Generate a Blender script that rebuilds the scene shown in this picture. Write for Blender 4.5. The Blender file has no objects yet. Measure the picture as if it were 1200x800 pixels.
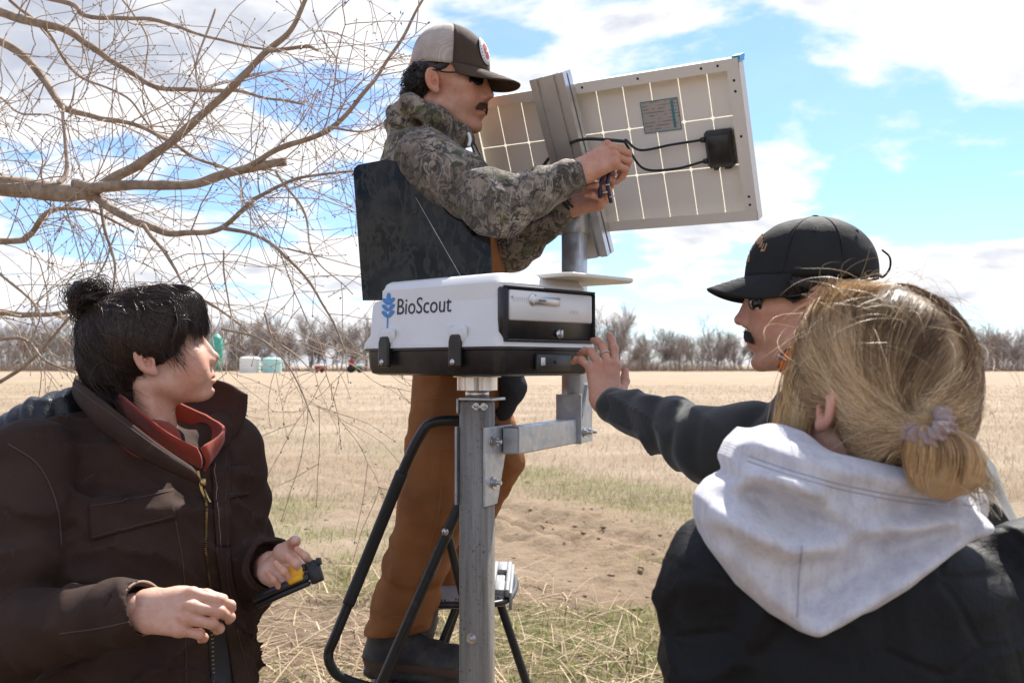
import bpy, math, random
import numpy as np
from mathutils import Vector, Matrix
rng = np.random.default_rng(7)
random.seed(7)
PI = math.pi
scene = bpy.context.scene
COL = scene.collection

# ------------------------------------------------------------------ camera
CAM_Z, FPX, HORIZON = 1.5, 1166.7, 428.0
PITCH = math.atan((HORIZON - 400.0) / FPX)
cam_d = bpy.data.cameras.new('camera')
cam_d.lens, cam_d.sensor_width, cam_d.clip_end, cam_d.clip_start = 35.0, 36.0, 6000.0, 0.02
cam = bpy.data.objects.new('camera', cam_d)
COL.objects.link(cam)
cam.location = (0, 0, CAM_Z)
cam.rotation_euler = (PI / 2 + PITCH, 0, 0)
scene.camera = cam
cam_d.dof.use_dof = True
cam_d.dof.focus_distance = 2.05
cam_d.dof.aperture_fstop = 9.0

# ------------------------------------------------------------------ sky, sun, exposure
SUN_AZ, SUN_EL = math.radians(24.0), math.radians(52.0)      # azimuth clockwise from the view direction
world = bpy.data.worlds.new('World')
scene.world = world
world.use_nodes = True


def build_world():
    nt = world.node_tree
    N, L = nt.nodes, nt.links
    N.clear()
    out = N.new('ShaderNodeOutputWorld')
    bg = N.new('ShaderNodeBackground')
    sky = N.new('ShaderNodeTexSky')
    sky.sky_type = 'NISHITA'
    sky.sun_disc = False
    sky.sun_elevation = SUN_EL
    sky.sun_rotation = SUN_AZ
    sky.air_density = 1.0
    sky.dust_density = 0.6
    sky.ozone_density = 1.6
    tc = N.new('ShaderNodeTexCoord')
    sep = N.new('ShaderNodeSeparateXYZ')
    L.new(tc.outputs['Generated'], sep.inputs[0])

    def mth(op, a, b=None, c=None):
        n = N.new('ShaderNodeMath')
        n.operation = op
        for i, v in enumerate((a, b, c)):
            if v is None:
                continue
            if isinstance(v, (int, float)):
                n.inputs[i].default_value = v
            else:
                L.new(v, n.inputs[i])
        return n.outputs[0]
    z = mth('MAXIMUM', sep.outputs[2], 0.0)
    den = mth('ADD', z, 0.22)
    u = mth('DIVIDE', sep.outputs[0], den)
    v = mth('DIVIDE', sep.outputs[1], den)
    cmb = N.new('ShaderNodeCombineXYZ')
    L.new(u, cmb.inputs[0])
    L.new(v, cmb.inputs[1])
    cmb.inputs[2].default_value = 3.7

    def noise(scale, detail, rough, off):
        mp = N.new('ShaderNodeMapping')
        mp.inputs['Location'].default_value = off
        L.new(cmb.outputs[0], mp.inputs[0])
        n = N.new('ShaderNodeTexNoise')
        n.inputs['Scale'].default_value = scale
        n.inputs['Detail'].default_value = detail
        n.inputs['Roughness'].default_value = rough
        n.inputs['Distortion'].default_value = 0.25
        L.new(mp.outputs[0], n.inputs['Vector'])
        return n.outputs[0]

    def ramp(val, p0, p1):
        n = N.new('ShaderNodeMapRange')
        n.interpolation_type = 'SMOOTHSTEP'
        L.new(val, n.inputs[0])
        n.inputs[1].default_value = p0
        n.inputs[2].default_value = p1
        return n.outputs[0]
    big = noise(CLOUD_SC, 9.0, 0.56, CLOUD_OFF)
    low = ramp(z, 0.30, 0.10)                                # cloud banks lie deeper towards the horizon
    val = mth('ADD', big, mth('MULTIPLY', low, 0.045))
    mask = ramp(val, 0.468, 0.540)
    wisp = mth('MULTIPLY', ramp(noise(0.8, 5.0, 0.6, (9.1, 2.3, 0)), 0.40, 0.75), 0.20)
    mask = mth('MAXIMUM', mask, wisp)
    shade = ramp(noise(2.2, 6.0, 0.55, (2.0, 7.7, 1.0)), 0.42, 0.64)
    thick = ramp(val, 0.51, 0.63)
    dark = mth('MULTIPLY', shade, thick)
    cc = N.new('ShaderNodeMix')
    cc.data_type = 'RGBA'
    L.new(dark, cc.inputs[0])
    cc.inputs[6].default_value = (CLOUD_W, CLOUD_W * 1.0, CLOUD_W * 1.02, 1)
    cc.inputs[7].default_value = (CLOUD_W * .52, CLOUD_W * .56, CLOUD_W * .66, 1)
    mul = N.new('ShaderNodeMix')
    mul.data_type = 'RGBA'
    mul.blend_type = 'MULTIPLY'
    mul.inputs[0].default_value = 1.0
    L.new(sky.outputs[0], mul.inputs[6])
    mul.inputs[7].default_value = SKY_TINT
    mx = N.new('ShaderNodeMix')
    mx.data_type = 'RGBA'
    L.new(mask, mx.inputs[0])
    L.new(mul.outputs[2], mx.inputs[6])
    L.new(cc.outputs[2], mx.inputs[7])
    L.new(mx.outputs[2], bg.inputs['Color'])
    bg.inputs['Strength'].default_value = 0.10
    L.new(bg.outputs[0], out.inputs[0])


CLOUD_OFF = (-7.1, -4.4, 0.0)
CLOUD_SC = 1.35
CLOUD_W = 5.5
SKY_TINT = (0.57, 0.72, 0.97, 1)
build_world()

sun_d = bpy.data.lights.new('sun', 'SUN')
sun_d.energy = 4.6
sun_d.angle = math.radians(0.55)
sun_d.color = (1.0, 0.95, 0.87)
sun = bpy.data.objects.new('sun', sun_d)
COL.objects.link(sun)
SUN_DIR = Vector((math.sin(SUN_AZ) * math.cos(SUN_EL), math.cos(SUN_AZ) * math.cos(SUN_EL), math.sin(SUN_EL)))
sun.rotation_euler = SUN_DIR.to_track_quat('Z', 'Y').to_euler()
sun.location = (3, 6, 9)
scene.view_settings.view_transform = 'Standard'
scene.view_settings.look = 'None'
scene.view_settings.exposure = 1.06
scene.view_settings.gamma = 1.0
scene.render.engine = 'CYCLES'
scene.cycles.max_bounces = 7
scene.cycles.transparent_max_bounces = 10
scene.cycles.use_denoising = True


# ------------------------------------------------------------------ helpers: points, tags
def W(px, py, Y):
    """the point at depth Y (metres along the view axis) that the photograph shows at (px, py)"""
    u, v = (px - 600.0) / FPX, (400.0 - py) / FPX
    c, s = math.cos(PITCH), math.sin(PITCH)
    d = np.array([u, c - s * v, s + c * v])
    return d / d[1] * Y + np.array([0, 0, CAM_Z])


def tag(o, label=None, cat=None, group=None, kind=None):
    if label: o['label'] = label
    if cat: o['category'] = cat
    if group: o['group'] = group
    if kind: o['kind'] = kind
    return o


def empty(name, loc, label=None, cat=None, group=None):
    o = bpy.data.objects.new(name, None)
    o.empty_display_size = 0.1
    COL.objects.link(o)
    o.location = loc
    return tag(o, label, cat, group)


def link(name, me, mats, parent=None, smooth=True):
    o = bpy.data.objects.new(name, me)
    COL.objects.link(o)
    for m in (mats if isinstance(mats, (list, tuple)) else [mats]):
        me.materials.append(m)
    if len(me.polygons):
        me.polygons.foreach_set('use_smooth', np.full(len(me.polygons), bool(smooth)))
    if parent is not None:
        o.parent = parent
        mi = Matrix.Identity(4)
        p = parent
        chain = []
        while p is not None:
            chain.append(p)
            p = p.parent
        for p in reversed(chain):
            mi = mi @ p.matrix_parent_inverse @ Matrix.LocRotScale(p.location, p.rotation_euler, p.scale)
        o.matrix_parent_inverse = mi.inverted()
    return o


def np_mesh(name, V, F, cols=None, mat_idx=None):
    """V (n,3); F a list of (m,k) int arrays, or one array; cols (n,3) -> colour attribute 'tint'"""
    me = bpy.data.meshes.new(name)
    V = np.asarray(V, dtype=np.float32)
    Fs = F if isinstance(F, list) else [F]
    Fs = [np.asarray(f, dtype=np.int32) for f in Fs if len(f)]
    me.vertices.add(len(V))
    me.vertices.foreach_set('co', V.ravel())
    loops = np.concatenate([f.ravel() for f in Fs])
    sizes = np.concatenate([np.full(len(f), f.shape[1], dtype=np.int32) for f in Fs])
    starts = np.concatenate([[0], np.cumsum(sizes)[:-1]]).astype(np.int32)
    me.loops.add(len(loops))
    me.loops.foreach_set('vertex_index', loops)
    me.polygons.add(len(sizes))
    me.polygons.foreach_set('loop_start', starts)
    me.polygons.foreach_set('loop_total', sizes)
    if mat_idx is not None:
        me.polygons.foreach_set('material_index', np.asarray(mat_idx, dtype=np.int32))
    me.update(calc_edges=True)
    if cols is not None:
        a = me.color_attributes.new('tint', 'FLOAT_COLOR', 'POINT')
        c = np.ones((len(V), 4), dtype=np.float32)
        c[:, :cols.shape[1]] = cols
        a.data.foreach_set('color', c.ravel())
    return me


class MB:
    """collects shapes into one mesh"""
    def __init__(self):
        self.V, self.F, self.n, self.C = [], [], 0, []

    def add(self, V, F, col=None):
        V = np.asarray(V, float).reshape(-1, 3)
        self.V.append(V)
        for f in (F if isinstance(F, list) else [F]):
            self.F.append(np.asarray(f, dtype=np.int32) + self.n)
        self.n += len(V)
        if col is not None:
            self.C.append(np.broadcast_to(np.asarray(col, float), (len(V), 3)))

    def box(self, c, half, R=None, bev=0.0):
        c, h = np.asarray(c, float), np.asarray(half, float)
        R = np.eye(3) if R is None else np.asarray(R)
        if bev <= 0:
            P = np.array([[x, y, z] for x in (-1, 1) for y in (-1, 1) for z in (-1, 1)]) * h
            F = [[0, 1, 3, 2], [4, 6, 7, 5], [0, 4, 5, 1], [2, 3, 7, 6], [0, 2, 6, 4], [1, 5, 7, 3]]
            self.add(P @ R.T + c, [np.array(F)])
            return
        b = min(bev, h.min() * 0.99)
        pts, idx = [], {}
        for x in (-1, 1):
            for y in (-1, 1):
                for z in (-1, 1):
                    s = np.array([x, y, z])
                    for ax in range(3):
                        q = s * (h - b)
                        q[ax] = s[ax] * h[ax]
                        idx[(x, y, z, ax)] = len(pts)
                        pts.append(q)
        quads, tris = [], []
        for ax in range(3):
            o1, o2 = [a for a in range(3) if a != ax]
            for s in (-1, 1):
                f = []
                for (p, q) in ((-1, -1), (1, -1), (1, 1), (-1, 1)):
                    k = [0, 0, 0]
                    k[ax], k[o1], k[o2] = s, p, q
                    f.append(idx[(*k, ax)])
                quads.append(f)
        for ax in range(3):
            o1, o2 = [a for a in range(3) if a != ax]
            for p in (-1, 1):
                for q in (-1, 1):
                    f = []
                    for s, oo in ((-1, o1), (1, o1), (1, o2), (-1, o2)):
                        k = [0, 0, 0]
                        k[ax], k[o1], k[o2] = s, p, q
                        f.append(idx[(*k, oo)])
                    quads.append(f)
        for x in (-1, 1):
            for y in (-1, 1):
                for z in (-1, 1):
                    tris.append([idx[(x, y, z, a)] for a in range(3)])
        P = np.array(pts)

        def fix(fs):
            o = []
            for f in fs:
                q = P[f]
                nrm = np.cross(q[1] - q[0], q[2] - q[0])
                o.append(f if nrm @ q.mean(0) > 0 else f[::-1])
            return np.array(o)
        self.add(P @ R.T + c, [fix(quads), fix(tris)])

    def tube(self, pts, rad, n=10, caps=True, col=None, flat=None):
        P = np.asarray(pts, float)
        K = len(P)
        r = np.broadcast_to(np.asarray(rad, float), (K,))
        T = np.gradient(P, axis=0)
        T /= np.linalg.norm(T, axis=1)[:, None] + 1e-12
        a = np.array([0, 0, 1.0]) if abs(T[0][2]) < 0.9 else np.array([1.0, 0, 0])
        U = np.cross(T[0], a)
        U /= np.linalg.norm(U)
        rings = []
        an = np.arange(n) * 2 * PI / n
        for i in range(K):
            U = U - T[i] * (U @ T[i])
            U /= np.linalg.norm(U) + 1e-12
            B = np.cross(T[i], U)
            rings.append(P[i] + r[i] * (np.cos(an)[:, None] * U + np.sin(an)[:, None] * B * (flat or 1.0)))
        V = np.concatenate(rings)
        i, j = np.meshgrid(np.arange(K - 1), np.arange(n), indexing='ij')
        j2 = (j + 1) % n
        F = np.stack([i * n + j, i * n + j2, (i + 1) * n + j2, (i + 1) * n + j], -1).reshape(-1, 4)
        fs = [F]
        if caps:
            fs += [np.arange(n)[::-1][None], (np.arange(n) + (K - 1) * n)[None]]
        self.add(V, fs, col)

    def cyl(self, a, b, r, n=20, r2=None):
        self.tube([a, b], [r, r if r2 is None else r2], n)

    def prism(self, poly, z0, z1, M=None):
        """poly (n,2) counter-clockwise, extruded from z0 to z1, then M (4x4)"""
        p = np.asarray(poly, float)
        n = len(p)
        V = np.concatenate([np.c_[p, np.full(n, z0)], np.c_[p, np.full(n, z1)]])
        i = np.arange(n)
        F = [np.stack([i, (i + 1) % n, (i + 1) % n + n, i + n], 1), i[::-1][None], (i + n)[None]]
        if M is not None:
            M = np.asarray(M)
            V = V @ M[:3, :3].T + M[:3, 3]
        self.add(V, F)

    def grid(self, G, closed_u=False, closed_v=False):
        G = np.asarray(G, float)
        nu, nv = G.shape[:2]
        iu = np.arange(nu if closed_u else nu - 1)
        iv = np.arange(nv if closed_v else nv - 1)
        i, j = np.meshgrid(iu, iv, indexing='ij')
        i2, j2 = (i + 1) % nu, (j + 1) % nv
        F = np.stack([i * nv + j, i2 * nv + j, i2 * nv + j2, i * nv + j2], -1).reshape(-1, 4)
        self.add(G.reshape(-1, 3), [F])

    def sheet(self, G, th, closed_u=False, up=None):
        """a grid surface given thickness th along its own normals"""
        G = np.asarray(G, float)
        du = np.gradient(G, axis=0)
        if closed_u:
            du = (np.roll(G, -1, 0) - np.roll(G, 1, 0)) / 2
        dv = np.gradient(G, axis=1)
        n = np.cross(du, dv)
        n /= np.linalg.norm(n, axis=2)[..., None] + 1e-9
        A, B = G + n * th / 2, G - n * th / 2
        ring = np.stack([A, B], 0)
        nu, nv = G.shape[:2]
        base = lambda s, i, j: s * nu * nv + i * nv + j
        iu = np.arange(nu if closed_u else nu - 1)
        i, j = np.meshgrid(iu, np.arange(nv - 1), indexing='ij')
        i2 = (i + 1) % nu
        fs = [np.stack([base(0, i, j), base(0, i2, j), base(0, i2, j + 1), base(0, i, j + 1)], -1).reshape(-1, 4),
              np.stack([base(1, i, j + 1), base(1, i2, j + 1), base(1, i2, j), base(1, i, j)], -1).reshape(-1, 4)]
        k = iu
        k2 = (k + 1) % nu
        fs.append(np.stack([base(0, k2, 0), base(0, k, 0), base(1, k, 0), base(1, k2, 0)], -1))
        e = nv - 1
        fs.append(np.stack([base(0, k, e), base(0, k2, e), base(1, k2, e), base(1, k, e)], -1))
        if not closed_u:
            q = np.arange(nv - 1)
            fs.append(np.stack([base(0, 0, q), base(0, 0, q + 1), base(1, 0, q + 1), base(1, 0, q)], -1))
            e = nu - 1
            fs.append(np.stack([base(0, e, q + 1), base(0, e, q), base(1, e, q), base(1, e, q + 1)], -1))
        self.add(ring.reshape(-1, 3), fs)

    def build(self, name, mat, parent=None, smooth=True, cols=False):
        me = np_mesh(name, np.concatenate(self.V), self.F, np.concatenate(self.C) if cols and self.C else None)
        return link(name, me, mat, parent, smooth)


def auto_smooth(o, deg=35):
    o.data.set_sharp_from_angle(angle=math.radians(deg))
    return o


def bez(pts, n=40):
    """Catmull-Rom through pts"""
    P = np.asarray(pts, float)
    P = np.concatenate([[2 * P[0] - P[1]], P, [2 * P[-1] - P[-2]]])
    out = []
    segs = len(P) - 3
    for t in np.linspace(0, segs - 1e-6, n):
        i = int(t)
        f = t - i
        p0, p1, p2, p3 = P[i:i + 4]
        out.append(0.5 * (2 * p1 + (p2 - p0) * f + (2 * p0 - 5 * p1 + 4 * p2 - p3) * f * f + (3 * p1 - p0 - 3 * p2 + p3) * f ** 3))
    return np.array(out)


# ------------------------------------------------------------------ noise and signed distance modelling
_NT = np.random.default_rng(99).uniform(-1, 1, 64 ** 3).astype(np.float32)


def vnoise(P, scale=1.0, seed=0):
    """smooth lattice noise in -1..1"""
    Q = np.asarray(P, np.float32) * np.float32(scale) + np.float32((seed * 7.31) % 61.0)
    I = np.floor(Q)
    f = Q - I
    f = f * f * (3 - 2 * f)
    I = I.astype(np.int32)
    x0, y0, z0 = (I[:, 0] & 63) << 12, (I[:, 1] & 63) << 6, I[:, 2] & 63
    x1, y1, z1 = ((I[:, 0] + 1) & 63) << 12, ((I[:, 1] + 1) & 63) << 6, (I[:, 2] + 1) & 63
    fx, fy, fz = f[:, 0], f[:, 1], f[:, 2]
    T = _NT
    L = lambda a_, b_: T[a_ + b_ + z0] * (1 - fz) + T[a_ + b_ + z1] * fz
    a_ = L(x0, y0) * (1 - fy) + L(x0, y1) * fy
    b_ = L(x1, y0) * (1 - fy) + L(x1, y1) * fy
    return a_ * (1 - fx) + b_ * fx


def fbm(P, scale=1.0, oct=3, seed=0):
    r, a = 0, 1.0
    for k in range(oct):
        r = r + a * vnoise(P, scale * 2 ** k, seed + 17 * k)
        a *= 0.5
    return r


def norm(v):
    return v / (np.linalg.norm(v) + 1e-9)


def cap(P, a, b, ra, rb=None):
    a, b = np.asarray(a, float), np.asarray(b, float)
    rb = ra if rb is None else rb
    ba = b - a
    t = np.clip(((P - a) @ ba) / (ba @ ba + 1e-12), 0, 1)
    return np.linalg.norm(P - a - t[:, None] * ba, axis=1) - (ra + (rb - ra) * t)


def ell(P, c, r, R=None):
    q = P - np.asarray(c, float)
    if R is not None:
        q = q @ R
    r = np.asarray(r, float)
    k0 = np.linalg.norm(q / r, axis=1)
    k1 = np.linalg.norm(q / (r * r), axis=1) + 1e-9
    return k0 * (k0 - 1.0) / k1


def rbox(P, c, h, r, R=None):
    q = P - np.asarray(c, float)
    if R is not None:
        q = q @ R
    q = np.abs(q) - (np.asarray(h, float) - r)
    return np.linalg.norm(np.maximum(q, 0), axis=1) + np.minimum(q.max(1), 0) - r


def smin(a, b, k):
    h = np.clip(0.5 + 0.5 * (b - a) / k, 0, 1)
    return b + (a - b) * h - k * h * (1 - h)


def smax(a, b, k):
    return -smin(-a, -b, k)


def chain(P, pts, rads, k=0.0):
    d = None
    for i in range(len(pts) - 1):
        c = cap(P, pts[i], pts[i + 1], rads[i], rads[i + 1])
        d = c if d is None else (np.minimum(d, c) if k <= 0 else smin(d, c, k))
    return d


def rotm(axis, ang):
    return np.array(Matrix.Rotation(ang, 3, Vector(axis)))


def frame(fwd, up=(0, 0, 1)):
    """columns: forward, left, up"""
    f = np.asarray(fwd, float)
    f = f / np.linalg.norm(f)
    l = np.cross(np.asarray(up, float), f)
    l /= np.linalg.norm(l)
    return np.stack([f, l, np.cross(f, l)], 1)


def surface_nets(D, lo, h):
    S = D < 0
    nx, ny, nz = D.shape
    cnt = np.zeros((nx - 1, ny - 1, nz - 1), np.int8)
    for dx in (0, 1):
        for dy in (0, 1):
            for dz in (0, 1):
                cnt += S[dx:nx - 1 + dx, dy:ny - 1 + dy, dz:nz - 1 + dz]
    M = (cnt > 0) & (cnt < 8)
    ci = np.argwhere(M)
    idx = -np.ones(M.shape, np.int64)
    idx[M] = np.arange(len(ci))
    acc = np.zeros((len(ci), 3))
    num = np.zeros(len(ci))
    cor = [(a, b, c) for a in (0, 1) for b in (0, 1) for c in (0, 1)]
    for A in cor:
        for ax in range(3):
            if A[ax]:
                continue
            B = list(A)
            B[ax] = 1
            da = D[ci[:, 0] + A[0], ci[:, 1] + A[1], ci[:, 2] + A[2]]
            db = D[ci[:, 0] + B[0], ci[:, 1] + B[1], ci[:, 2] + B[2]]
            m = (da < 0) != (db < 0)
            t = np.where(m, da / np.where(m, da - db, 1), 0)
            p = np.tile(np.array(A, float), (len(ci), 1))
            p[:, ax] += t
            acc += p * m[:, None]
            num += m
    V = (ci + acc / num[:, None]) * h + lo
    quads = []
    for ax in range(3):
        o1, o2 = (ax + 1) % 3, (ax + 2) % 3
        sl0, sl1 = [slice(None)] * 3, [slice(None)] * 3
        sl0[ax], sl1[ax] = slice(0, -1), slice(1, None)
        E = np.argwhere(S[tuple(sl0)] != S[tuple(sl1)])
        E = E[(E[:, o1] > 0) & (E[:, o2] > 0) & (E[:, o1] < D.shape[o1] - 1) & (E[:, o2] < D.shape[o2] - 1)]
        if not len(E):
            continue
        q = []
        for (p, r) in ((1, 1), (0, 1), (0, 0), (1, 0)):
            e = E.copy()
            e[:, o1] -= p
            e[:, o2] -= r
            q.append(idx[e[:, 0], e[:, 1], e[:, 2]])
        q = np.stack(q, 1)
        flip = ~S[E[:, 0], E[:, 1], E[:, 2]]
        q[flip] = q[flip][:, ::-1]
        quads.append(q)
    return V, np.concatenate(quads)


def sdf_mesh(f, lo, hi, h, smooth_it=1, slack=1.5):
    lo, hi = np.asarray(lo, float), np.asarray(hi, float)
    B = 6
    nb = np.ceil((hi - lo) / (h * B)).astype(int)
    n = nb * B + 1
    bc = np.stack(np.meshgrid(*[np.arange(k) for k in nb], indexing='ij'), -1).reshape(-1, 3)
    dc = f(lo + (bc + 0.5) * B * h)
    D = np.empty(n, np.float32)
    sg = np.where(dc < 0, -1.0, 1.0).reshape(nb)
    D[:-1, :-1, :-1] = sg.repeat(B, 0).repeat(B, 1).repeat(B, 2)
    D[-1], D[:, -1], D[:, :, -1] = 1, 1, 1
    keep = bc[np.abs(dc) < 0.87 * B * h * slack]
    need = np.zeros(n, bool)
    for b in keep:
        x, y, z = b * B
        need[x:x + B + 1, y:y + B + 1, z:z + B + 1] = True
    pts = np.argwhere(need)
    vals = np.empty(len(pts), np.float32)
    for s in range(0, len(pts), 200000):
        vals[s:s + 200000] = f(lo + pts[s:s + 200000] * h)
    D[pts[:, 0], pts[:, 1], pts[:, 2]] = vals
    D[0], D[-1], D[:, 0], D[:, -1], D[:, :, 0], D[:, :, -1] = 1, 1, 1, 1, 1, 1
    V, Q = surface_nets(D, lo, h)
    for _ in range(smooth_it):
        A = np.zeros_like(V)
        c = np.zeros(len(V))
        for a, b in ((0, 1), (1, 2), (2, 3), (3, 0)):
            np.add.at(A, Q[:, a], V[Q[:, b]])
            np.add.at(c, Q[:, a], 1)
            np.add.at(A, Q[:, b], V[Q[:, a]])
            np.add.at(c, Q[:, b], 1)
        V = V * 0.5 + 0.5 * A / c[:, None]
    return V, Q


def drop_faces(V, Q, keepv):
    """keep the faces whose vertices all pass keepv"""
    k = keepv[Q].all(1)
    Q = Q[k]
    u, inv = np.unique(Q, return_inverse=True)
    return V[u], inv.reshape(Q.shape)


def strands(name, paths, width, mat, parent, cols=None, sides=3, label=None):
    """paths (N,K,3): every strand a thin tapered tube; cols (N,3)"""
    N_, K, _ = paths.shape
    T = np.gradient(paths, axis=1)
    T /= np.linalg.norm(T, axis=2)[..., None] + 1e-9
    ref = np.array([0.31, 0.52, 0.79])
    U = np.cross(T, ref)
    U /= np.linalg.norm(U, axis=2)[..., None] + 1e-9
    Bv = np.cross(T, U)
    t = np.linspace(0, 1, K)
    prof = np.clip(np.minimum((t + 0.08) * 6, (1.04 - t) * 3.0), 0.15, 1.0)
    w = np.broadcast_to(np.asarray(width, float), (N_,))[:, None, None] * prof[None, :, None]
    rings = [paths + w * (math.cos(a) * U + math.sin(a) * Bv) for a in np.arange(sides) * 2 * PI / sides]
    V = np.stack(rings, 2).reshape(-1, 3)
    n, i, j = np.meshgrid(np.arange(N_), np.arange(K - 1), np.arange(sides), indexing='ij')
    b = n * K * sides + i * sides
    j2 = (j + 1) % sides
    F = np.stack([b + j, b + j2, b + sides + j2, b + sides + j], -1).reshape(-1, 4)
    C = None
    if cols is not None:
        cols = np.asarray(cols)
        C = np.repeat(cols, K * sides, 0) if cols.ndim == 2 else np.repeat(cols.reshape(-1, 3), sides, 0)
    me = np_mesh(name, V, F, C)
    return link(name, me, mat, parent)


# ------------------------------------------------------------------ materials
def srgb(*c):
    return tuple(((x / 255.0 / 12.92) if x <= 10 else ((x / 255.0 + 0.055) / 1.055) ** 2.4) for x in c) + (1.0,)


class MT:
    """small node-material builder"""
    def __init__(self, name, color=(0.5, 0.5, 0.5, 1), rough=0.6, metal=0.0, **kw):
        self.m = bpy.data.materials.new(name)
        self.m.use_nodes = True
        self.N, self.L = self.m.node_tree.nodes, self.m.node_tree.links
        self.b = self.N['Principled BSDF']
        self.b.inputs['Base Color'].default_value = color
        self.b.inputs['Roughness'].default_value = rough
        self.b.inputs['Metallic'].default_value = metal
        for k, v in kw.items():
            self.b.inputs[k].default_value = v
        self._tc = None

    def coord(self, scale=(1, 1, 1), loc=(0, 0, 0), rot=(0, 0, 0)):
        if self._tc is None:
            self._tc = self.N.new('ShaderNodeTexCoord')
        mp = self.N.new('ShaderNodeMapping')
        mp.inputs['Scale'].default_value = scale if not isinstance(scale, (int, float)) else (scale,) * 3
        mp.inputs['Location'].default_value = loc
        mp.inputs['Rotation'].default_value = rot
        self.L.new(self._tc.outputs['Object'], mp.inputs[0])
        return mp.outputs[0]

    def noise(self, scale, detail=4, rough=0.55, vec=None, dist=0.0):
        n = self.N.new('ShaderNodeTexNoise')
        n.inputs['Scale'].default_value = scale
        n.inputs['Detail'].default_value = detail
        n.inputs['Roughness'].default_value = rough
        n.inputs['Distortion'].default_value = dist
        self.L.new(vec if vec is not None else self.coord(), n.inputs['Vector'])
        return n.outputs[0]

    def voro(self, scale, vec=None, feature='F1', out='Distance', rnd=1.0):
        n = self.N.new('ShaderNodeTexVoronoi')
        n.feature = feature
        n.inputs['Scale'].default_value = scale
        n.inputs['Randomness'].default_value = rnd
        self.L.new(vec if vec is not None else self.coord(), n.inputs['Vector'])
        return n.outputs[out]

    def wave(self, scale, vec=None, dist=0.0, dire='X', prof='SIN'):
        n = self.N.new('ShaderNodeTexWave')
        n.bands_direction = dire
        n.wave_profile = prof
        n.inputs['Scale'].default_value = scale
        n.inputs['Distortion'].default_value = dist
        self.L.new(vec if vec is not None else self.coord(), n.inputs['Vector'])
        return n.outputs['Fac']

    def attr(self, name='tint'):
        n = self.N.new('ShaderNodeAttribute')
        n.attribute_name = name
        return n.outputs['Color']

    def sep(self, c):
        n = self.N.new('ShaderNodeSeparateColor')
        self.L.new(c, n.inputs[0])
        return n.outputs

    def ramp(self, val, p0, p1, t0=0.0, t1=1.0):
        n = self.N.new('ShaderNodeMapRange')
        n.interpolation_type = 'SMOOTHSTEP'
        self.L.new(val, n.inputs[0])
        for i, v in enumerate((p0, p1, t0, t1)):
            n.inputs[1 + i].default_value = v
        return n.outputs[0]

    def math(self, op, a, b=0.0):
        n = self.N.new('ShaderNodeMath')
        n.operation = op
        for i, v in enumerate((a, b)):
            if isinstance(v, (int, float)):
                n.inputs[i].default_value = v
            else:
                self.L.new(v, n.inputs[i])
        return n.outputs[0]

    def mix(self, fac, a, b, mode='MIX'):
        n = self.N.new('ShaderNodeMix')
        n.data_type = 'RGBA'
        n.blend_type = mode
        for sock, v in ((n.inputs[0], fac), (n.inputs[6], a), (n.inputs[7], b)):
            if isinstance(v, (int, float)):
                sock.default_value = v
            elif isinstance(v, tuple):
                sock.default_value = v
            else:
                self.L.new(v, sock)
        return n.outputs[2]

    def color(self, c):
        self.L.new(c, self.b.inputs['Base Color'])
        return self

    def set(self, name, v):
        self.L.new(v, self.b.inputs[name])
        return self

    def bump(self, h, strength=0.3, dist=0.002, prev=None):
        n = self.N.new('ShaderNodeBump')
        n.inputs['Strength'].default_value = strength
        n.inputs['Distance'].default_value = dist
        self.L.new(h, n.inputs['Height'])
        if prev is not None:
            self.L.new(prev, n.inputs['Normal'])
        self.L.new(n.outputs[0], self.b.inputs['Normal'])
        return n.outputs[0]


def cloth(name, c1, c2, weave=900, rough=0.9, wear=None, bump=0.35, fuzz=0.0, blot=9.0):
    t = MT(name, rough=rough)
    n = t.noise(blot, 5, 0.6)
    col = t.mix(t.ramp(n, 0.3, 0.7), c1, c2)
    fine = t.noise(weave, 2, 0.7)
    col = t.mix(t.ramp(fine, 0.35, 0.7, 0, 0.35), col, tuple(min(1, x * 1.9) for x in c2[:3]) + (1,))
    if wear:
        w = t.noise(26, 8, 0.72, dist=0.6)
        col = t.mix(t.ramp(w, 0.60, 0.78, 0, 0.55), col, wear)
    t.color(col)
    p = t.bump(t.noise(38, 5, 0.6), 0.35, 0.004)
    t.bump(fine, bump, 0.0008, p)
    t.b.inputs['Specular IOR Level'].default_value = 0.25
    if fuzz:
        t.b.inputs['Sheen Weight'].default_value = fuzz
        t.b.inputs['Sheen Roughness'].default_value = 0.5
    return t.m

# ================================================================== the setting: ground
def track_mask(x, y):
    c = 9.7 - 1.6 * x
    w = np.exp(-((y - c) / 2.5) ** 2)
    return w * (0.45 + 0.55 / (1 + np.exp(-np.clip((x + 0.8) * 1.8, -40, 40))))


def ruts(x, y):
    """wheel ruts running along the track, broken here and there"""
    P = np.stack([x, y, np.zeros_like(x)], -1).reshape(-1, 3)
    a = (y + 1.6 * x).ravel() + .16 * vnoise(P, .8, 41) + .05 * vnoise(P, 3.5, 42)
    r = 0
    for k, o in enumerate((7.7, 8.6, 9.5, 10.4, 11.6)):
        r = r + np.exp(-((a - o) / (.20 + .09 * (k % 2))) ** 2) * np.clip(.75 + 1.2 * vnoise(P, .55, 50 + k) + .5 * vnoise(P, 3.1, 60 + k), 0, 1)
    return np.clip(r, 0, 1).reshape(x.shape)


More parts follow.
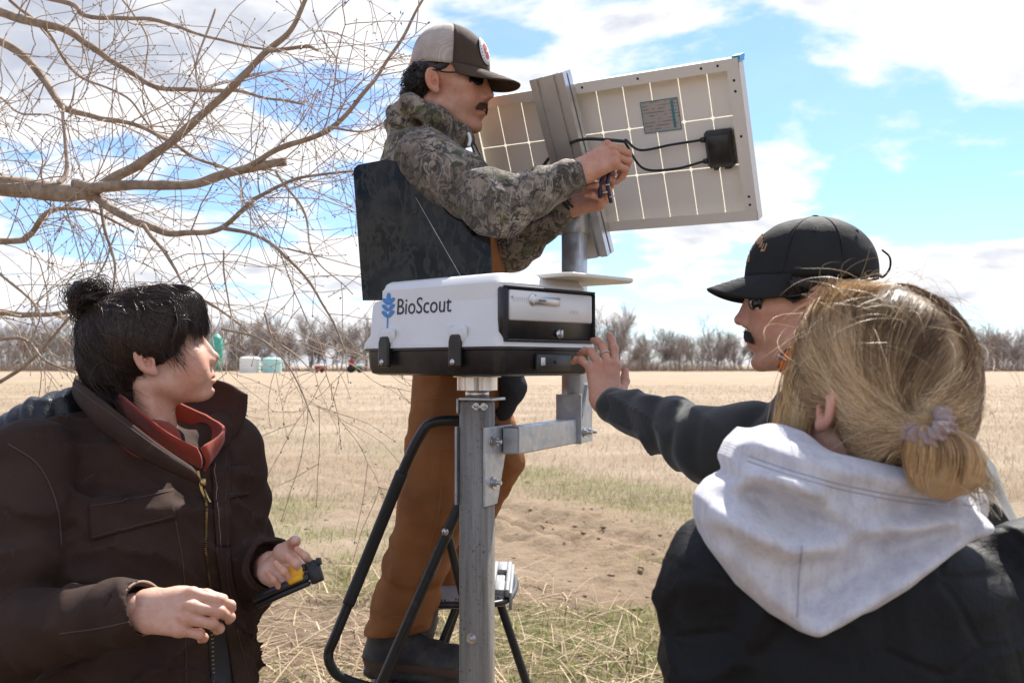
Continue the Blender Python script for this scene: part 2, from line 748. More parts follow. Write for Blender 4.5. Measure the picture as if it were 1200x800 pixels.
def ground_h(x, y):
    P = np.stack([x, y, np.zeros_like(x)], -1).reshape(-1, 3)
    near = np.clip((16 - y) / 6, 0, 1).ravel() * np.clip((9 - np.abs(x)) / 3, 0, 1).ravel()
    n = 0.030 * fbm(P, 0.9, 3, 5) + 0.018 * fbm(P, 4.0, 3, 9)
    t = track_mask(x, y).ravel()
    a = (y + 1.6 * x).ravel()
    r1 = ruts(x, y).ravel()
    n = n * (1 - 0.3 * t) + t * (0.05 * np.abs(fbm(P, 6.0, 4, 21)) - .10 * r1 + .03 * np.sin(a * 2.9 + vnoise(P, 0.7, 3)))
    return (n * near).reshape(x.shape)


def axis_steps(a, b, step, far_lo, far_hi, g=1.16):
    mid = np.arange(a, b + 1e-6, step)
    lo, hi, s = [], [], step
    p = a
    while p > far_lo:
        s *= g
        p -= s
        lo.append(p)
    p, s = b, step
    while p < far_hi:
        s *= g
        p += s
        hi.append(p)
    return np.concatenate([lo[::-1], mid, hi])


xs = axis_steps(-5.2, 5.2, 0.05, -1500, 1500)
ys = axis_steps(3.6, 15.0, 0.05, -300, 2600)
gx, gy = np.meshgrid(xs, ys, indexing='ij')
gz = ground_h(gx, gy)
gm = MT('field_soil_and_straw', rough=0.95)
at = gm.sep(gm.attr())
base_n = gm.noise(0.55, 6, 0.6)
straw = gm.mix(gm.ramp(base_n, 0.3, 0.7), (0.40, 0.32, 0.232, 1), (0.28, 0.215, 0.15, 1))
fleck = gm.noise(38, 6, 0.75, gm.coord((1, 2.2, 1)))
straw = gm.mix(gm.ramp(fleck, 0.48, 0.70, 0, 0.8), straw, (0.60, 0.49, 0.35, 1))
straw = gm.mix(gm.ramp(gm.noise(24, 6, 0.75), 0.50, 0.66, 0, 0.7), straw, (0.20, 0.135, 0.085, 1))
band = gm.noise(0.16, 4, 0.6, gm.coord((0.25, 1.5, 1)))
straw = gm.mix(gm.ramp(band, 0.42, 0.62, 0, 0.6), straw, (0.27, 0.195, 0.125, 1))
soil = gm.mix(gm.ramp(gm.noise(5, 6, 0.65), 0.35, 0.65), (0.33, 0.24, 0.155, 1), (0.22, 0.155, 0.10, 1))
soil = gm.mix(gm.ramp(gm.noise(60, 4, 0.7), 0.55, 0.7, 0, 0.6), soil, (0.42, 0.31, 0.20, 1))
thatch = gm.mix(gm.ramp(gm.noise(9, 6, .7), .35, .65), (.25, .175, .11, 1), (.12, .082, .053, 1))
straw = gm.mix(at[2], straw, thatch)
col = gm.mix(at[0], straw, soil)
gfac = gm.math('MULTIPLY', at[1], gm.ramp(gm.noise(14, 6, 0.75), 0.40, 0.62))
col = gm.mix(gfac, col, (0.13, 0.15, 0.045, 1))
gm.color(col)
p = gm.bump(gm.noise(18, 7, 0.7), 0.8, 0.06)
gm.bump(gm.noise(120, 4, 0.7), 0.6, 0.012, p)
gm.b.inputs['Specular IOR Level'].default_value = 0.15
gmask = np.zeros(gx.shape + (3,))
gmask[..., 0] = np.clip(track_mask(gx, gy) * 1.1, 0, 1)


def green_mask(x, y):
    P = np.stack([x, y, np.zeros_like(x)], -1).reshape(-1, 3)
    n = np.clip(fbm(P, 0.9, 3, 61) * 1.2 + 0.25, 0, 1).reshape(x.shape)
    c = 9.7 - 1.6 * x
    g = np.exp(-((y - (c + 4.4)) / 1.7) ** 2) * 0.9 + np.exp(-((y - (c - 3.4)) / 1.4) ** 2) * 0.9 + 0.12 * (y < 8)
    return np.clip(g * n, 0, 1)


gmask[..., 1] = green_mask(gx, gy) * 0.8
gmask[..., 2] = np.clip((7.6 - gy) / 1.5, 0, 1) * 0.85
wet = ruts(gx, gy) * track_mask(gx, gy)
gmask[..., 0] = np.clip(gmask[..., 0] - .9 * wet, 0, 1)
gmask[..., 2] = np.maximum(gmask[..., 2], wet * 1.2)
me = np_mesh('ground', np.stack([gx, gy, gz], -1).reshape(-1, 3), [], gmask.reshape(-1, 3)) if False else None
mb = MB()
mb.grid(np.stack([gx, gy, gz], -1))
me = np_mesh('field_ground', mb.V[0], mb.F, gmask.reshape(-1, 3))
tag(link('field_ground', me, gm.m), kind='structure')


def blades(name, pts, length, lean, width, col, mat, bend=0.35, k=3, label=None, cat=None, az=None, tipw=0.25):
    """flat tapering blades of dry or green grass in one mesh"""
    n = len(pts)
    az = rng.uniform(0, 2 * PI, n) if az is None else az
    d = np.stack([np.cos(az), np.sin(az), np.zeros(n)], 1)
    side = np.stack([-np.sin(az + rng.normal(0, .6, n)), np.cos(az), rng.normal(0, .15, n)], 1)
    side /= np.linalg.norm(side, axis=1)[:, None]
    rows = []
    for i in range(k):
        t = i / (k - 1)
        th = lean + bend * t
        c = pts + (d * np.sin(th)[:, None] + np.array([0, 0, 1]) * np.cos(th)[:, None]) * (length * t)[:, None]
        w = (width * (1 - (1 - tipw) * t))[:, None] / 2
        rows += [c - side * w, c + side * w]
    V = np.stack(rows, 1).reshape(-1, 3)
    b = np.arange(n)[:, None] * (2 * k)
    F = np.concatenate([np.concatenate([b + 2 * i, b + 2 * i + 1, b + 2 * i + 3, b + 2 * i + 2], 1) for i in range(k - 1)])
    me = np_mesh(name, V, F, np.repeat(col, 2 * k, 0))
    return tag(link(name, me, mat), label, cat, kind='stuff')


def blade_mat(name, trans=0.3):
    t = MT(name, rough=0.75)
    t.color(t.attr())
    t.b.inputs['Specular IOR Level'].default_value = 0.2
    tr = t.N.new('ShaderNodeBsdfTranslucent')
    t.L.new(t.attr(), tr.inputs[0])
    mxs = t.N.new('ShaderNodeMixShader')
    mxs.inputs[0].default_value = trans
    o = t.N['Material Output']
    t.L.new(t.b.outputs[0], mxs.inputs[1])
    t.L.new(tr.outputs[0], mxs.inputs[2])
    t.L.new(mxs.outputs[0], o.inputs[0])
    return t.m


BLADE = blade_mat('dry_grass_blade')


def scatter(n, y0, y1, spread=0.62, power=1.0):
    y = y0 + (y1 - y0) * rng.random(n) ** power
    x = rng.uniform(-1, 1, n) * (spread * y + 0.4)
    return x, y


def on_ground(x, y, dz=-0.01):
    return np.stack([x, y, ground_h(x, y) + dz], 1)


def tone(n, a, b, j=0.12):
    t = rng.random((n, 1))
    return np.clip((np.array(a) * (1 - t) + np.array(b) * t) * (1 + rng.normal(0, j, (n, 1))), 0.01, 0.9)


# short dry grass, long fallen straw, stubble, green shoots
x, y = scatter(130000, 4.0, 11.5, power=1.5)
m = (rng.random(len(x)) > track_mask(x, y) * 1.25) & (rng.random(len(x)) < np.clip(0.35 + 0.6 * fbm(np.stack([x, y, x * 0], 1), 1.3, 2, 2), .08, 1))
x, y = x[m], y[m]
n = len(x)
blades('dry_grass', on_ground(x, y), rng.uniform(.04, .13, n), rng.uniform(.8, 1.52, n), rng.uniform(.002, .006, n),
       tone(n, (.50, .38, .245), (.25, .17, .10), .2), BLADE, label='short dry tan grass covering the near ground', cat='grass')
x, y = scatter(6500, 4.1, 7.7, power=1.2)
m = (track_mask(x, y) < 0.35)
x, y = x[m], y[m]
n = len(x)
blades('fallen_straw', on_ground(x, y, 0.005), rng.uniform(.10, .42, n), rng.uniform(1.05, 1.56, n), rng.uniform(.003, .0095, n),
       tone(n, (.64, .51, .35), (.38, .27, .165), .18), BLADE, bend=0.12, k=4, tipw=0.5, label='long pale fallen straw stems lying around the step ladder', cat='straw')
x, y = scatter(60000, 11.0, 75.0, power=1.7)
m = rng.random(len(x)) > track_mask(x, y) * 1.2
x, y = x[m], y[m]
n = len(x)
blades('field_stubble', on_ground(x, y), rng.uniform(.05, .16, n), rng.uniform(.05, .7, n), .0035 + .00045 * y,
       tone(n, (.52, .425, .31), (.32, .245, .17)), BLADE, k=2, label='pale mown stubble stretching across the far field', cat='stubble')
x, y = scatter(120000, 4.2, 15.0)
m = rng.random(len(x)) < green_mask(x, y) * 2.2
x, y = x[m], y[m]
n = len(x)
blades('green_shoots', on_ground(x, y), rng.uniform(.03, .11, n), rng.uniform(.1, .9, n), rng.uniform(.003, .007, n),
       tone(n, (.12, .18, .035), (.36, .35, .12)), BLADE, label='patches of fresh green shoots along the dirt track', cat='grass')
# clods and small stones on the dirt track
x, y = scatter(2600, 5.5, 13)
m = rng.random(len(x)) < track_mask(x, y)
x, y = x[m], y[m]
base = np.array([[1, 0, 0], [-1, 0, 0], [0, 1, 0], [0, -1, 0], [0, 0, 1], [0, 0, -1]], float)
fo = np.array([[0, 2, 4], [2, 1, 4], [1, 3, 4], [3, 0, 4], [2, 0, 5], [1, 2, 5], [3, 1, 5], [0, 3, 5]])
n = len(x)
s = rng.uniform(.008, .035, n) * (rng.random(n) ** 1.5 + .25)
V = (base[None] * (s[:, None, None] * rng.uniform(.5, 1.3, (n, 6, 1))) * np.array([1, 1, .6])) + on_ground(x, y, 0.003)[:, None, :]
F = (fo[None] + 6 * np.arange(n)[:, None, None]).reshape(-1, 3)
tag(link('soil_clods', np_mesh('soil_clods', V.reshape(-1, 3), F, np.repeat(tone(n, (.40, .30, .20), (.27, .19, .125)), 6, 0)), BLADE),
    'crumbly brown soil clods scattered on the dirt track', 'soil', kind='stuff')

# ================================================================== trees
BARK = MT('grey_brown_bark', rough=0.9)
bn = BARK.noise(22, 6, 0.65, BARK.coord((1, 1, 1)))
BARK.color(BARK.mix(BARK.ramp(bn, 0.3, 0.7), (0.24, 0.175, 0.125, 1), (0.44, 0.345, 0.26, 1)))
BARK.bump(BARK.noise(60, 6, 0.7), 0.7, 0.006)
TWIG = MT('twig_bark', (0.38, 0.29, 0.215, 1), 0.8).m
BUD = MT('dark_bud', (0.13, 0.075, 0.055, 1), 0.7).m
FARBARK = MT('far_bark', rough=0.95)
FARBARK.color(FARBARK.mix(FARBARK.ramp(FARBARK.noise(0.6, 3), 0.35, 0.65), (0.21, 0.170, 0.150, 1), (0.32, 0.27, 0.24, 1)))
FARBARK = FARBARK.m




def near_tree():
    tree = empty('bare_tree', (-4.6, 4.3, 0), 'bare budding tree whose limbs spread over the woman in the brown jacket', 'tree')
    trunk = MB()
    tp = bez([(-4.6, 4.3, -.1), (-4.58, 4.3, .7), (-4.62, 4.26, 1.5), (-4.5, 4.3, 2.6), (-4.55, 4.35, 4.0), (-4.4, 4.5, 5.6)], 26)
    trunk.tube(tp, np.linspace(.21, .09, 26) + .05 * np.exp(-np.linspace(0, 8, 26)), 14)
    trunk.build('trunk', BARK.m, tree)
    rt = np.random.default_rng(11)
    # (pixel x, pixel y, depth) polylines of the limbs the photograph shows, radius at start and end in metres
    s = 1.738
    C = lambda pts, Y0, Y1: [W(p[0] / s, p[1] / s, Y0 + (Y1 - Y0) * i / (len(pts) - 1)) for i, p in enumerate(pts)]
    join = np.array([-4.55, 4.27, 1.95])
    main = [join] + C([(-420, 372), (0, 378), (90, 388), (185, 392)], 4.0, 3.7)
    limbs = [
        (main, .060, .036),
        (C([(185, 392), (235, 358), (290, 330), (370, 270), (470, 180), (545, 105), (600, 50), (640, -30)], 3.7, 3.5), .026, .008),
        (C([(150, 372), (190, 380), (280, 375), (380, 378), (460, 355), (520, 340), (580, 332)], 3.72, 3.4), .024, .017),
        (C([(490, 346), (580, 300), (680, 255), (740, 190), (790, 130), (840, 40), (880, -30)], 3.45, 3.2), .013, .004),
        (C([(195, 402), (240, 432), (300, 460), (370, 475), (450, 465), (520, 405), (600, 365), (730, 350)], 3.7, 3.3), .020, .004),
        (C([(450, 465), (540, 490), (600, 540), (660, 620), (705, 720)], 3.45, 3.2), .010, .003),
        (C([(290, 458), (340, 520), (372, 575)], 3.55, 3.4), .010, .005),
        (C([(670, 258), (740, 268), (800, 240)], 3.3, 3.2), .006, .002),
        ([np.array([-4.5, 4.32, 3.2])] + C([(-200, -40), (0, 25), (60, 45), (150, 70), (240, 130), (330, 180), (480, 186), (620, 215)], 4.1, 3.6), .030, .004),
        ([np.array([-4.5, 4.3, 2.7])] + C([(-250, 0), (0, 85), (80, 150), (130, 215), (200, 240), (300, 262), (420, 330), (560, 350)], 4.2, 3.6), .026, .004),
        (C([(-120, -60), (130, 5), (180, 30), (330, 45), (400, 65), (520, 100), (640, 95)], 3.9, 3.5), .014, .003),
        ([np.array([-4.6, 4.3, 1.6])] + C([(-300, 500), (0, 490), (60, 480), (100, 430), (180, 430), (270, 470)], 4.3, 3.9), .024, .005),
        ([np.array([-4.6, 4.3, 1.3])] + C([(-200, 640), (0, 635), (60, 640), (130, 636), (300, 600), (420, 615), (520, 690)], 4.4, 3.9), .022, .004),
        (C([(0, 780), (60, 740), (130, 660), (200, 560), (235, 470)], 4.2, 3.9), .010, .003),
        (C([(130, 214), (132, 290), (136, 350), (120, 372)], 3.9, 3.75), .006, .012),
        (C([(545, 105), (620, 92), (650, 100)], 3.5, 3.4), .009, .006),
        (C([(455, 510), (470, 620), (480, 700), (485, 770)], 3.4, 3.3), .004, .0015),
        (C([(540, 640), (560, 690), (600, 720), (640, 760)], 3.3, 3.2), .005, .002),
        (C([(452, 672), (520, 690), (580, 730), (620, 800), (640, 860)], 3.2, 3.1), .006, .002),
        (C([(200, 395), (215, 470), (235, 540), (230, 600)], 3.8, 3.7), .009, .004),
        (C([(20, 0), (90, 60), (160, 150), (260, 200), (330, 290), (400, 300)], 4.0, 3.8), .009, .003),
        (C([(250, 0), (300, 80), (290, 180), (310, 260)], 3.9, 3.7), .005, .002),
        (C([(440, 20), (400, 120), (410, 200), (440, 280)], 3.7, 3.6), .005, .002),
        (C([(0, 200), (40, 230), (110, 240), (200, 300)], 3.9, 3.8), .006, .002),
        (C([(560, 350), (620, 440), (640, 520), (720, 600)], 3.4, 3.3), .006, .002),
        (C([(0, 690), (50, 690), (90, 730), (150, 760)], 3.9, 3.8), .010, .004),
        (C([(0, 560), (50, 600), (80, 640), (60, 700)], 3.9, 3.8), .007, .003),
    ]
    twigs, buds = MB(), []
    spawn = []
    for pts, r0, r1 in limbs:
        c = bez(pts, 8 * len(pts))
        c = c + 0.008 * np.stack([vnoise(c, 9, 31 + k) for k in range(3)], 1)
        lb = MB()
        rr = .86 * np.linspace(r0, r1, len(c)) * (1 + 0.10 * vnoise(c, 14, 77))
        lb.tube(c, rr, 9 if r0 > .012 else 6)
        lb.build('limb', BARK.m if r0 > .008 else TWIG, tree)
        spawn.append((c, r0, r1))

    def grow(p, d, L, r, lvl):
        n = max(4, int(L / .05))
        pts = [p]
        q, dd = p.copy(), d.copy()
        for i in range(n):
            if q[0] / q[1] > -.088:
                break
            dd = norm(dd + rt.normal(0, .10, 3) + np.array([0, 0, -.03 if lvl < 2 else .05]))
            q = q + dd * L / n
            pts.append(q)
        if len(pts) < 3:
            return
        pts = np.array(pts)
        twigs.tube(pts, np.linspace(r, max(r * .45, .0011), len(pts)), 4 if r < .004 else 5, caps=False)
        buds.append((pts[-1], dd, r))
        for k in range(1, len(pts)):
            if rt.random() < .40:
                a = norm(rt.normal(0, 1, 3))
                side = norm(np.cross(dd, a))
                if lvl >= 2 or rt.random() < .35:
                    buds.append((pts[k] + side * .006, norm(dd + side), r))
                else:
                    grow(pts[k], norm(dd * .75 + side * .8), L * rt.uniform(.35, .7), max(r * .6, .0013), lvl + 1)
    for c, r0, r1 in spawn:
        Ls = np.linalg.norm(np.diff(c, axis=0), axis=1).sum()
        cnt = int(Ls * 6) + 1
        for k in range(cnt):
            t = rt.uniform(.12, 1)
            i = min(len(c) - 2, int(t * (len(c) - 1)))
            if c[i][0] < -2.6 and rt.random() < .8:
                continue
            dd = norm(c[i + 1] - c[i])
            side = norm(np.cross(dd, norm(rt.normal(0, 1, 3))))
            r = min((r0 + (r1 - r0) * t) * .5, .0045)
            grow(c[i], norm(dd * .8 + side * .8 + np.array([0, 0, .12])), rt.uniform(.22, .75), max(r * .66, .0012), 0)
    tw = twigs.build('twigs', TWIG, tree)
    tag(tw, kind='stuff')
    bmb = np.array([b[0] for b in buds])
    n = len(bmb)
    dirs = np.array([b[1] for b in buds])
    s1 = np.cross(dirs, [.3, .5, .8])
    s1 /= np.linalg.norm(s1, axis=1)[:, None]
    s2 = np.cross(dirs, s1)
    ln, wd = rt.uniform(.005, .010, (n, 1)), rt.uniform(.0016, .0034, (n, 1))
    V = np.stack([bmb - dirs * ln * .4, bmb + s1 * wd, bmb + s2 * wd, bmb - s1 * wd, bmb - s2 * wd, bmb + dirs * ln], 1).reshape(-1, 3)
    fo2 = np.array([[0, 2, 1], [0, 3, 2], [0, 4, 3], [0, 1, 4], [1, 2, 5], [2, 3, 5], [3, 4, 5], [4, 1, 5]])
    F = (fo2[None] + 6 * np.arange(n)[:, None, None]).reshape(-1, 3)
    tag(link('buds', np_mesh('buds', V, F), BUD, tree), kind='stuff')


near_tree()


def far_tree_mesh(seed, H, spread, trunks):
    r = np.random.default_rng(seed)
    tb, cb = MB(), MB()

    def grow(p, d, L, rad, lvl, mb_):
        n = 4
        pts = [p]
        q, dd = p.copy(), d.copy()
        for i in range(n):
            dd = norm(dd + r.normal(0, .12, 3) + np.array([0, 0, .07]))
            q = q + dd * L / n
            pts.append(q)
        pts = np.array(pts)
        mb_.tube(pts, np.linspace(rad, rad * .55, len(pts)), 5 if lvl == 0 else 3, caps=False)
        if lvl >= 5:
            return
        kids = 4 if lvl < 4 else 3
        for k in range(kids):
            i = 4 if k == 0 else r.integers(1, 5)
            side = norm(np.cross(dd, r.normal(0, 1, 3)))
            w = .35 if k == 0 else spread
            grow(pts[i], norm(dd + side * w), L * r.uniform(.55, .8), max(rad * .58, .015), lvl + 1, cb)
    for k in range(trunks):
        grow(np.array([r.normal(0, .5) * (trunks > 1), r.normal(0, .5) * (trunks > 1), -.3]),
             norm(np.array([r.normal(0, .13), r.normal(0, .13), 1])), H * .27 * r.uniform(.8, 1.1), H * .011, 0, tb)
    mk = lambda nm, b: np_mesh(nm, np.concatenate(b.V), b.F)
    return mk('trunk', tb), mk('crown', cb)


FT = [far_tree_mesh(100 + i, h, s_, t_) for i, (h, s_, t_) in enumerate(((15, .75, 1), (13, .9, 1), (11, .8, 2), (14, .65, 2), (9, 1.0, 2)))]
for a, b in FT:
    a.materials.append(FARBARK)
    b.materials.append(FARBARK)
FTH = [max(vv.co.z for vv in b.vertices) * .95 for a, b in FT]
rt = np.random.default_rng(5)
GLOB = 'bare trees of the far tree belt'
spots = [(702, 82, 0), (716, 78, 3), (733, 72, 2), (690, 60, 1), (748, 40, 4), (765, 46, 1), (778, 54, 2), (795, 42, 4), (812, 44, 1), (832, 66, 0),
         (845, 50, 4), (858, 46, 2), (875, 42, 1), (1130, 58, 3), (1142, 52, 1), (1156, 50, 2), (1170, 56, 1), (1184, 44, 4), (1196, 54, 0), (1215, 48, 1),
         (268, 70, 0), (282, 66, 2), (297, 72, 3), (312, 62, 1), (326, 70, 0), (340, 66, 3), (355, 72, 2), (368, 60, 1), (383, 66, 0), (398, 62, 4),
         (412, 68, 3), (428, 62, 1), (442, 64, 2), (462, 60, 0), (250, 68, 1), (233, 62, 3), (60, 66, 0), (42, 58, 1), (22, 66, 3), (4, 60, 2), (78, 62, 4), (-18, 60, 1),
         *[(int(q_), int(34 + 22 * abs(math.sin(q_ * 1.7))), int(q_) % 5) for q_ in np.linspace(-25, 470, 26)], *[(int(q_), int(30 + 20 * abs(math.sin(q_ * 2.3))), int(q_) % 5) for q_ in np.linspace(690, 930, 22)], *[(int(q_), int(34 + 18 * abs(math.sin(q_ * 1.1))), int(q_) % 5) for q_ in np.linspace(1125, 1220, 10)], *[(int(q_), int(34 + 20 * abs(math.sin(q_ * 1.3))), int(q_) % 5) for q_ in np.linspace(480, 685, 12)], *[(int(q_), int(34 + 18 * abs(math.sin(q_ * 1.9))), int(q_) % 5) for q_ in np.linspace(940, 1115, 10)], (620, 52, 1), (640, 56, 4), (660, 62, 2), (610, 60, 0), (900, 44, 2), (925, 50, 4)]
for k, (px, hp, v) in enumerate(spots):
    Y = 255 + rt.uniform(-14, 30)
    p = W(px, 430, Y)
    H0 = (15, 13, 11, 14, 9)[v]
    sc = (hp / FPX * Y) / FTH[v]
    o = empty('far_tree', (p[0], Y, 0), 'bare leafless tree in the tree belt beyond the field', 'tree', GLOB)
    o.scale = (sc * .95, sc * .95, sc)
    o.rotation_euler = (0, 0, rt.uniform(0, 6.28))
    for nm, me in zip(('trunk', 'crown'), FT[v]):
        c = bpy.data.objects.new(nm, me)
        COL.objects.link(c)
        c.parent = o
# tangled undergrowth at the foot of the tree belt
n = 42000
x = rng.uniform(-190, 190, n)
y = 248 + rng.uniform(0, 45, n)
hgt = rng.uniform(.6, 6.2, n) * (0.65 + .5 * vnoise(np.stack([x, y * 0, x * 0], 1), .09, 3))
blades('undergrowth', np.stack([x, y, x * 0 - .1], 1), np.abs(hgt), rng.uniform(0, .5, n), rng.uniform(.03, .12, n),
       tone(n, (.27, .21, .175), (.16, .12, .10)), BLADE, k=3, label='dense brown leafless brush under the far tree belt', cat='brush')
n = 5000
x = rng.uniform(-190, 190, n)
blades('field_margin_grass', np.stack([x, 244 + rng.uniform(0, 6, n), x * 0 - .05], 1), rng.uniform(.2, .8, n), rng.uniform(0, .8, n), rng.uniform(.05, .2, n),
       tone(n, (.16, .11, .08), (.32, .24, .15)), BLADE, k=2, label='dark rough grass along the far field edge', cat='grass')

# ------------------------------------------------------------------ things across the field on the left
def far_things():
    teal = MT('teal_paint', (0.05, 0.42, 0.32, 1), .5).m
    pale = MT('pale_teal_plastic', (0.42, 0.72, 0.68, 1), .45).m
    white = MT('milky_plastic', (0.78, 0.78, 0.74, 1), .45).m
    red = MT('faded_red_paint', (0.38, 0.03, 0.03, 1), .5).m
    green = MT('dark_green_paint', (0.02, 0.16, 0.06, 1), .5).m
    rub = MT('far_rubber', (0.02, 0.02, 0.02, 1), .9).m
    Y = 205.0
    k = Y / FPX

    def tank(px, wpx, hpx, mat, label):
        c = W(px, 433, Y)
        r, h = wpx * k / 2, hpx * k
        t = empty('storage_tank', (c[0], Y, 0), label, 'tank', 'plastic tanks by the far trees')
        m = MB()
        zz = np.concatenate([np.linspace(0, h * .86, 26), h * (.86 + .14 * np.sin(np.linspace(.15, 1.5, 7)))])
        rr = np.concatenate([r * (1 + .018 * np.sin(np.linspace(0, 26, 26))), r * np.cos(np.linspace(.1, 1.45, 7))])
        m.tube(np.stack([np.full_like(zz, c[0]), np.full_like(zz, Y), zz], 1), rr, 28)
        m.build('body', mat, t)
        m = MB()
        m.cyl((c[0], Y, h * .985), (c[0], Y, h * 1.05), r * .22)
        m.build('lid', rub, t)
    tank(293, 24, 19, white, 'wide milky white storage tank beyond the field')
    tank(319, 22, 18, pale, 'pale teal storage tank right of the white tank')
    c = W(254, 433, Y)
    g = empty('grain_hopper', (c[0], Y, 0), 'tall teal hopper on legs far behind the seated field edge'.replace('seated ', ''), 'hopper')
    m = MB()
    z1, z2, z3, z4, rr = 1.6, 3.0, 7.0, 8.0, 1.15
    m.tube([(c[0], Y, z1), (c[0], Y, z2), (c[0], Y, z3), (c[0], Y, z4)], [.25, rr, rr, .2], 20)
    m.build('bin', teal, g)
    for sx in (-1, 1):
        for sy in (-1, 1):
            m = MB()
            m.cyl((c[0] + sx * .8, Y + sy * .8, 0), (c[0] + sx * .8, Y + sy * .8, 3.0), .09, 8)
            m.build('leg', teal, g)
    # trailer
    c = W(375, 433, Y)
    t = empty('farm_trailer', (c[0], Y, 0), 'small red and white trailer parked before the far trees', 'trailer')
    m = MB()
    m.box((c[0], Y, .95), (1.0, .8, .35), bev=.06)
    m.build('body', red, t)
    m = MB()
    m.box((c[0], Y, 1.52), (1.02, .82, .2), bev=.12)
    m.build('cover', white, t)
    for sx in (-.55, .55):
        m = MB()
        m.cyl((c[0] + sx, Y - .95, .38), (c[0] + sx, Y - .75, .38), .38, 18)
        m.build('wheel', rub, t)
    # tractor
    c = W(416, 433, Y)
    t = empty('tractor', (c[0], Y, 0), 'small green and red tractor parked left of the white box', 'tractor')
    m = MB()
    m.box((c[0] + .5, Y, 1.05), (.85, .38, .32), bev=.08)
    m.build('hood', green, t)
    m = MB()
    m.box((c[0] - .75, Y, 1.75), (.5, .5, .75), bev=.08)
    m.box((c[0] - .75, Y, 2.55), (.62, .62, .07), bev=.03)
    m.build('cab', red, t)
    m = MB()
    m.cyl((c[0] + .9, Y - .2, 1.35), (c[0] + .9, Y - .2, 2.1), .05, 8)
    m.build('exhaust_pipe', rub, t)
    for sx, rr_ in ((-.8, .75), (1.0, .45)):
        for sy in (-.75, .75):
            m = MB()
            m.cyl((c[0] + sx, Y + sy - .15, rr_), (c[0] + sx, Y + sy + .15, rr_), rr_, 20)
            m.build('wheel', rub, t)


far_things()

# ================================================================== hardware materials
GALV = MT('galvanised_steel', rough=0.42, metal=0.75)
gv = GALV.voro(70, out='Color')
gs = GALV.sep(gv)
GALV.color(GALV.mix(GALV.ramp(GALV.noise(6, 5), .3, .7), GALV.mix(gs[0], (.50, .53, .56, 1), (.66, .69, .72, 1)), (.46, .49, .52, 1)))
GALV.set('Roughness', GALV.ramp(gs[1], 0, 1, .34, .56))
GALV = GALV.m
POSTM = MT('weathered_galvanised_post', rough=0.6, metal=0.35)
st = POSTM.noise(7, 6, .7, POSTM.coord((9, 9, .5)))
sp = POSTM.noise(120, 4, .7)
pc = POSTM.mix(POSTM.ramp(st, .35, .65), (.33, .315, .285, 1), (.21, .195, .17, 1))
pc = POSTM.mix(POSTM.ramp(sp, .58, .68, 0, .85), pc, (.09, .075, .06, 1))
pc = POSTM.mix(POSTM.ramp(POSTM.noise(13, 5, .7, POSTM.coord((3, 3, .25))), .56, .66, 0, .5), pc, (.15, .13, .11, 1))
POSTM.color(pc)
POSTM.bump(sp, .4, .001)
POSTM = POSTM.m
ALU = MT('brushed_aluminium', rough=.38, metal=.9)
ALU.color(ALU.mix(ALU.ramp(ALU.noise(30, 3, .6), .3, .7), (.62, .625, .63, 1), (.67, .675, .68, 1)))
ALU = ALU.m
MACH = MT('machined_aluminium', (.80, .78, .74, 1), .3, .9).m
BOLT = MT('zinc_bolt', (.62, .62, .63, 1), .28, .95).m
WHITEP = MT('white_moulded_plastic', rough=.32)
wn = WHITEP.noise(3, 5, .6)
WHITEP.color(WHITEP.mix(WHITEP.ramp(wn, .3, .75), (.82, .82, .81, 1), (.72, .715, .69, 1)))
wd_ = WHITEP.noise(42, 8, .75, None, .5)
WHITEP.color(WHITEP.mix(WHITEP.ramp(wd_, .60, .74, 0, .35), WHITEP.mix(WHITEP.ramp(wn, .3, .75), (.82, .82, .81, 1), (.74, .735, .715, 1)), (.50, .45, .38, 1)))
WHITEP.bump(WHITEP.noise(400, 2), .08, .0004)
WHITEP = WHITEP.m
CREAM = MT('cream_plastic', (.76, .72, .62, 1), .4).m
BLKP = MT('black_moulded_plastic', rough=.33)
BLKP.color(BLKP.mix(BLKP.ramp(BLKP.noise(14, 6, .65), .4, .75), (.012, .012, .013, 1), (.035, .034, .033, 1)))
BLKP.bump(BLKP.noise(500, 2), .12, .0005)
BLKP = BLKP.m
RUBBER = MT('black_rubber', (.018, .018, .019, 1), .6).m
LOGOB = MT('logo_blue_print', (.055, .25, .62, 1), .45).m
INK = MT('black_print', (.015, .016, .02, 1), .45).m
GREYINK = MT('faint_embossed_print', (.66, .66, .65, 1), .5).m
LABELW = MT('white_sticker', (.8, .8, .8, 1), .5).m
BLACKM = MT('black_powder_coat', rough=.42)
BLACKM.color(BLACKM.mix(BLACKM.ramp(BLACKM.noise(40, 6, .7), .55, .75), (.016, .016, .017, 1), (.06, .058, .055, 1)))
BLACKM = BLACKM.m


def basis(o, ex, ey, ez):
    M = np.eye(4)
    M[:3, 0], M[:3, 1], M[:3, 2], M[:3, 3] = ex, ey, ez, o
    return M


def local(M, p):
    M = np.asarray(M)
    return np.asarray(p, float) @ M[:3, :3].T + M[:3, 3]


def bolt(parent, pos, axis, r=.009, name='bolt', stick=.016):
    axis = norm(np.asarray(axis, float))
    m = MB()
    m.tube([pos, pos + axis * .003], [r * 1.55, r * 1.55], 18)
    m.tube([pos + axis * .003, pos + axis * (.003 + r * .9)], [r * 1.12, r * 1.12], 6)
    m.tube([pos + axis * .003, pos + axis * (.003 + stick)], [r * .58, r * .52], 10)
    return auto_smooth(m.build(name, BOLT, parent))


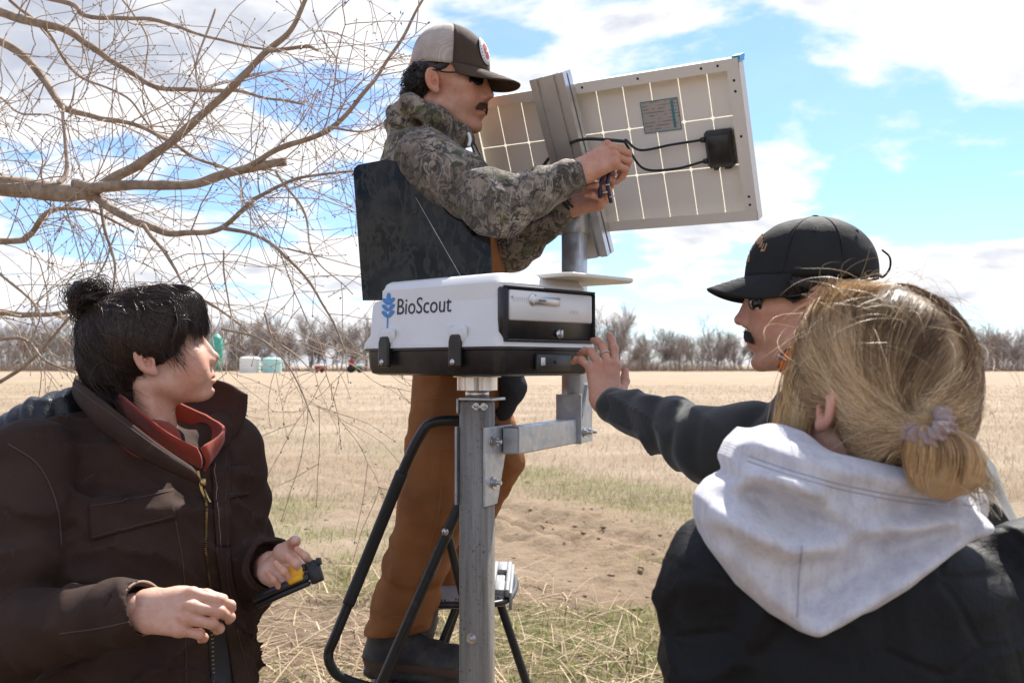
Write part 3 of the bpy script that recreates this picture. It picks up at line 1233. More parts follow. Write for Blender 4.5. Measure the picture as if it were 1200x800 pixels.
# ================================================================== mast: post, bracket arm, panel post
def build_mast():
    base = W(559, 700, 2.16)
    th = math.radians(25)
    ex = np.array([math.cos(th), -math.sin(th), 0])      # along the front face, to the right (and nearer)
    ey = np.array([math.sin(th), math.cos(th), 0])       # along the right-hand face, away
    ex, ey = np.array([math.cos(th), -math.sin(th), 0]), np.array([math.sin(th), math.cos(th), 0])
    s = .0305
    near = W(566.5, 600, 2.125)
    c = near - ex * s + ey * s
    c[2] = 0
    post = empty('steel_post', (c[0], c[1], 0), 'weathered square steel post carrying the white sensor box', 'post')
    top = 1.5 - (469 - HORIZON) / FPX * 2.15
    R = np.stack([ex, ey, [0, 0, 1]], 1)
    m = MB()
    m.box((c[0], c[1], (top - .3) / 2), (s, s, (top + .3) / 2), R, bev=.006)
    auto_smooth(m.build('tube', POSTM, post), 50)
    # clamp plate and machined hub under the box
    m = MB()
    m.box(c + [0, 0, top + .0035] + ex * .012, (.040, .034, .003), R, bev=.001)
    m.box(c + [0, 0, top - .012] - ex * .0335, (.0025, .03, .016), R, bev=.001)
    m.build('clamp_plate', GALV, post, smooth=False)
    m = MB()
    cc = c.copy()
    z0 = top + .0065
    m.cyl(cc + [0, 0, z0], cc + [0, 0, z0 + .015], .026, 24)
    m.build('hub_neck', MACH, post)
    m = MB()
    an = np.linspace(0, 2 * PI, 49)[:-1]
    pr = .041 + .003 * np.sign(np.sin(an * 6)) * (np.abs(np.sin(an * 6)) > .5)
    m.prism(np.stack([cc[0] + pr * np.cos(an), cc[1] + pr * np.sin(an)], 1), z0 + .0152, z0 + .043)
    m.build('hub', MACH, post, smooth=False)
    m = MB()
    m.cyl(cc + [0, 0, z0 + .0432], cc + [0, 0, z0 + .0475], .052, 32)
    m.build('hub_flange', MACH, post)
    for dx in (.004, .022):
        bolt(post, c + ex * (.012 + dx) - ey * .0335 + [0, 0, top - .012], -ey, .005)
    bolt(post, c - ey * .0307 + ex * .004 + [0, 0, 1.5 - (746 - HORIZON) / FPX * 2.13], -ey, .0075)
    # bracket arm: gusset plate on the right face, hollow beam, end plate
    arm = empty('bracket_arm', tuple(c + ex * .033 + [0, 0, 1.3]), 'galvanised bracket arm bolted to the side of the weathered post', 'bracket')
    zc = 1.5 - (518 - HORIZON) / FPX * 2.13
    bh = .030
    x0 = c + ex * (s + .0045)
    m = MB()
    zt, zb = zc + bh + .002, zc - .135
    poly = np.array([(-.034, zb), (.024, zb), (.066, zc - bh), (.10, zc - bh), (.10, zt), (-.034, zt)])
    M = basis(np.array([x0[0], x0[1], 0]) - ex * .003, ey, [0, 0, 1], ex)
    m.prism(poly, 0, .005, M)
    m.build('gusset_plate', GALV, arm, smooth=False)
    m = MB()
    zt2 = zt
    poly = np.array([(-.034, zb), (.024, zb), (.024, zt2), (-.034, zt2)])
    M2 = basis(np.array([c[0], c[1], 0]) - ex * (s + .0065), ey, [0, 0, 1], ex)
    m.prism(poly, 0, .005, M2)
    m.build('back_plate', GALV, arm, smooth=False)
    for dz in (-.012, -.10):
        bolt(arm, x0 + ex * .0025 + ey * .004 + [0, 0, zc + dz + .012], ex, .0085)
    Lb = .35
    m = MB()
    hw = .020
    m.box(np.array([x0[0], x0[1], zc]) + ey * (.045 + Lb / 2) + ex * (hw + .0035), (hw, Lb / 2, bh), R, bev=.003)
    auto_smooth(m.build('beam', GALV, arm))
    e = x0 + ey * (.045 + Lb + .004) + ex * hw
    m = MB()
    m.box(np.array([e[0], e[1], zc + .03]), (.034, .003, .062), R, bev=.0008)
    m.build('end_plate', GALV, arm, smooth=False)
    m = MB()                                              # side gussets that clasp the upright
    for sx in (-.030, .030):
        poly = np.array([(0, zc - .03), (.075, zc - .03), (.075, zc + .115), (.045, zc + .115), (0, zc + .02)])
        m.prism(poly, -.003, .003, basis(np.array([e[0], e[1], 0]) + ey * .0035 + ex * sx, ey, [0, 0, 1], ex))
    m.build('side_gusset', GALV, arm, smooth=False)
    for dy in (.02, .055):
        bolt(arm, e + ex * .0335 + ey * dy + [0, 0, zc - .005], ex, .007, stick=.018)
    # upright that carries the panel
    pc = e + ey * .040
    up = empty('panel_upright', (pc[0], pc[1], zc), 'slim square steel upright holding the solar panel above the arm', 'post')
    m = MB()
    zt = 1.5 + (HORIZON - 228) / FPX * pc[1]
    m.box((pc[0], pc[1], (zc - .02 + zt) / 2), (.0265, .0265, (zt - zc + .02) / 2), R, bev=.004)
    auto_smooth(m.build('tube', GALV, up), 50)
    return c, top, pc, zt


POST_C, POST_TOP, UP_C, UP_TOP = build_mast()

# ================================================================== sensor box
def build_box():
    z_bot = POST_TOP + .0065 + .0478
    near = W(586, 437, 1.905)
    a = near[:2]
    l = W(424, 409, 2.20)[:2]
    ex = np.array([*(l - a), 0.0])
    Lx = np.linalg.norm(ex)
    ex /= Lx                                   # along the lettered face, away to the left
    ey = np.array([-ex[1], ex[0], 0.0])
    if ey[1] < 0:
        ey = -ey                               # along the hatch face, away to the right
    Ly = .292
    ez = np.array([0, 0, 1.0])
    M = basis(np.array([a[0], a[1], z_bot]), ex, ey, ez)
    box = empty('sensor_box', tuple(local(M, (Lx / 2, Ly / 2, 0))), 'white and black plastic sensor box lettered BioScout on its side'.replace('BioScout', 'with a blue plant logo'), 'sensor box')

    def rounded(x0, x1, y0, y1, r, n=6):
        pts = []
        for cx, cy, a0 in ((x1 - r, y1 - r, 0), (x0 + r, y1 - r, .5), (x0 + r, y0 + r, 1.0), (x1 - r, y0 + r, 1.5)):
            for t in np.linspace(0, .5, n):
                an = (a0 + t) * PI
                pts.append((cx + r * math.cos(an), cy + r * math.sin(an)))
        return np.array(pts)

    def loft(rings, mat, name, hole=None):
        m = MB()
        G = np.array([[local(M, (p[0], p[1], z)) for p in ring] for ring, z in rings])
        m.grid(G.transpose(1, 0, 2), closed_u=True)
        n = G.shape[1]
        if np.linalg.det(np.stack([ex, ey, ez])) > 0:
            pass
        c0, c1 = G[0].mean(0), G[-1].mean(0)
        i = np.arange(n)
        m.add(np.concatenate([G[0], [c0]]), [np.stack([(i + 1) % n, i, np.full(n, n)], 1)])
        m.add(np.concatenate([G[-1], [c1]]), [np.stack([i, (i + 1) % n, np.full(n, n)], 1)])
        o = m.build(name, mat, box)
        import bmesh
        bm = bmesh.new()
        bm.from_mesh(o.data)
        bmesh.ops.remove_doubles(bm, verts=bm.verts, dist=1e-5)
        bmesh.ops.recalc_face_normals(bm, faces=bm.faces)
        bm.to_mesh(o.data)
        bm.free()
        auto_smooth(o, 40)
        return o
    s = lambda d, r: rounded(d, Lx - d, d, Ly - d, r)
    zs = .057                                   # seam height
    # black tray
    tray = loft([(s(.022, .02), 0), (s(.010, .022), .004), (s(.006, .022), .016), (s(.004, .022), zs - .006), (s(-.003, .024), zs - .004), (s(-.003, .024), zs)], BLKP, 'tray')
    m = MB()
    P = lambda x, y, z: local(M, (x, y, z))
    m.box(P(-.0, Ly * .53, .027) + 0 * ex, (.005, .052, .017), M[:3, :3], bev=.003)
    m.build('port_cover', MT('dark_grey_plastic', (.045, .045, .047, 1), .45).m, tray)
    m = MB()
    m.box(P(-.0058, Ly * .40, .029), (.0008, .006, .008), M[:3, :3])
    m.build('sticker', LABELW, tray)
    m = MB()
    m.cyl(P(-.005, Ly * .53, .028), P(-.0075, Ly * .53, .028), .0035, 10)
    m.build('screw', INK, tray)
    # white lid: lower ledge at the far end and the tall body
    x_led = Lx * .915
    lid_low = loft([(s(-.004, .026), zs + .001), (s(-.003, .026), zs + .012), (s(.006, .026), zs + .03), (s(.010, .024), zs + .094), (s(.014, .022), zs + .103), (s(.024, .016), zs + .106)], WHITEP, 'lid_base')
    b = lambda d, r: rounded(d, x_led - d * .6, d, Ly - d, r)
    H = .204
    lid = loft([(b(.0095, .026), zs + .05), (b(.0105, .025), zs + H * .62), (b(.013, .025), H - .018), (b(.019, .022), H - .007), (b(.030, .016), H - .001), (b(.05, .01), H)], WHITEP, 'lid')
    # hatch in the end face (x = 0 side): black frame, white panel, black lower sill
    Rm = M[:3, :3]

    def quad_ring(y0, y1, z0, z1, x, th, w, mat, name, parent):
        m = MB()
        for (cy, cz, hy, hz) in (((y0 + y1) / 2, z1 - w / 2, (y1 - y0) / 2, w / 2), ((y0 + y1) / 2, z0 + w / 2, (y1 - y0) / 2, w / 2),
                                 (y0 + w / 2, (z0 + z1) / 2, w / 2, (z1 - z0) / 2 - w * 1.001), (y1 - w / 2, (z0 + z1) / 2, w / 2, (z1 - z0) / 2 - w * 1.001)):
            m.box(P(x, cy, cz), (th, hy, hz), Rm, bev=.0012)
        return m.build(name, mat, parent)
    hy0, hy1, hz0, hz1 = .012, Ly - .012, zs + .012, H - .030
    hatch_base = MB()
    hatch_base.box(P(.010, (hy0 + hy1) / 2, (hz0 + hz1) / 2), (.012, (hy1 - hy0) / 2, (hz1 - hz0) / 2), Rm, bev=.004)
    hb = hatch_base.build('hatch', BLKP, box)
    quad_ring(hy0 - .002, hy1 + .002, hz0 - .002, hz1 + .002, -.002, .005, .005, RUBBER, 'gasket', hb)
    zmid = hz0 + (hz1 - hz0) * .36
    m = MB()
    m.box(P(-.0035, (hy0 + hy1) / 2, (zmid + hz1 - .006) / 2 + .001), (.0035, (hy1 - hy0) / 2 - .008, (hz1 - .008 - zmid) / 2), Rm, bev=.003)
    pan = m.build('hatch_panel', WHITEP, hb)
    m = MB()
    cy, cz = .085, (zmid + hz1) / 2 + .010
    m.tube([P(-.0072, cy, cz), P(-.0095, cy, cz)], [.0125, .0118], 28)
    m.build('dial', ALU, hb)
    m = MB()
    m.tube([P(-.0096, cy, cz), P(-.0108, cy, cz)], [.0075, .007], 20)
    m.build('dial_cap', LABELW, hb)
    m = MB()
    m.box(P(-.0105, cy + .040, cz - .001), (.0012, .038, .008), Rm, bev=.0006)
    hn = m.build('name_plate', MT('brushed_steel_plate', (.6, .59, .57, 1), .3, .8).m, hb)
    m = MB()
    m.tube([P(-.0015, .165, hz0 + .016), P(-.010, .165, hz0 + .016)], [.0085, .0085], 24)
    m.box(P(-.012, .165, hz0 + .016), (.004, .0022, .0075), Rm, bev=.0008)
    m.build('lock', BOLT, hb)
    m = MB()
    m.cyl(P(-.0068, .026, hz1 - .020), P(-.0082, .026, hz1 - .020), .0025, 12)
    m.build('screw', BOLT, hb)
    # two latches on the lettered face (y = 0 side)
    for lx in (.118, .34):
        m = MB()
        poly = np.array([(-.017, -.040), (.017, -.040), (.017, .012), (.012, .026), (-.012, .026), (-.017, .012)])
        m.prism(poly, 0, .011, basis(P(lx, -.001, zs), ex, ez, -ey))
        lt = m.build('latch', BLKP, box, smooth=False)
        bv = lt.modifiers.new('b', 'BEVEL')
        bv.width, bv.segments = .004, 2
        m = MB()
        m.tube([P(lx + .003, -.0115, zs - .029), P(lx + .003, -.0135, zs - .029)], [.0065, .006], 18)
        m.build('rivet', BOLT, lt)
        m = MB()
        m.box(P(lx, .0005, zs + .026), (.026, .006, .018), Rm, bev=.005)
        m.build('latch_boss', WHITEP, lt)
    # small rain cover leaning out over the far side
    m = MB()
    poly = np.array([(.03, .0), (.13, -.004), (.145, .01), (.145, .185), (.13, .205), (.01, .18), (-.02, .02)])
    cz2 = 1.5 + (HORIZON - 332) / FPX * 2.0 - z_bot
    Mc = basis(P(.05, .14, H - .006), ex, ey, ez)
    rc = Matrix.Rotation(math.radians(-4), 3, Vector(ey))
    q = np.array([[x, y] for x, y in poly])
    m.prism(np.array([(-.085, 0), (.085, 0), (.10, .012), (.095, .19), (.075, .225), (-.08, .235), (-.105, .21), (-.105, .015)]), 0, .009, Mc)
    cv = m.build('rain_cover', CREAM, box, smooth=False)
    bv = cv.modifiers.new('b', 'BEVEL')
    bv.width, bv.segments = .003, 2
    # smoked back screen rising behind the lid
    # print on the lettered face, written from left (far) to right (near)
    A_l, A_r = None, None

    def text_obj(body, size, pos, xdir, zdir, mat, name, parent, sx=1.0, ext=.0003):
        cu = bpy.data.curves.new(name, 'FONT')
        cu.body = body
        cu.size = size
        cu.extrude = ext
        cu.resolution_u = 4
        tmp = bpy.data.objects.new('tmp_text', cu)
        COL.objects.link(tmp)
        dg = bpy.context.evaluated_depsgraph_get()
        me_ = bpy.data.meshes.new_from_object(tmp.evaluated_get(dg))
        bpy.data.objects.remove(tmp)
        xd, zd = norm(np.asarray(xdir, float)), norm(np.asarray(zdir, float))
        nd = np.cross(xd, zd)
        co = np.empty(len(me_.vertices) * 3)
        me_.vertices.foreach_get('co', co)
        co = co.reshape(-1, 3)
        w = co @ np.stack([xd * sx, zd, nd]) + np.asarray(pos)
        me_.vertices.foreach_set('co', w.astype(np.float32).ravel())
        me_.materials.clear()
        return link(name, me_, mat, parent, smooth=False)
    lean = norm(np.array([0, 0, 1.0]) + ey * .10)
    z_txt = zs + .073
    yoff = lambda z: .0085
    # letters sit 1 mm proud of the leaning lid wall
    text_obj('BioScout', .0490, P(.320, .0079, z_txt), -ex, norm(ez + ey * .062), INK, 'lettering', lid, sx=.98)
    # plant logo: stem and three pairs of leaves and a tip
    m = MB()
    lx = .347

    def leaf(c0, ang, ln, wd):
        t = np.linspace(0, PI, 9)
        up = [(ln * (.5 - .5 * math.cos(a_)), wd * math.sin(a_)) for a_ in t]
        dn = [(x_, -y_ * .35) for x_, y_ in up[1:-1][::-1]]
        pts = np.array([up[0]] + dn[::-1] + [up[-1]] + up[1:-1][::-1])
        ca, sa = math.cos(ang), math.sin(ang)
        pts = pts @ np.array([[ca, sa], [-sa, ca]]) + np.array(c0)
        m.prism(pts, 0, .0008, basis(P(lx, .0072, z_txt - .010), -ex * 1.15, norm(ez + ey * .062) * 1.15, -ey))
    for zz in (.004, .016, .028):
        leaf((.001, zz), .55, .021, .0065)
        m_pts = None
        t = np.linspace(0, PI, 9)
        up = np.array([(.021 * (.5 - .5 * math.cos(a_)), .0065 * math.sin(a_)) for a_ in t])
        dn = np.array([(x_, -y_ * .35) for x_, y_ in up[1:-1]])
        pts = np.concatenate([[up[0]], dn, [up[-1]], up[1:-1][::-1]])
        ca, sa = math.cos(.55), math.sin(.55)
        pts = pts @ np.array([[ca, sa], [-sa, ca]])
        pts[:, 0] = -.001 - pts[:, 0]
        pts[:, 1] += zz
        m.prism(pts[::-1], 0, .0008, basis(P(lx, .0072, z_txt - .010), -ex * 1.15, norm(ez + ey * .062) * 1.15, -ey))
    an = np.linspace(0, 2 * PI, 15)[:-1]
    m.prism(np.stack([.0065 * np.cos(an), .043 + .008 * np.sin(an)], 1), 0, .0008, basis(P(lx, .0072, z_txt - .010), -ex * 1.15, norm(ez + ey * .062) * 1.15, -ey))
    m.prism(np.array([(-.0013, -.036), (.0013, -.036), (.0013, .006), (-.0013, .006)]), 0, .0008, basis(P(lx, .0072, z_txt - .010), -ex * 1.15, norm(ez + ey * .062) * 1.15, -ey))
    m.build('plant_logo', LOGOB, lid, smooth=False)
    # faint words on the hatch panel
    xd = ey
    for (y0_, z0_, hh, cnt_, mt_, par_, x_) in ((.030, cz - .001, .0055, 7, GREYINK, pan, -.0072), (.200, cz - .020, .0050, 5, GREYINK, pan, -.0072), (cy + .014, cz - .001, .0022, 9, INK, hn, -.0119)):
        m = MB()                                    # print too small and faint to read
        for k in range(cnt_):
            w_ = hh * (.34, .28, .38, .22)[k % 4]
            m.box(P(x_, y0_ + k * hh * 1.15, z0_), (.0002, w_, hh * (.9, .7, .8)[k % 3]), Rm)
        m.build('lettering', mt_, par_, smooth=False)
    # smoked acrylic wind screen: a glossy dark board standing up from the back of the lid
    sc_ = empty('dark_screen', tuple(P(Lx * .8, Ly * .7, H)), 'glossy black flat board standing behind the white sensor box', 'board')
    G = MT('black_acrylic_painted_reflection', (.005, .005, .006, 1), .09)
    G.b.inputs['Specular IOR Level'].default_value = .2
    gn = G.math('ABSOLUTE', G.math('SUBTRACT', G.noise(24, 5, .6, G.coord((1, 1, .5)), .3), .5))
    G.color(G.mix(G.ramp(gn, .05, .012, 0, .8), G.mix(G.ramp(G.noise(9, 5, .6), .4, .65), (.005, .005, .006, 1), (.036, .034, .029, 1)), (.046, .043, .036, 1)))  # mottling and thin branch lines: reflections painted into the board's colour
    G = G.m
    y0 = 2.40
    c = [W(414, 196, y0), W(452, 187, y0 + .02), W(505, 240, y0 + .10), W(575, 318, y0 + .2), W(585, 372, y0 + .2), W(424, 372, y0)]
    return M, P, box, G, sc_


BOX_M, BOX_P, BOX, GLOSS, SCREEN = build_box()


def build_screen():
    # one board standing on the lid, its right-hand edge cut on a slant behind the man's arm
    Y = 2.335
    pts = [W(*p_, Y) for p_ in ((425, 352), (578, 352), (574, 262), (530, 222), (470, 190), (452, 187), (420, 193), (415, 197), (414, 204))]
    P2 = np.array(pts)
    m = MB()
    n = len(P2)
    i = np.arange(n)
    off = np.array([.0, .0045, 0])
    V = np.concatenate([P2, P2 + off])
    m.add(V, [i[None], (i + n)[::-1][None], np.stack([(i + 1) % n, i, i + n, (i + 1) % n + n], 1)])
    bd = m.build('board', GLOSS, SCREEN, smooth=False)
    import bmesh
    bm = bmesh.new()
    bm.from_mesh(bd.data)
    bmesh.ops.recalc_face_normals(bm, faces=bm.faces)
    bm.to_mesh(bd.data)
    bm.free()
    m = MB()
    e0, e1 = W(487, 231, Y - .0008), W(556, 352, Y - .0008)
    m.tube([e0, (e0 + e1) / 2, e1], .0009, 6)
    m.build('edge_trim', BOLT, SCREEN)


build_screen()

# ================================================================== solar panel
PANEL_YAW = math.radians(30.7)


def build_panel():
    Y1 = 2.26
    tr = W(865.5, 67, Y1)
    t = np.array([-math.cos(PANEL_YAW), math.sin(PANEL_YAW), 0])      # towards the left, away
    nh = np.array([math.sin(PANEL_YAW), math.cos(PANEL_YAW), 0])
    tilt = math.radians(67.0)
    dn = nh * math.cos(tilt) - np.array([0, 0, 1]) * math.sin(tilt)     # down the panel
    back = norm(np.cross(dn, t))
    if back[1] > 0:
        back = -back                                                     # towards the camera, downwards
    Wd, Hh = .756, .385
    M = basis(tr, t, dn, back)
    R = M[:3, :3]
    P = lambda x, y, z: local(M, (x, y, z))
    panel = empty('solar_panel', tuple(P(Wd / 2, Hh / 2, 0)), 'framed solar panel seen from its back, bright gaps between the cells', 'solar panel')
    # glass front, cells laminated behind it, milky back sheet shining through between the cells
    gl = MT('solar_glass_front', (.03, .035, .05, 1), .08).m
    cellm = MT('solar_cell_back', rough=.55)
    cellm.color(cellm.mix(cellm.ramp(cellm.noise(2.5, 4), .3, .7), (.86, .83, .77, 1), (.80, .76, .69, 1)))
    cellm = cellm.m
    tm = MT('translucent_back_sheet', (.75, .72, .64, 1), .5)
    tr_ = tm.N.new('ShaderNodeBsdfTranslucent')
    tr_.inputs[0].default_value = (.72, .70, .64, 1)
    mxs = tm.N.new('ShaderNodeMixShader')
    mxs.inputs[0].default_value = .72
    tm.L.new(tm.b.outputs[0], mxs.inputs[1])
    tm.L.new(tr_.outputs[0], mxs.inputs[2])
    tm.L.new(mxs.outputs[0], tm.N['Material Output'].inputs[0])
    m = MB()
    mg = .004
    m.box(P(Wd / 2, Hh / 2, -.028), (Wd / 2 - mg, Hh / 2 - mg, .0006), R)
    m.build('back_sheet', tm.m, panel, smooth=False)
    nx, ny = 10, 3
    cx0, cx1, cy0, cy1 = .016, Wd - .016, .016, Hh - .016
    cw, ch = (cx1 - cx0) / nx, (cy1 - cy0) / ny
    gap = .0013
    cm_ = None
    oct_ = lambda w, h, c: np.array([(-w + c, -h), (w - c, -h), (w, -h + c), (w, h - c), (w - c, h), (-w + c, h), (-w, h - c), (-w, -h + c)])
    for i in range(nx):
        for j in range(ny):
            ctr = P(cx0 + cw * (i + .5), cy0 + ch * (j + .5), -.0262)
            mm = MB()
            mm.prism(oct_(cw / 2 - gap, ch / 2 - gap, .0036), -.0004, .0004, basis(ctr, t, dn, np.cross(t, dn)))
            mm.build('cell', cellm, panel, smooth=False)
    # frame: four aluminium channels, each with the return lip that shows from behind
    fm = MT('anodised_frame', (.74, .71, .65, 1), .5, .15).m
    fd = .036
    for (x0, x1, y0, y1, lip) in ((0, Wd, 0, .0022, (0, Wd, .0022, .026)), (0, Wd, Hh - .0022, Hh, (0, Wd, Hh - .026, Hh - .0022)),
                                  (0, .0022, .0022, Hh - .0022, (.0022, .030, .0262, Hh - .0262)), (Wd - .0022, Wd, .0022, Hh - .0022, (Wd - .03, Wd - .0022, .0262, Hh - .0262))):
        m = MB()
        m.box(P((x0 + x1) / 2, (y0 + y1) / 2, -fd / 2 + .004), ((x1 - x0) / 2, (y1 - y0) / 2, fd / 2), R)
        a0, a1, b0, b1 = lip
        m.box(P((a0 + a1) / 2, (b0 + b1) / 2, .003), ((a1 - a0) / 2, (b1 - b0) / 2, .001), R)
        m.build('frame_bar', fm, panel, smooth=False)
    m = MB()
    holes = [(.016, .05), (.016, .075), (.05, .012), (.09, .012), (.016, Hh - .06), (.016, Hh - .04), (.25, .012), (.4, .012), (.016, .18)]
    for x, y in holes:
        m.tube([P(x, y, .0042), P(x, y, .0046)], [.0032, .0032], 10)
    m.build('drain_hole', INK, panel)
    m = MB()
    for (x, y) in ((.006, .004), (.004, .008)):
        m.box(P(x, y - .004, -.016), (.010 if x > .005 else .0065, .0072 if x < .005 else .0045, .019), R)
    m.build('corner_tape', MT('blue_tape', (.08, .45, .78, 1), .5).m, panel, smooth=False)
    # junction box with its two leads
    jx, jy = .075, .205
    m = MB()
    m.box(P(jx, jy, -.014), (.035, .045, .012), R, bev=.006)
    m.box(P(jx - .012, jy + .048, -.018), (.009, .004, .007), R, bev=.002)
    m.box(P(jx + .018, jy + .048, -.018), (.006, .004, .007), R, bev=.002)
    jb = m.build('junction_box', BLKP, panel)
    auto_smooth(jb)
    m = MB()
    m.box(P(jx, jy, -.0015), (.026, .034, .0012), R, bev=.001)
    m.build('cover', BLKP, jb)
    for dy in (-.025, .027):
        m = MB()
        m.tube([P(jx + .034, jy + dy, -.012), P(jx + .046, jy + dy, -.012)], [.0075, .006], 12)
        m.build('cable_gland', BLKP, jb)
    h1, h2 = W(733, 166, 2.36), W(690, 163, 2.40)
    for k, dy in enumerate((-.025, .027)):
        m = MB()
        pts = [P(jx + .045, jy + dy, -.012), P(jx + .12, jy + dy + (.002 if k == 0 else .010), -.008), P(jx + .2, jy + (-.020 if k == 0 else .026), -.002), h1 + [0, 0, .004 * (1 - 2 * k)]]
        m.tube(bez(pts, 30), .0032, 8)
        m.build('cable', RUBBER, panel)
    m = MB()
    m.tube(bez([h1, W(712, 164, 2.37), h2, W(676, 165, 2.43), W(665, 170, 2.52), W(645, 184, 2.56), W(633, 200, 2.58)], 40), .0040, 8)
    m.build('cable', RUBBER, panel)
    # rating label
    m = MB()
    x0, y0, w, h = .168, .072, .098, .078
    lab = MT('rating_label', (.46, .42, .38, 1), .35)
    v = lab.coord()
    tw = lab.wave(42, lab.coord((1, 1, 1), rot=(0, 0, 0)), 1.0, 'Z')
    lab.color(lab.mix(lab.math('MULTIPLY', lab.ramp(tw, .55, .75), lab.ramp(lab.noise(70, 2), .42, .55)), (.45, .42, .39, 1), (.26, .24, .235, 1)))
    m.box(P(x0 + w / 2, y0 + h / 2, -.0245), (w / 2, h / 2, .0006), R)
    lo = m.build('rating_label', lab.m, panel, smooth=False)
    teal = MT('teal_print', (.05, .23, .27, 1), .5).m
    m = MB()
    for (cx, cy, hx, hy) in ((w / 2, .001, w / 2, .001), (w / 2, h - .001, w / 2, .001), (.001, h / 2, .001, h / 2 - .0021), (w - .001, h / 2, .001, h / 2 - .0021), (.016, h / 2, .0035, h / 2 - .006)):
        m.box(P(x0 + cx, y0 + cy, -.0236), (hx, hy, .0002), R)
    m.build('label_border', teal, lo, smooth=False)
    # mounting rail: slotted aluminium extrusion lying down the back of the panel
    rl = empty('mounting_rail', tuple(P(.5, Hh / 2, .05)), 'slotted aluminium extrusion rail clamped across the back of the solar panel', 'rail')
    hw, hd = .045, .0225
    out = []
    # double-width T-slot profile, drawn in (x across, z depth)
    sl, sd = .0042, .009
    top = [(-hw, hd), (-hw / 2 - sl, hd), (-hw / 2 - sl, hd - sd), (-hw / 2 + sl, hd - sd), (-hw / 2 + sl, hd), (hw / 2 - sl, hd), (hw / 2 - sl, hd - sd), (hw / 2 + sl, hd - sd), (hw / 2 + sl, hd), (hw, hd)]
    right = [(hw, sl), (hw - sd, sl), (hw - sd, -sl), (hw, -sl)]
    bot = [(-x_, -y_) for x_, y_ in top]
    left = [(-x_, -y_) for x_, y_ in right]
    prof = np.array(top + right + bot + left)[::-1]
    # ends seen in the photograph give its run
    A, B = None, None

    def ray_plane(px, py, z):
        d = W(px, py, 1.0) - np.array([0, 0, CAM_Z])
        o0 = np.array([0, 0, CAM_Z])
        p0 = P(0, 0, z)
        s_ = ((p0 - o0) @ back) / (d @ back)
        return o0 + d * s_
    A = ray_plane(644, 88, .030)
    B = ray_plane(697, 300, .030)
    ax = norm(B - A)
    sx = norm(np.cross(ax, back))
    m = MB()
    Lr = np.linalg.norm(B - A)
    m.prism(prof * np.array([1.06, 1]), 0, Lr, basis(A, -sx, back, ax))
    rail = m.build('extrusion', ALU, rl, smooth=False)
    m = MB()
    for k in (-.0238, .0238):
        m.tube([A + sx * k - ax * .0004, A + sx * k + ax * .02], [.0052, .0052], 12)
    m.build('core_hole', INK, rl)
    for e in (.035, Lr - .06):
        bolt(rl, A + ax * e + sx * (hw * 1.06 + .008) - back * .024, back, .005, 'clamp_bolt')
    # tilt bracket from rail to upright
    up = np.array([UP_C[0], UP_C[1], UP_TOP])
    m = MB()
    q = A + ax * (Lr * .66)
    m.tube([up - [0, 0, .03], q - back * .0], [.012, .012], 12)
    m.box(up - np.array([0, 0, .05]), (.03, .03, .05), frame((math.sin(math.radians(25)), math.cos(math.radians(25)), 0)), bev=.003)
    m.build('tilt_bracket', GALV, rl)
    return P


PANEL_P = build_panel()


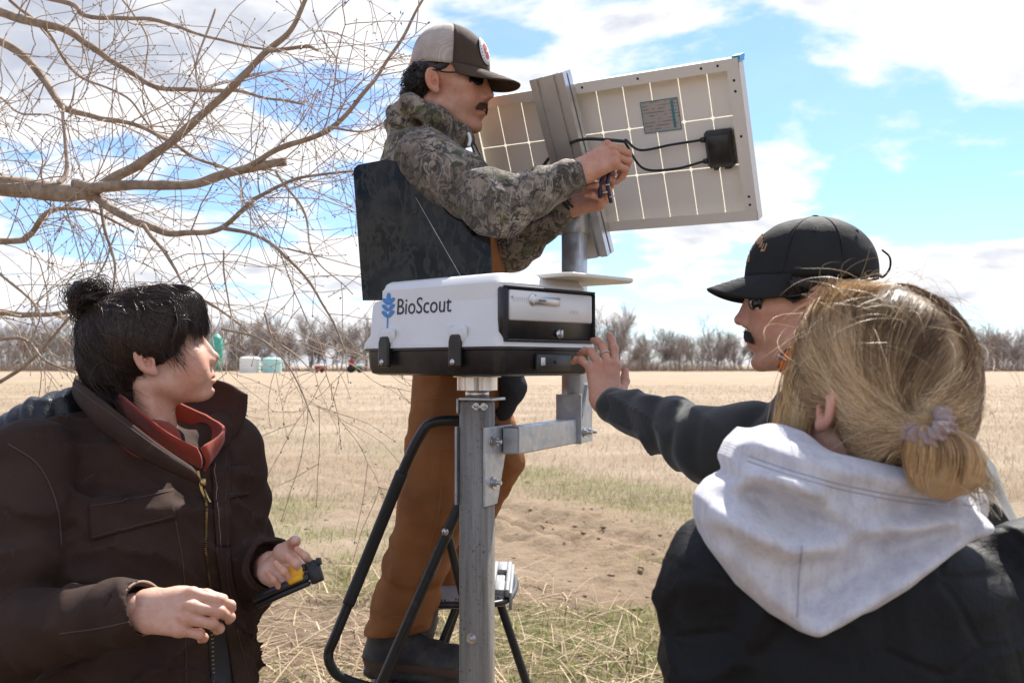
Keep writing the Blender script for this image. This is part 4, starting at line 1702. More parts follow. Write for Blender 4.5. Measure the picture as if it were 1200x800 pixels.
# ================================================================== step ladder
def build_ladder():
    lad = empty('step_ladder', (-.2, 2.55, 0), 'black folding step ladder with perforated metal treads behind the post', 'ladder')
    pm = MT('perforated_tread', rough=.45, metal=.2)
    v = pm.voro(115, pm.coord((1, 1, 1)), rnd=0.0)
    pm.color(pm.mix(pm.ramp(v, .33, .38), (.02, .02, .022, 1), (.30, .305, .31, 1)))
    pm.bump(v, .5, .002)
    pm = pm.m
    # depth: left side of the ladder near the camera, right side away
    def tube(pts, r, name, mat=BLACKM, n=40, parent=lad):
        m = MB()
        m.tube(bez(pts, n), r, 12)
        return m.build(name, mat, parent)
    rb = .0118
    g = lambda px, py, Y: W(px, py, Y)
    # hand rail loop on the near side
    tube([g(580, 497, 2.36), g(545, 493, 2.31), g(510, 494, 2.30), g(494, 507, 2.30), g(470, 556, 2.31), g(430, 655, 2.34), g(394, 742, 2.32),
          g(385, 765, 2.32), g(389, 782, 2.32), g(402, 794, 2.33), g(440, 806, 2.36), g(520, 818, 2.42)], rb, 'hand_rail', n=80)
    tube([g(471, 553, 2.31), g(433, 647, 2.337), g(408, 708, 2.323)], rb * 1.22, 'rail_grip', RUBBER)
    # side legs
    f1 = g(590, 455, 2.50)
    lo = lambda p, q: p + (q - p) * ((p[2] - 0.0) / (p[2] - q[2]))
    a, b = g(553, 558, 2.285), g(447, 800, 2.30)
    tube([a, (a + b) / 2, b, lo(a, b)], .0125, 'front_leg')
    a, b = g(523, 618, 2.30), g(543, 700, 2.36)
    tube([a, b, b + (b - a) * .9], .010, 'cross_strut')
    a2, b2 = g(584, 700, 2.62), g(617, 800, 2.64)
    tube([a2, b2, lo(a2, b2)], .0115, 'rear_leg')
    a3, b3 = g(560, 640, 2.80), g(505, 800, 2.78)
    tube([a3, b3, lo(a3, b3)], .0115, 'front_leg')
    a4, b4 = g(536, 705, 2.5), g(498, 800, 2.48)
    tube([a4, b4, lo(a4, b4)], .008, 'rear_leg')
    for p in (g(522, 622, 2.287),):
        m = MB()
        m.cyl(p, p + np.array([0, -.012, 0]), .008, 14)
        m.build('rivet', BOLT, lad)

    def tread(corners, th, name):
        tr_ = MB()
        c = [np.asarray(q) for q in corners]
        n = np.array([0, 0, 1.0])
        V = np.array(c + [q - n * th for q in c])
        i = np.arange(4)
        F = [np.array([[0, 1, 2, 3]]), np.array([[7, 6, 5, 4]]), np.stack([(i + 1) % 4, i, i + 4, (i + 1) % 4 + 4], 1)]
        tr_.add(V, F)
        o = tr_.build(name, pm, lad, smooth=False)
        import bmesh
        bm = bmesh.new()
        bm.from_mesh(o.data)
        bmesh.ops.recalc_face_normals(bm, faces=bm.faces)
        bm.to_mesh(o.data)
        bm.free()
        bv = o.modifiers.new('b', 'BEVEL')
        bv.width, bv.segments = .008, 3
        r = MB()
        rim = [q - n * th * .5 for q in c]
        r.tube(bez(rim + [rim[0]], 50), .008, 8)
        r.build('rim', BLACKM, o)
        return o
    z1 = 1.5 - (690 - HORIZON) / FPX * 2.55
    pz = lambda px, Y, z: np.array([(px - 600) / FPX * Y, Y, z])
    tread([pz(498, 2.46, z1), pz(592, 2.50, z1), pz(594, 2.86, z1), pz(508, 2.84, z1)], .030, 'tread')
    z2 = 1.5 - (793 - HORIZON) / FPX * 2.44
    tread([pz(440, 2.34, z2), pz(520, 2.36, z2), pz(535, 2.76, z2), pz(448, 2.74, z2)], .030, 'tread')
    z3 = z2 - .25
    tread([pz(420, 2.34, z3), pz(525, 2.36, z3), pz(535, 2.80, z3), pz(430, 2.78, z3)], .030, 'tread')
    # pale moulded end cap on the far corner of the platform with its hand slot
    m = MB()
    cap_m = MT('pale_grey_cap', (.26, .265, .27, 1), .5).m
    ring = []
    u0, u1 = pz(585, 2.50, z1 + .004), pz(590, 2.86, z1 + .004)
    d = norm(u1 - u0)
    s_ = norm(np.cross(d, [0, 0, 1]))
    if s_[0] < 0: s_ = -s_
    L = np.linalg.norm(u1 - u0)
    R = np.stack([d, s_, [0, 0, 1]], 1)
    cx = u0 + d * L / 2
    for off, hl in ((-.019, L / 2), (.019, L / 2)):
        m.box(cx + s_ * off, (hl, .006, .010), R, bev=.003)
    for e in (-1, 1):
        m.box(cx + d * e * (L / 2 - L * .16), (L * .155, .0128, .0098), R, bev=.003)
    m.box(cx + s_ * .028 - np.array([0, 0, .02]), (L / 2, .004, .022), R, bev=.002)
    m.build('end_cap', cap_m, lad)
    return z1, z2


LAD_Z1, LAD_Z2 = build_ladder()

# ================================================================== people: shared modelling
def skin_mat(name, base, red, freck=0.0):
    t = MT(name, rough=.46)
    a = t.sep(t.attr())
    n = t.noise(38, 7, .7)
    col = t.mix(t.ramp(n, .34, .68), base, tuple(x * f for x, f in zip(base[:3], (.90, .76, .72))) + (1,))
    col = t.mix(t.ramp(t.noise(13, 4, .6), .5, .72, 0, .30), col, red)
    col = t.mix(a[0], col, red)
    col = t.mix(t.ramp(t.noise(190, 5, .75), .52, .68, 0, .34), col, red)
    col = t.mix(a[1], col, (.050, .032, .024, 1))         # dark tint: stubble, brows, lashes, crease between the lips
    col = t.mix(a[2], col, (.80, .56, .47, 1))            # nails
    t.color(col)
    t.b.inputs['Subsurface Weight'].default_value = .12
    t.b.inputs['Subsurface Radius'].default_value = (.010, .004, .002)
    t.b.inputs['Subsurface Scale'].default_value = .6
    p = t.bump(t.noise(230, 5, .75), .42, .0018)
    t.bump(t.voro(1300), .30, .0005, p)
    return t.m


def head_sdf(P, fem=False, jawk=1.0, smile=0.0):
    """head in its own frame: x to the face, y to the left, z up, origin between the ears"""
    Pm = P.copy()
    Pm[:, 1] = np.abs(Pm[:, 1])
    j = .90 if fem else 1.0
    d = ell(P, (-.004, 0, .048), (.099, .077, .083))
    d = smin(d, ell(P, (.052, 0, .052), (.046, .060, .050)), .03)
    d = smin(d, ell(P, (.040, 0, -.030 if not fem else -.024), (.055, .055 * j, .078 if not fem else .068)), .03)
    cz = -.098 if not fem else -.0835
    d = smin(d, cap(Pm, (.004, .052 * j, -.052 if not fem else -.044), (.066, .020 * j, cz + .002), .019, .0145), .030)
    d = smin(d, ell(P, (.081 if not fem else .0785, 0, cz), (.0165, .021 * j, .0165 if not fem else .0150)), .016)
    d = smin(d, ell(Pm, (.064, .043, -.006), (.026, .021, .020)), .022)
    d = smin(d, ell(Pm, (.068, .030, -.040), (.026, .024, .028)), .020)
    d = smin(d, cap(Pm, (.090, .010, .034), (.070, .050, .032), .009 if not fem else .006, .008), .016)
    d = smax(d, -ell(Pm, (.100, .033, .014), (.018, .019, .0125)), .012)
    d = smin(d, ell(Pm, (.0795, .033, .014), (.0135, .0150, .0115)), .004)
    # nose
    nt = .1165 if not fem else .1125
    d = smin(d, chain(P, [(.090, 0, .026), (.097 if fem else .099, 0, .006), (nt, 0, -.019)], [.0085, .0066 if fem else .0072, .0078]), .010)
    d = smin(d, ell(P, (nt, 0, -.0225), (.0098, .0095, .0088)), .006)
    d = smin(d, ell(Pm, (.1035, .0110, -.0285), (.0110, .0062, .0076)), .006)
    d = smax(d, -ell(Pm, (.108, .0062, -.0375), (.006, .0035, .004)), .003)
    d = smin(d, ell(P, (.093, 0, -.008), (.019, .0135, .030)), .012)
    d = smin(d, ell(Pm, (.084, .018, -.018), (.016, .014, .022)), .014)
    # mouth
    d = smin(d, ell(P, (.088, 0, -.058), (.0155, .026, .024)), .014)
    d = smin(d, chain(Pm, [(.1005, 0, -.0535), (.0985, .008, -.0555), (.0885, .0225, -.0605)], [.0052, .0050, .0022]), .005)
    d = smin(d, chain(Pm, [(.0985, 0, -.0690), (.0965, .008, -.0685), (.0880, .0215, -.0625)], [.0062, .0055, .0022]), .005)
    d = smax(d, -chain(Pm, [(.1065, 0, -.0612), (.1015, .011, -.0615), (.0905, .025, -.0605 + smile)], [.0020, .0019, .0012]), .0025)
    d = smax(d, -ell(P, (.1015, 0, -.0825 if not fem else -.0765), (.0095, .020, .0060 if not fem else .0040)), .008)
    if fem:
        d = smin(d, ell(Pm, (.058, .038, -.030), (.030, .024, .034)), .025)
    # ear
    Re = rotm((0, 0, 1), math.radians(-22)) @ rotm((0, 1, 0), math.radians(-12))
    e = ell(Pm, (-.008, .0800, .004), (.0175, .0072, .0305), Re)
    e = smax(e, -ell(Pm, (-.005, .0872, .006), (.0128, .0068, .0235), Re), .003)
    e = smin(e, chain(Pm, [(-.0075, .0815, -.012), (-.0125, .0845, .004), (-.0085, .0850, .017)], [.0024, .0027, .0018]), .0025)
    e = smin(e, ell(Pm, (.003, .0765, -.022), (.0075, .0055, .0095)), .006)
    e = smax(e, -ell(Pm, (-.001, .0835, -.004), (.0065, .0085, .0090)), .0025)
    e = smin(e, cap(Pm, (.0065, .0795, -.010), (.0075, .0790, .000), .0028, .0032), .003)
    return smin(d, e, .006)


def head_tint(V, fem, stub=0.0):
    A = np.abs(V[:, 1])
    g = lambda c, s: np.exp(-(((V - np.array(c)) / np.array(s)) ** 2).sum(1))
    gm_ = lambda c, s: np.exp(-(((np.stack([V[:, 0], A, V[:, 2]], 1) - np.array(c)) / np.array(s)) ** 2).sum(1))
    red = .55 * g((.12, 0, -.028), (.016, .016, .014)) + .42 * gm_((.078, .045, -.022), (.03, .022, .022)) + .5 * gm_((-.008, .084, .0), (.03, .016, .036))
    lips = np.maximum(gm_((.1, .0, -.0545), (.012, .019, .0052)), gm_((.1, .0, -.0685), (.012, .018, .0058)))
    red = np.clip(red + .85 * lips, 0, 1)
    hair = .75 * gm_((.088, .036, .034), (.02, .019, .0045)) + .9 * gm_((.1, .012, -.0605), (.02, .012, .0016))  # brows, and a dark line painted into the crease between the lips
    hair = hair + .8 * gm_((.0915, .033, .0085), (.010, .013, .0016))
    if stub:
        fz = np.clip((-.035 - V[:, 2]) / .03, 0, 1) * np.clip((V[:, 0] - .0) / .03, 0, 1)
        hair = np.maximum(hair, stub * fz * (1 - lips))
    return np.stack([red, np.clip(hair, 0, 1), np.zeros(len(V))], 1)


def hand_joints(sc=1.0, curls=None, spread=(8, 2, -4, -11), thumb=None):
    base = np.array([(.091, .0265, .000), (.095, .0065, .003), (.0895, -.0135, .001), (.080, -.0315, -.004)]) * sc
    lens = np.array([(.044, .026, .0215), (.048, .030, .0225), (.044, .028, .0225), (.034, .0205, .019)]) * sc
    curls = curls or [(30, 35, 20)] * 4
    F = []
    for b, l, cu, s in zip(base, lens, curls, spread):
        pts, p, a = [b], b.copy(), 0.0
        ca, sa = math.cos(math.radians(s)), math.sin(math.radians(s))
        for k in range(3):
            a += math.radians(cu[k])
            d = np.array([math.cos(a) * ca, math.cos(a) * sa, -math.sin(a)])
            p = p + d * l[k]
            pts.append(p)
        F.append(np.array(pts))
    th = thumb or [(.62, .70, -.35), (.88, .40, -.25), (.97, .1, -.2)]
    p = np.array((.018, .022, -.010)) * sc
    T = [p]
    for d, l in zip(th, (.046, .034, .029)):
        p = p + norm(np.array(d, float)) * l * sc
        T.append(p)
    return F, np.array(T)


def hand_mesh(origin, xdir, zdir, left=False, sc=1.0, curls=None, spread=(8, 2, -4, -11), thumb=None, arm=.09, h=.0017, fat=1.0, fore=None):
    """x towards the fingertips, z out of the back of the hand; returns vertices, quads, tint and world finger joints"""
    F, T = hand_joints(sc, curls, spread, thumb)
    r = np.array([.0093, .0086, .0077, .0062]) * sc * fat
    xd = norm(np.asarray(xdir, float))
    zd = np.asarray(zdir, float)
    zd = norm(zd - xd * (zd @ xd))
    yd = np.cross(zd, xd)
    S = np.diag([1, -1 if left else 1, 1])
    A = S @ np.stack([xd, yd, zd])
    EL = np.array([-arm, 0, 0]) if fore is None else norm(A @ (np.asarray(fore, float) - np.asarray(origin, float))) * arm

    def f(P):
        d = None
        for k, (pts, s) in enumerate(zip(F, (1, 1.03, .97, .85))):
            c = chain(P, pts, r * s, .0035 * sc)
            for q, rr in ((pts[1], r[1] * s * 1.07), (pts[2], r[2] * s * 1.06)):
                c = smin(c, np.linalg.norm(P - q, axis=1) - rr, .003)
            w = np.array([.004, (.016, .006, -.006, -.016)[k], -.001]) * sc
            m = cap(P, w, pts[0], .0150 * sc * fat, .0112 * sc * s * fat)
            m = smin(m, np.linalg.norm(P - pts[0] - np.array([0, 0, .0015]), axis=1) - .0112 * sc * s * fat, .005)
            c = smin(c, m, .006 * sc)
            d = c if d is None else np.minimum(smin(d, c, .0026 * sc), np.maximum(smin(d, c, .012 * sc), P[:, 0] - .086 * sc))
        palm = rbox(P, np.array((.050, -.002, -.006)) * sc, np.array((.042, .034, .012)) * sc, .011 * sc)
        d = smin(d, palm, .010 * sc)
        t = chain(P, T, np.array([.0150, .0120, .0102, .0076]) * sc * fat, .004)
        t = smin(t, np.linalg.norm(P - T[2], axis=1) - .0106 * sc * fat, .003)
        th = ell(P, (T[0] + T[1]) / 2 + np.array([.002, -.006, -.004]) * sc, np.array([.030, .020, .016]) * sc)
        t = smin(t, th, .010)
        web = cap(P, T[1] * .75 + T[0] * .25, F[0][0] - np.array([.018, .004, .004]) * sc, .011 * sc, .009 * sc)
        t = smin(t, web, .010)
        d = smin(d, t, .008 * sc)
        wr = np.minimum(cap(P, EL + np.array((0, .010, 0)), np.array((.012, .012 * sc, -.002)), .021 * sc, .019 * sc), cap(P, EL + np.array((0, -.010, 0)), np.array((.012, -.012 * sc, -.002)), .021 * sc, .018 * sc))
        d = smin(d, wr, .016)
        # tendon ridges and knuckle hollows on the back of the hand
        for k in range(4):
            d = d - .0011 * np.exp(-((np.linalg.norm(P - F[k][0] - np.array([.001, 0, .008]), axis=1)) / .008) ** 2)
            if k < 3:
                mid = (F[k][0] + F[k + 1][0]) / 2 + np.array([.001, 0, .010])
                d = d + .0026 * np.exp(-(np.linalg.norm(P - mid, axis=1) / .0075) ** 2)
        return d
    allp = np.concatenate(F + [T, EL[None]])
    V, Q = sdf_mesh(f, allp.min(0) - .028, allp.max(0) + .028, h, 1)
    tint = np.zeros((len(V), 3))
    for pts in F + [T]:
        kn = np.exp(-(np.linalg.norm(V - pts[1], axis=1) / .011) ** 2) + np.exp(-(np.linalg.norm(V - pts[-1], axis=1) / .012) ** 2) * .9
        tint[:, 0] = np.maximum(tint[:, 0], .38 * kn)
        dd = norm(pts[-1] - pts[-2])
        ref = np.array([0, 0, 1.0]) if pts is not T else np.array([-.25, .75, .6])
        up = norm(ref - dd * (ref @ dd))
        c = pts[-1] + up * r[3] * .9 + dd * .001
        q = V - c
        nail = (np.abs(q @ dd) < .0062 * sc) & (np.abs(q @ np.cross(dd, up)) < .0048 * sc) & (q @ up > -.0045) & (q @ up < .003)
        tint[nail, 2] = .38
        tint[nail, 0] = .15
    for k in range(4):
        kn = np.exp(-(np.linalg.norm(V - F[k][0] - np.array([0, 0, .008]), axis=1) / .012) ** 2)
        tint[:, 0] = np.maximum(tint[:, 0], .35 * kn)
    if left:
        Q = Q[:, ::-1]
    tow = lambda p: np.asarray(p) @ A + np.asarray(origin)
    return tow(V), Q, tint, [tow(p) for p in F] + [tow(T)], tow


def body_mesh(person, name, mat, pieces):
    V, F, C, n = [], [], [], 0
    for v, q, c in pieces:
        V.append(v)
        F.append(q + n)
        C.append(c)
        n += len(v)
    return link(name, np_mesh(name, np.concatenate(V), F, np.concatenate(C)), mat, person)


class Head:
    def __init__(self, origin, fwd, up=(0, 0, 1), scale=1.0, fem=False):
        self.R, self.o, self.s, self.fem = frame(fwd, up), np.asarray(origin, float), scale, fem

    def w(self, p):
        return np.asarray(p, float) * self.s @ self.R.T + self.o

    def l(self, P):
        return ((P - self.o) @ self.R) / self.s

    def mesh(self, neck_to, nr=.054, h=.0022, stub=0.0, smile=0.0):
        nt = self.l(np.asarray(neck_to, float)[None])[0]

        def f(P):
            d = head_sdf(P, self.fem, smile=smile)
            n = cap(P, (-.028, 0, -.045), nt, nr, nr * 1.08)
            n = smin(n, cap(np.stack([P[:, 0], np.abs(P[:, 1]), P[:, 2]], 1), (-.030, .050, -.04), nt + np.array([.035, .006, 0]), .013, .014), .018)
            if not self.fem:
                n = smin(n, ell(P, nt * .42 + np.array([.038, 0, -.045]), (.016, .014, .02)), .016)
            return smin(d, n, .022)
        lo = np.minimum(np.array([-.125, -.11, -.14]), nt - .09)
        hi = np.maximum(np.array([.145, .11, .145]), nt + .09)
        V, Q = sdf_mesh(f, lo, hi, h, 1)
        return self.w(V), Q, head_tint(V, self.fem, stub)


def torso_sdf(P, secs, lat, fwd, n=2.4):
    """secs: list of (centre xyz, half width, half depth) from top to bottom"""
    zc = np.array([s[0][2] for s in secs])[::-1]
    I = lambda vals: np.interp(P[:, 2], zc, np.array(vals)[::-1])
    cx, cy = I([s[0][0] for s in secs]), I([s[0][1] for s in secs])
    a, b = I([s[1] for s in secs]), I([s[2] for s in secs])
    q = np.stack([P[:, 0] - cx, P[:, 1] - cy], 1)
    u, v = np.abs(q @ lat[:2]) / a, np.abs(q @ fwd[:2]) / b
    d = ((u ** n + v ** n) ** (1 / n) - 1) * np.minimum(a, b)
    return smax(smax(d, P[:, 2] - zc[-1], .05), zc[0] - P[:, 2], .03)


def folds(P, R, sc, amp, seed, sharp=3.5):
    Q = (P @ R) * np.asarray(sc, float)
    Q = Q + .6 * np.stack([vnoise(P, 7, seed + 5), vnoise(P, 7, seed + 6), vnoise(P, 7, seed + 7)], 1)
    return amp * ((1 - np.abs(vnoise(Q, 1.0, seed))) ** sharp - .30)


def limb_folds(P, a, b, t0, wdt, amp, freq, seed):
    """rings of folds round a limb, strongest at t0 along a-b"""
    a, b = np.asarray(a, float), np.asarray(b, float)
    ba = b - a
    L = np.linalg.norm(ba)
    x = ((P - a) @ ba) / L
    n = vnoise(P, 16, seed) * .9 + vnoise(P, 7, seed + 1) * 1.6
    ph = x * freq + n * 1.5
    u = np.cross(ba / L, [.31, .22, .92])
    u /= np.linalg.norm(u)
    q = P - a
    an = np.arctan2(q @ np.cross(ba / L, u), q @ u)
    ph = ph + np.sin(an + seed) * 1.6 + np.sin(2 * an + seed * 2) * .5
    return amp * np.exp(-((x / L - t0) / wdt) ** 2) * (np.abs(np.sin(ph * .5)) * 2.2 - 1.4) * (0.6 + .4 * vnoise(P, 9, seed + 3))


class Surf:
    """a built surface that pixels can be cast onto"""
    def __init__(self, V, Q):
        from mathutils.bvhtree import BVHTree
        self.t = BVHTree.FromPolygons(np.asarray(V).tolist(), np.asarray(Q).tolist())


def cast(f, px, py, t0=.3):
    """shoot camera rays through pixels onto a surface; returns world points and normals"""
    px, py = np.asarray(px, float).ravel(), np.asarray(py, float).ravel()
    o = np.array([0, 0, CAM_Z])
    P, N_ = [], []
    for a, b in zip(px, py):
        d = norm(W(a, b, 1.0) - o)
        l, n, i, s = f.t.ray_cast(Vector(o), Vector(d), 8.0)
        if l is None:
            l = Vector(P[-1]) if P else Vector(o + d * 1.8)
            n = Vector(-d)
        if n.dot(Vector(d)) > 0:
            n = -n
        P.append(l[:])
        N_.append(n[:])
    P, N_ = np.array(P), np.array(N_)
    return P, N_


def patch(f, corners, name, mat, parent, th=.003, lift=.001, nu=24, nv=16, t0=.3, edge=None):
    """a cloth piece sewn on a garment: corners (4 pixel points, in order) laid on the surface f"""
    c = np.array(corners, float)
    u, v = np.meshgrid(np.linspace(0, 1, nu), np.linspace(0, 1, nv), indexing='ij')
    p = (1 - u)[..., None] * (1 - v)[..., None] * c[0] + u[..., None] * (1 - v)[..., None] * c[1] + u[..., None] * v[..., None] * c[2] + (1 - u)[..., None] * v[..., None] * c[3]
    pts, nr = cast(f, p[..., 0], p[..., 1], t0)
    G = (pts + nr * (lift + th / 2)).reshape(nu, nv, 3)
    for _ in range(2):
        G[1:-1, 1:-1] = (G[:-2, 1:-1] + G[2:, 1:-1] + G[1:-1, :-2] + G[1:-1, 2:] + 2 * G[1:-1, 1:-1]) / 6
    m = MB()
    m.sheet(G, th)
    return m.build(name, mat, parent)


def seam(f, pl, name, mat, parent, r=.0012, lift=.0004, n=40, t0=.3):
    q = bez([(a, b, 0) for a, b in pl], n)
    pts, nr = cast(f, q[:, 0], q[:, 1], t0)
    m = MB()
    m.tube(pts + nr * lift, r, 5)
    return m.build(name, mat, parent)


def cuff(parent, name, mat, c, axis, r_in, r_out, ln, flat=.85, updir=(0, 0, 1), tilt=0.0, wob=.002, seed=1):
    """a hollow sleeve end"""
    ax = norm(np.asarray(axis, float))
    u = norm(np.cross(ax, updir))
    v = np.cross(ax, u)
    an = np.linspace(0, 2 * PI, 41)[:-1]
    prof = [(0, r_out * .97), (.3, r_out), (.75, r_out * 1.01), (.97, r_out), (1.0, (r_out + r_in) / 2), (.97, r_in), (.6, r_in), (0, r_in)]
    G = []
    for i, (t, rr) in enumerate(prof):
        w = wob * np.sin(an * 3 + seed + t * 2) + wob * .6 * np.sin(an * 5 + seed * 2 - t)
        ring = c + ax * (ln * t) + ((rr + w) * np.cos(an))[:, None] * u + ((rr + w) * flat * np.sin(an))[:, None] * v
        G.append(ring)
    m = MB()
    m.grid(np.array(G).transpose(1, 0, 2), closed_u=True)
    o = m.build(name, mat, parent)
    return o


def project(f, paths, off, it=4):
    """pull every point of the paths (N,K,3) onto the surface f = off (off (N,) or (N,K))"""
    N_, K, _ = paths.shape
    p = paths.reshape(-1, 3).copy()
    o = np.broadcast_to(np.asarray(off, float).reshape(N_, -1), (N_, K)).ravel()
    e = .004
    for _ in range(it):
        d = f(p)
        g = np.stack([f(p + np.eye(3)[k] * e) - d for k in range(3)], 1)
        g /= np.linalg.norm(g, axis=1)[:, None] + 1e-9
        p = p - g * np.clip(d - o, -.03, .03)[:, None]
    return p.reshape(N_, K, 3)


def hair_mat(name, rough=.36, spec=.5):
    t = MT(name, rough=rough)
    c = t.attr()
    t.color(c)
    t.b.inputs['Specular IOR Level'].default_value = spec
    return t.m


def crown_pt(th, s, q):
    """a point of a cap's crown; th angle from the front, s from rim (0) to top (1)"""
    cf = np.clip((np.cos(th) + .25) / 1.0, 0, 1)
    rho = 1 / np.sqrt((np.cos(th) / np.where(np.cos(th) > 0, q['af'], q['ab'])) ** 2 + (np.sin(th) / q['b']) ** 2)
    p = q['p'] + (q['pf'] - q['p']) * cf
    r = rho * (1 - s ** p) ** (1 / 2.0)
    lean = q.get('lean', 0.0)
    return np.stack([r * np.cos(th) + q['cx'] + s * lean, r * np.sin(th), q['z0'] + q['H'] * s + q.get('tilt', 0) * r * np.cos(th)], -1)


def cap_panel(H, parent, name, mat, th0, th1, q, s0=0.0, s1=1.0, th=.0025, nu=22, nv=22, dent=0.0, seed=0):
    u, v = np.meshgrid(np.linspace(th0, th1, nu), s0 + (s1 - s0) * np.sin(np.linspace(0, 1, nv) * PI / 2) ** .9 * .9995, indexing='ij')
    G = crown_pt(u, v, q)
    n = fbm(G.reshape(-1, 3), 26, 3, seed).reshape(G.shape[:2])
    ctr = np.array([q['cx'], 0, q['z0'] + .02])
    dr = G - ctr
    dr /= np.linalg.norm(dr, axis=2)[..., None]
    G = G + dr * (n * .0014 - dent * np.exp(-((u - (th0 + th1) / 2) / .5) ** 2 - ((v - .6) / .25) ** 2))[..., None]
    m = MB()
    m.sheet(H.w(G.reshape(-1, 3)).reshape(G.shape), th)
    return m.build(name, mat, parent)


def visor(H, parent, mat, q, L=.075, droop=.35, curve=5.5, half=66, th=.004, name='visor', mat2=None):
    ph, t = np.meshgrid(np.linspace(-1, 1, 33), np.linspace(0, 1, 14), indexing='ij')
    thv = ph * math.radians(half)
    base = crown_pt(thv, np.full_like(thv, .02), q)
    ext = L * np.cos(ph * PI / 2 * .97) ** .55
    x = base[..., 0] + t * ext
    y = base[..., 1] * (1 + .10 * t * np.cos(ph * PI / 2))
    z = base[..., 2] - droop * t * ext - curve * (y ** 2) * t * .55 - .8 * (t * ext) ** 2
    G = np.stack([x, y, z], -1)
    m = MB()
    m.sheet(H.w(G.reshape(-1, 3)).reshape(G.shape), th)
    o = m.build(name, mat, parent)
    k = 0
    for tt in (.25, .42, .59, .76, .93):
        i = int(round(tt * 13))
        m = MB()
        nrm = H.R[:, 2] * (th / 2 + .0001)
        m.tube(H.w(G[2:-2, i].copy()) + nrm, .0007, 5)
        m.build('stitching', mat, o)
    return o, G


def sunglasses(H, parent, lens_mat, frame_mat, z=.016, x=.104, wrap=.018, big=1.0):
    g = MB()
    so = []
    for sgn in (-1, 1):
        u, v = np.meshgrid(np.linspace(-1, 1, 17), np.linspace(-1, 1, 13), indexing='ij')
        y = sgn * (.034 + .027 * u * big)
        rr = np.abs(u) ** 2.6 + np.abs(v) ** 2.6
        k = np.where(rr > 1, rr ** (-1 / 2.6), 1)
        uu, vv = u * k, v * k
        y = sgn * (.0345 + .0275 * uu * big)
        zz = z + .019 * vv * big - .0015 * sgn * 0
        xx = x - wrap * ((np.abs(y)) / .06) ** 2 - .004 * vv ** 2
        G = np.stack([xx, y, zz], -1)
        m = MB()
        m.sheet(H.w(G.reshape(-1, 3)).reshape(G.shape), .0022)
        so.append(m)
        t = np.linspace(0, 2 * PI, 41)
        c, s = np.sign(np.cos(t)) * np.abs(np.cos(t)) ** (2 / 2.6), np.sign(np.sin(t)) * np.abs(np.sin(t)) ** (2 / 2.6)
        yy = sgn * (.0345 + .0275 * c * big)
        rim = np.stack([x - wrap * (np.abs(yy) / .06) ** 2 - .004 * s ** 2, yy, z + .019 * s * big], 1)
        g.tube(H.w(rim), .0016, 6, caps=False)
        ye = sgn * (.0345 + .0275 * big)
        xe = x - wrap * (abs(ye) / .06) ** 2
        g.tube(H.w(bez([(xe, ye, z + .008), (xe - .012, sgn * .071, z + .008), (.03, sgn * .0795, z + .007), (-.012, sgn * .082, z + .014), (-.03, sgn * .080, z - .002)], 26)), .0021, 6)
    g.tube(H.w(bez([(x - .001, -.009, z + .006), (x + .003, 0, z + .008), (x - .001, .009, z + .006)], 8)), .0018, 6)
    o = g.build('sunglasses', frame_mat, parent)
    for m in so:
        m.build('lens', lens_mat, o)
    return o


def clump(paths, k, strength, power=1.4, seed=0):
    """gather strands into locks that draw together towards their tips"""
    n, K, _ = paths.shape
    r = np.random.default_rng(seed)
    g = r.choice(n, min(k, n), replace=False)
    key = np.concatenate([paths[:, 0], paths[:, K // 2] * .8], 1)
    near = np.empty(n, int)
    for s in range(0, n, 2000):
        near[s:s + 2000] = ((key[s:s + 2000, None] - key[g][None]) ** 2).sum(2).argmin(1)
    t = np.linspace(0, 1, K)[None, :, None] ** power
    w = strength * t * r.uniform(.6, 1.0, (n, 1, 1))
    return paths * (1 - w) + paths[g[near]] * w


def hair_cols(n, K, base, tip, var=.22, seed=0):
    r = np.random.default_rng(seed)
    t = np.linspace(0, 1, K)[None, :, None]
    b = np.array(base)[None, None] * (1 - t) + np.array(tip)[None, None] * t
    return np.clip(b * np.exp(r.normal(0, var, (n, 1, 1))), .003, .9)

# ================================================================== person in the brown canvas jacket (left)
DUCK = cloth('dark_brown_duck_canvas', (.029, .0160, .0118, 1), (.048, .0275, .0200, 1), 1100, .9, wear=(.14, .095, .075, 1), bump=.5)
STITCH = MT('dark_thread', (.075, .050, .040, 1), .8).m
REDC = cloth('rust_red_knit', (.27, .042, .022, 1), (.22, .032, .018, 1), 1200, .9, fuzz=.2)
PUFF = MT('dark_puffer_nylon', (.012, .013, .016, 1), .42)
PUFF.bump(PUFF.noise(60, 4, .6), .6, .006)
PUFF = PUFF.m
PINKSKIN = skin_mat('fair_skin', (.72, .45, .33, 1), (.62, .24, .16, 1))
LINING = cloth('frayed_pale_lining', (.36, .27, .22, 1), (.26, .18, .14, 1), 1200)
BRASS = MT('brass', (.62, .47, .22, 1), .3, .95).m
DARKHAIR = hair_mat('dark_brown_hair', .34, .5)


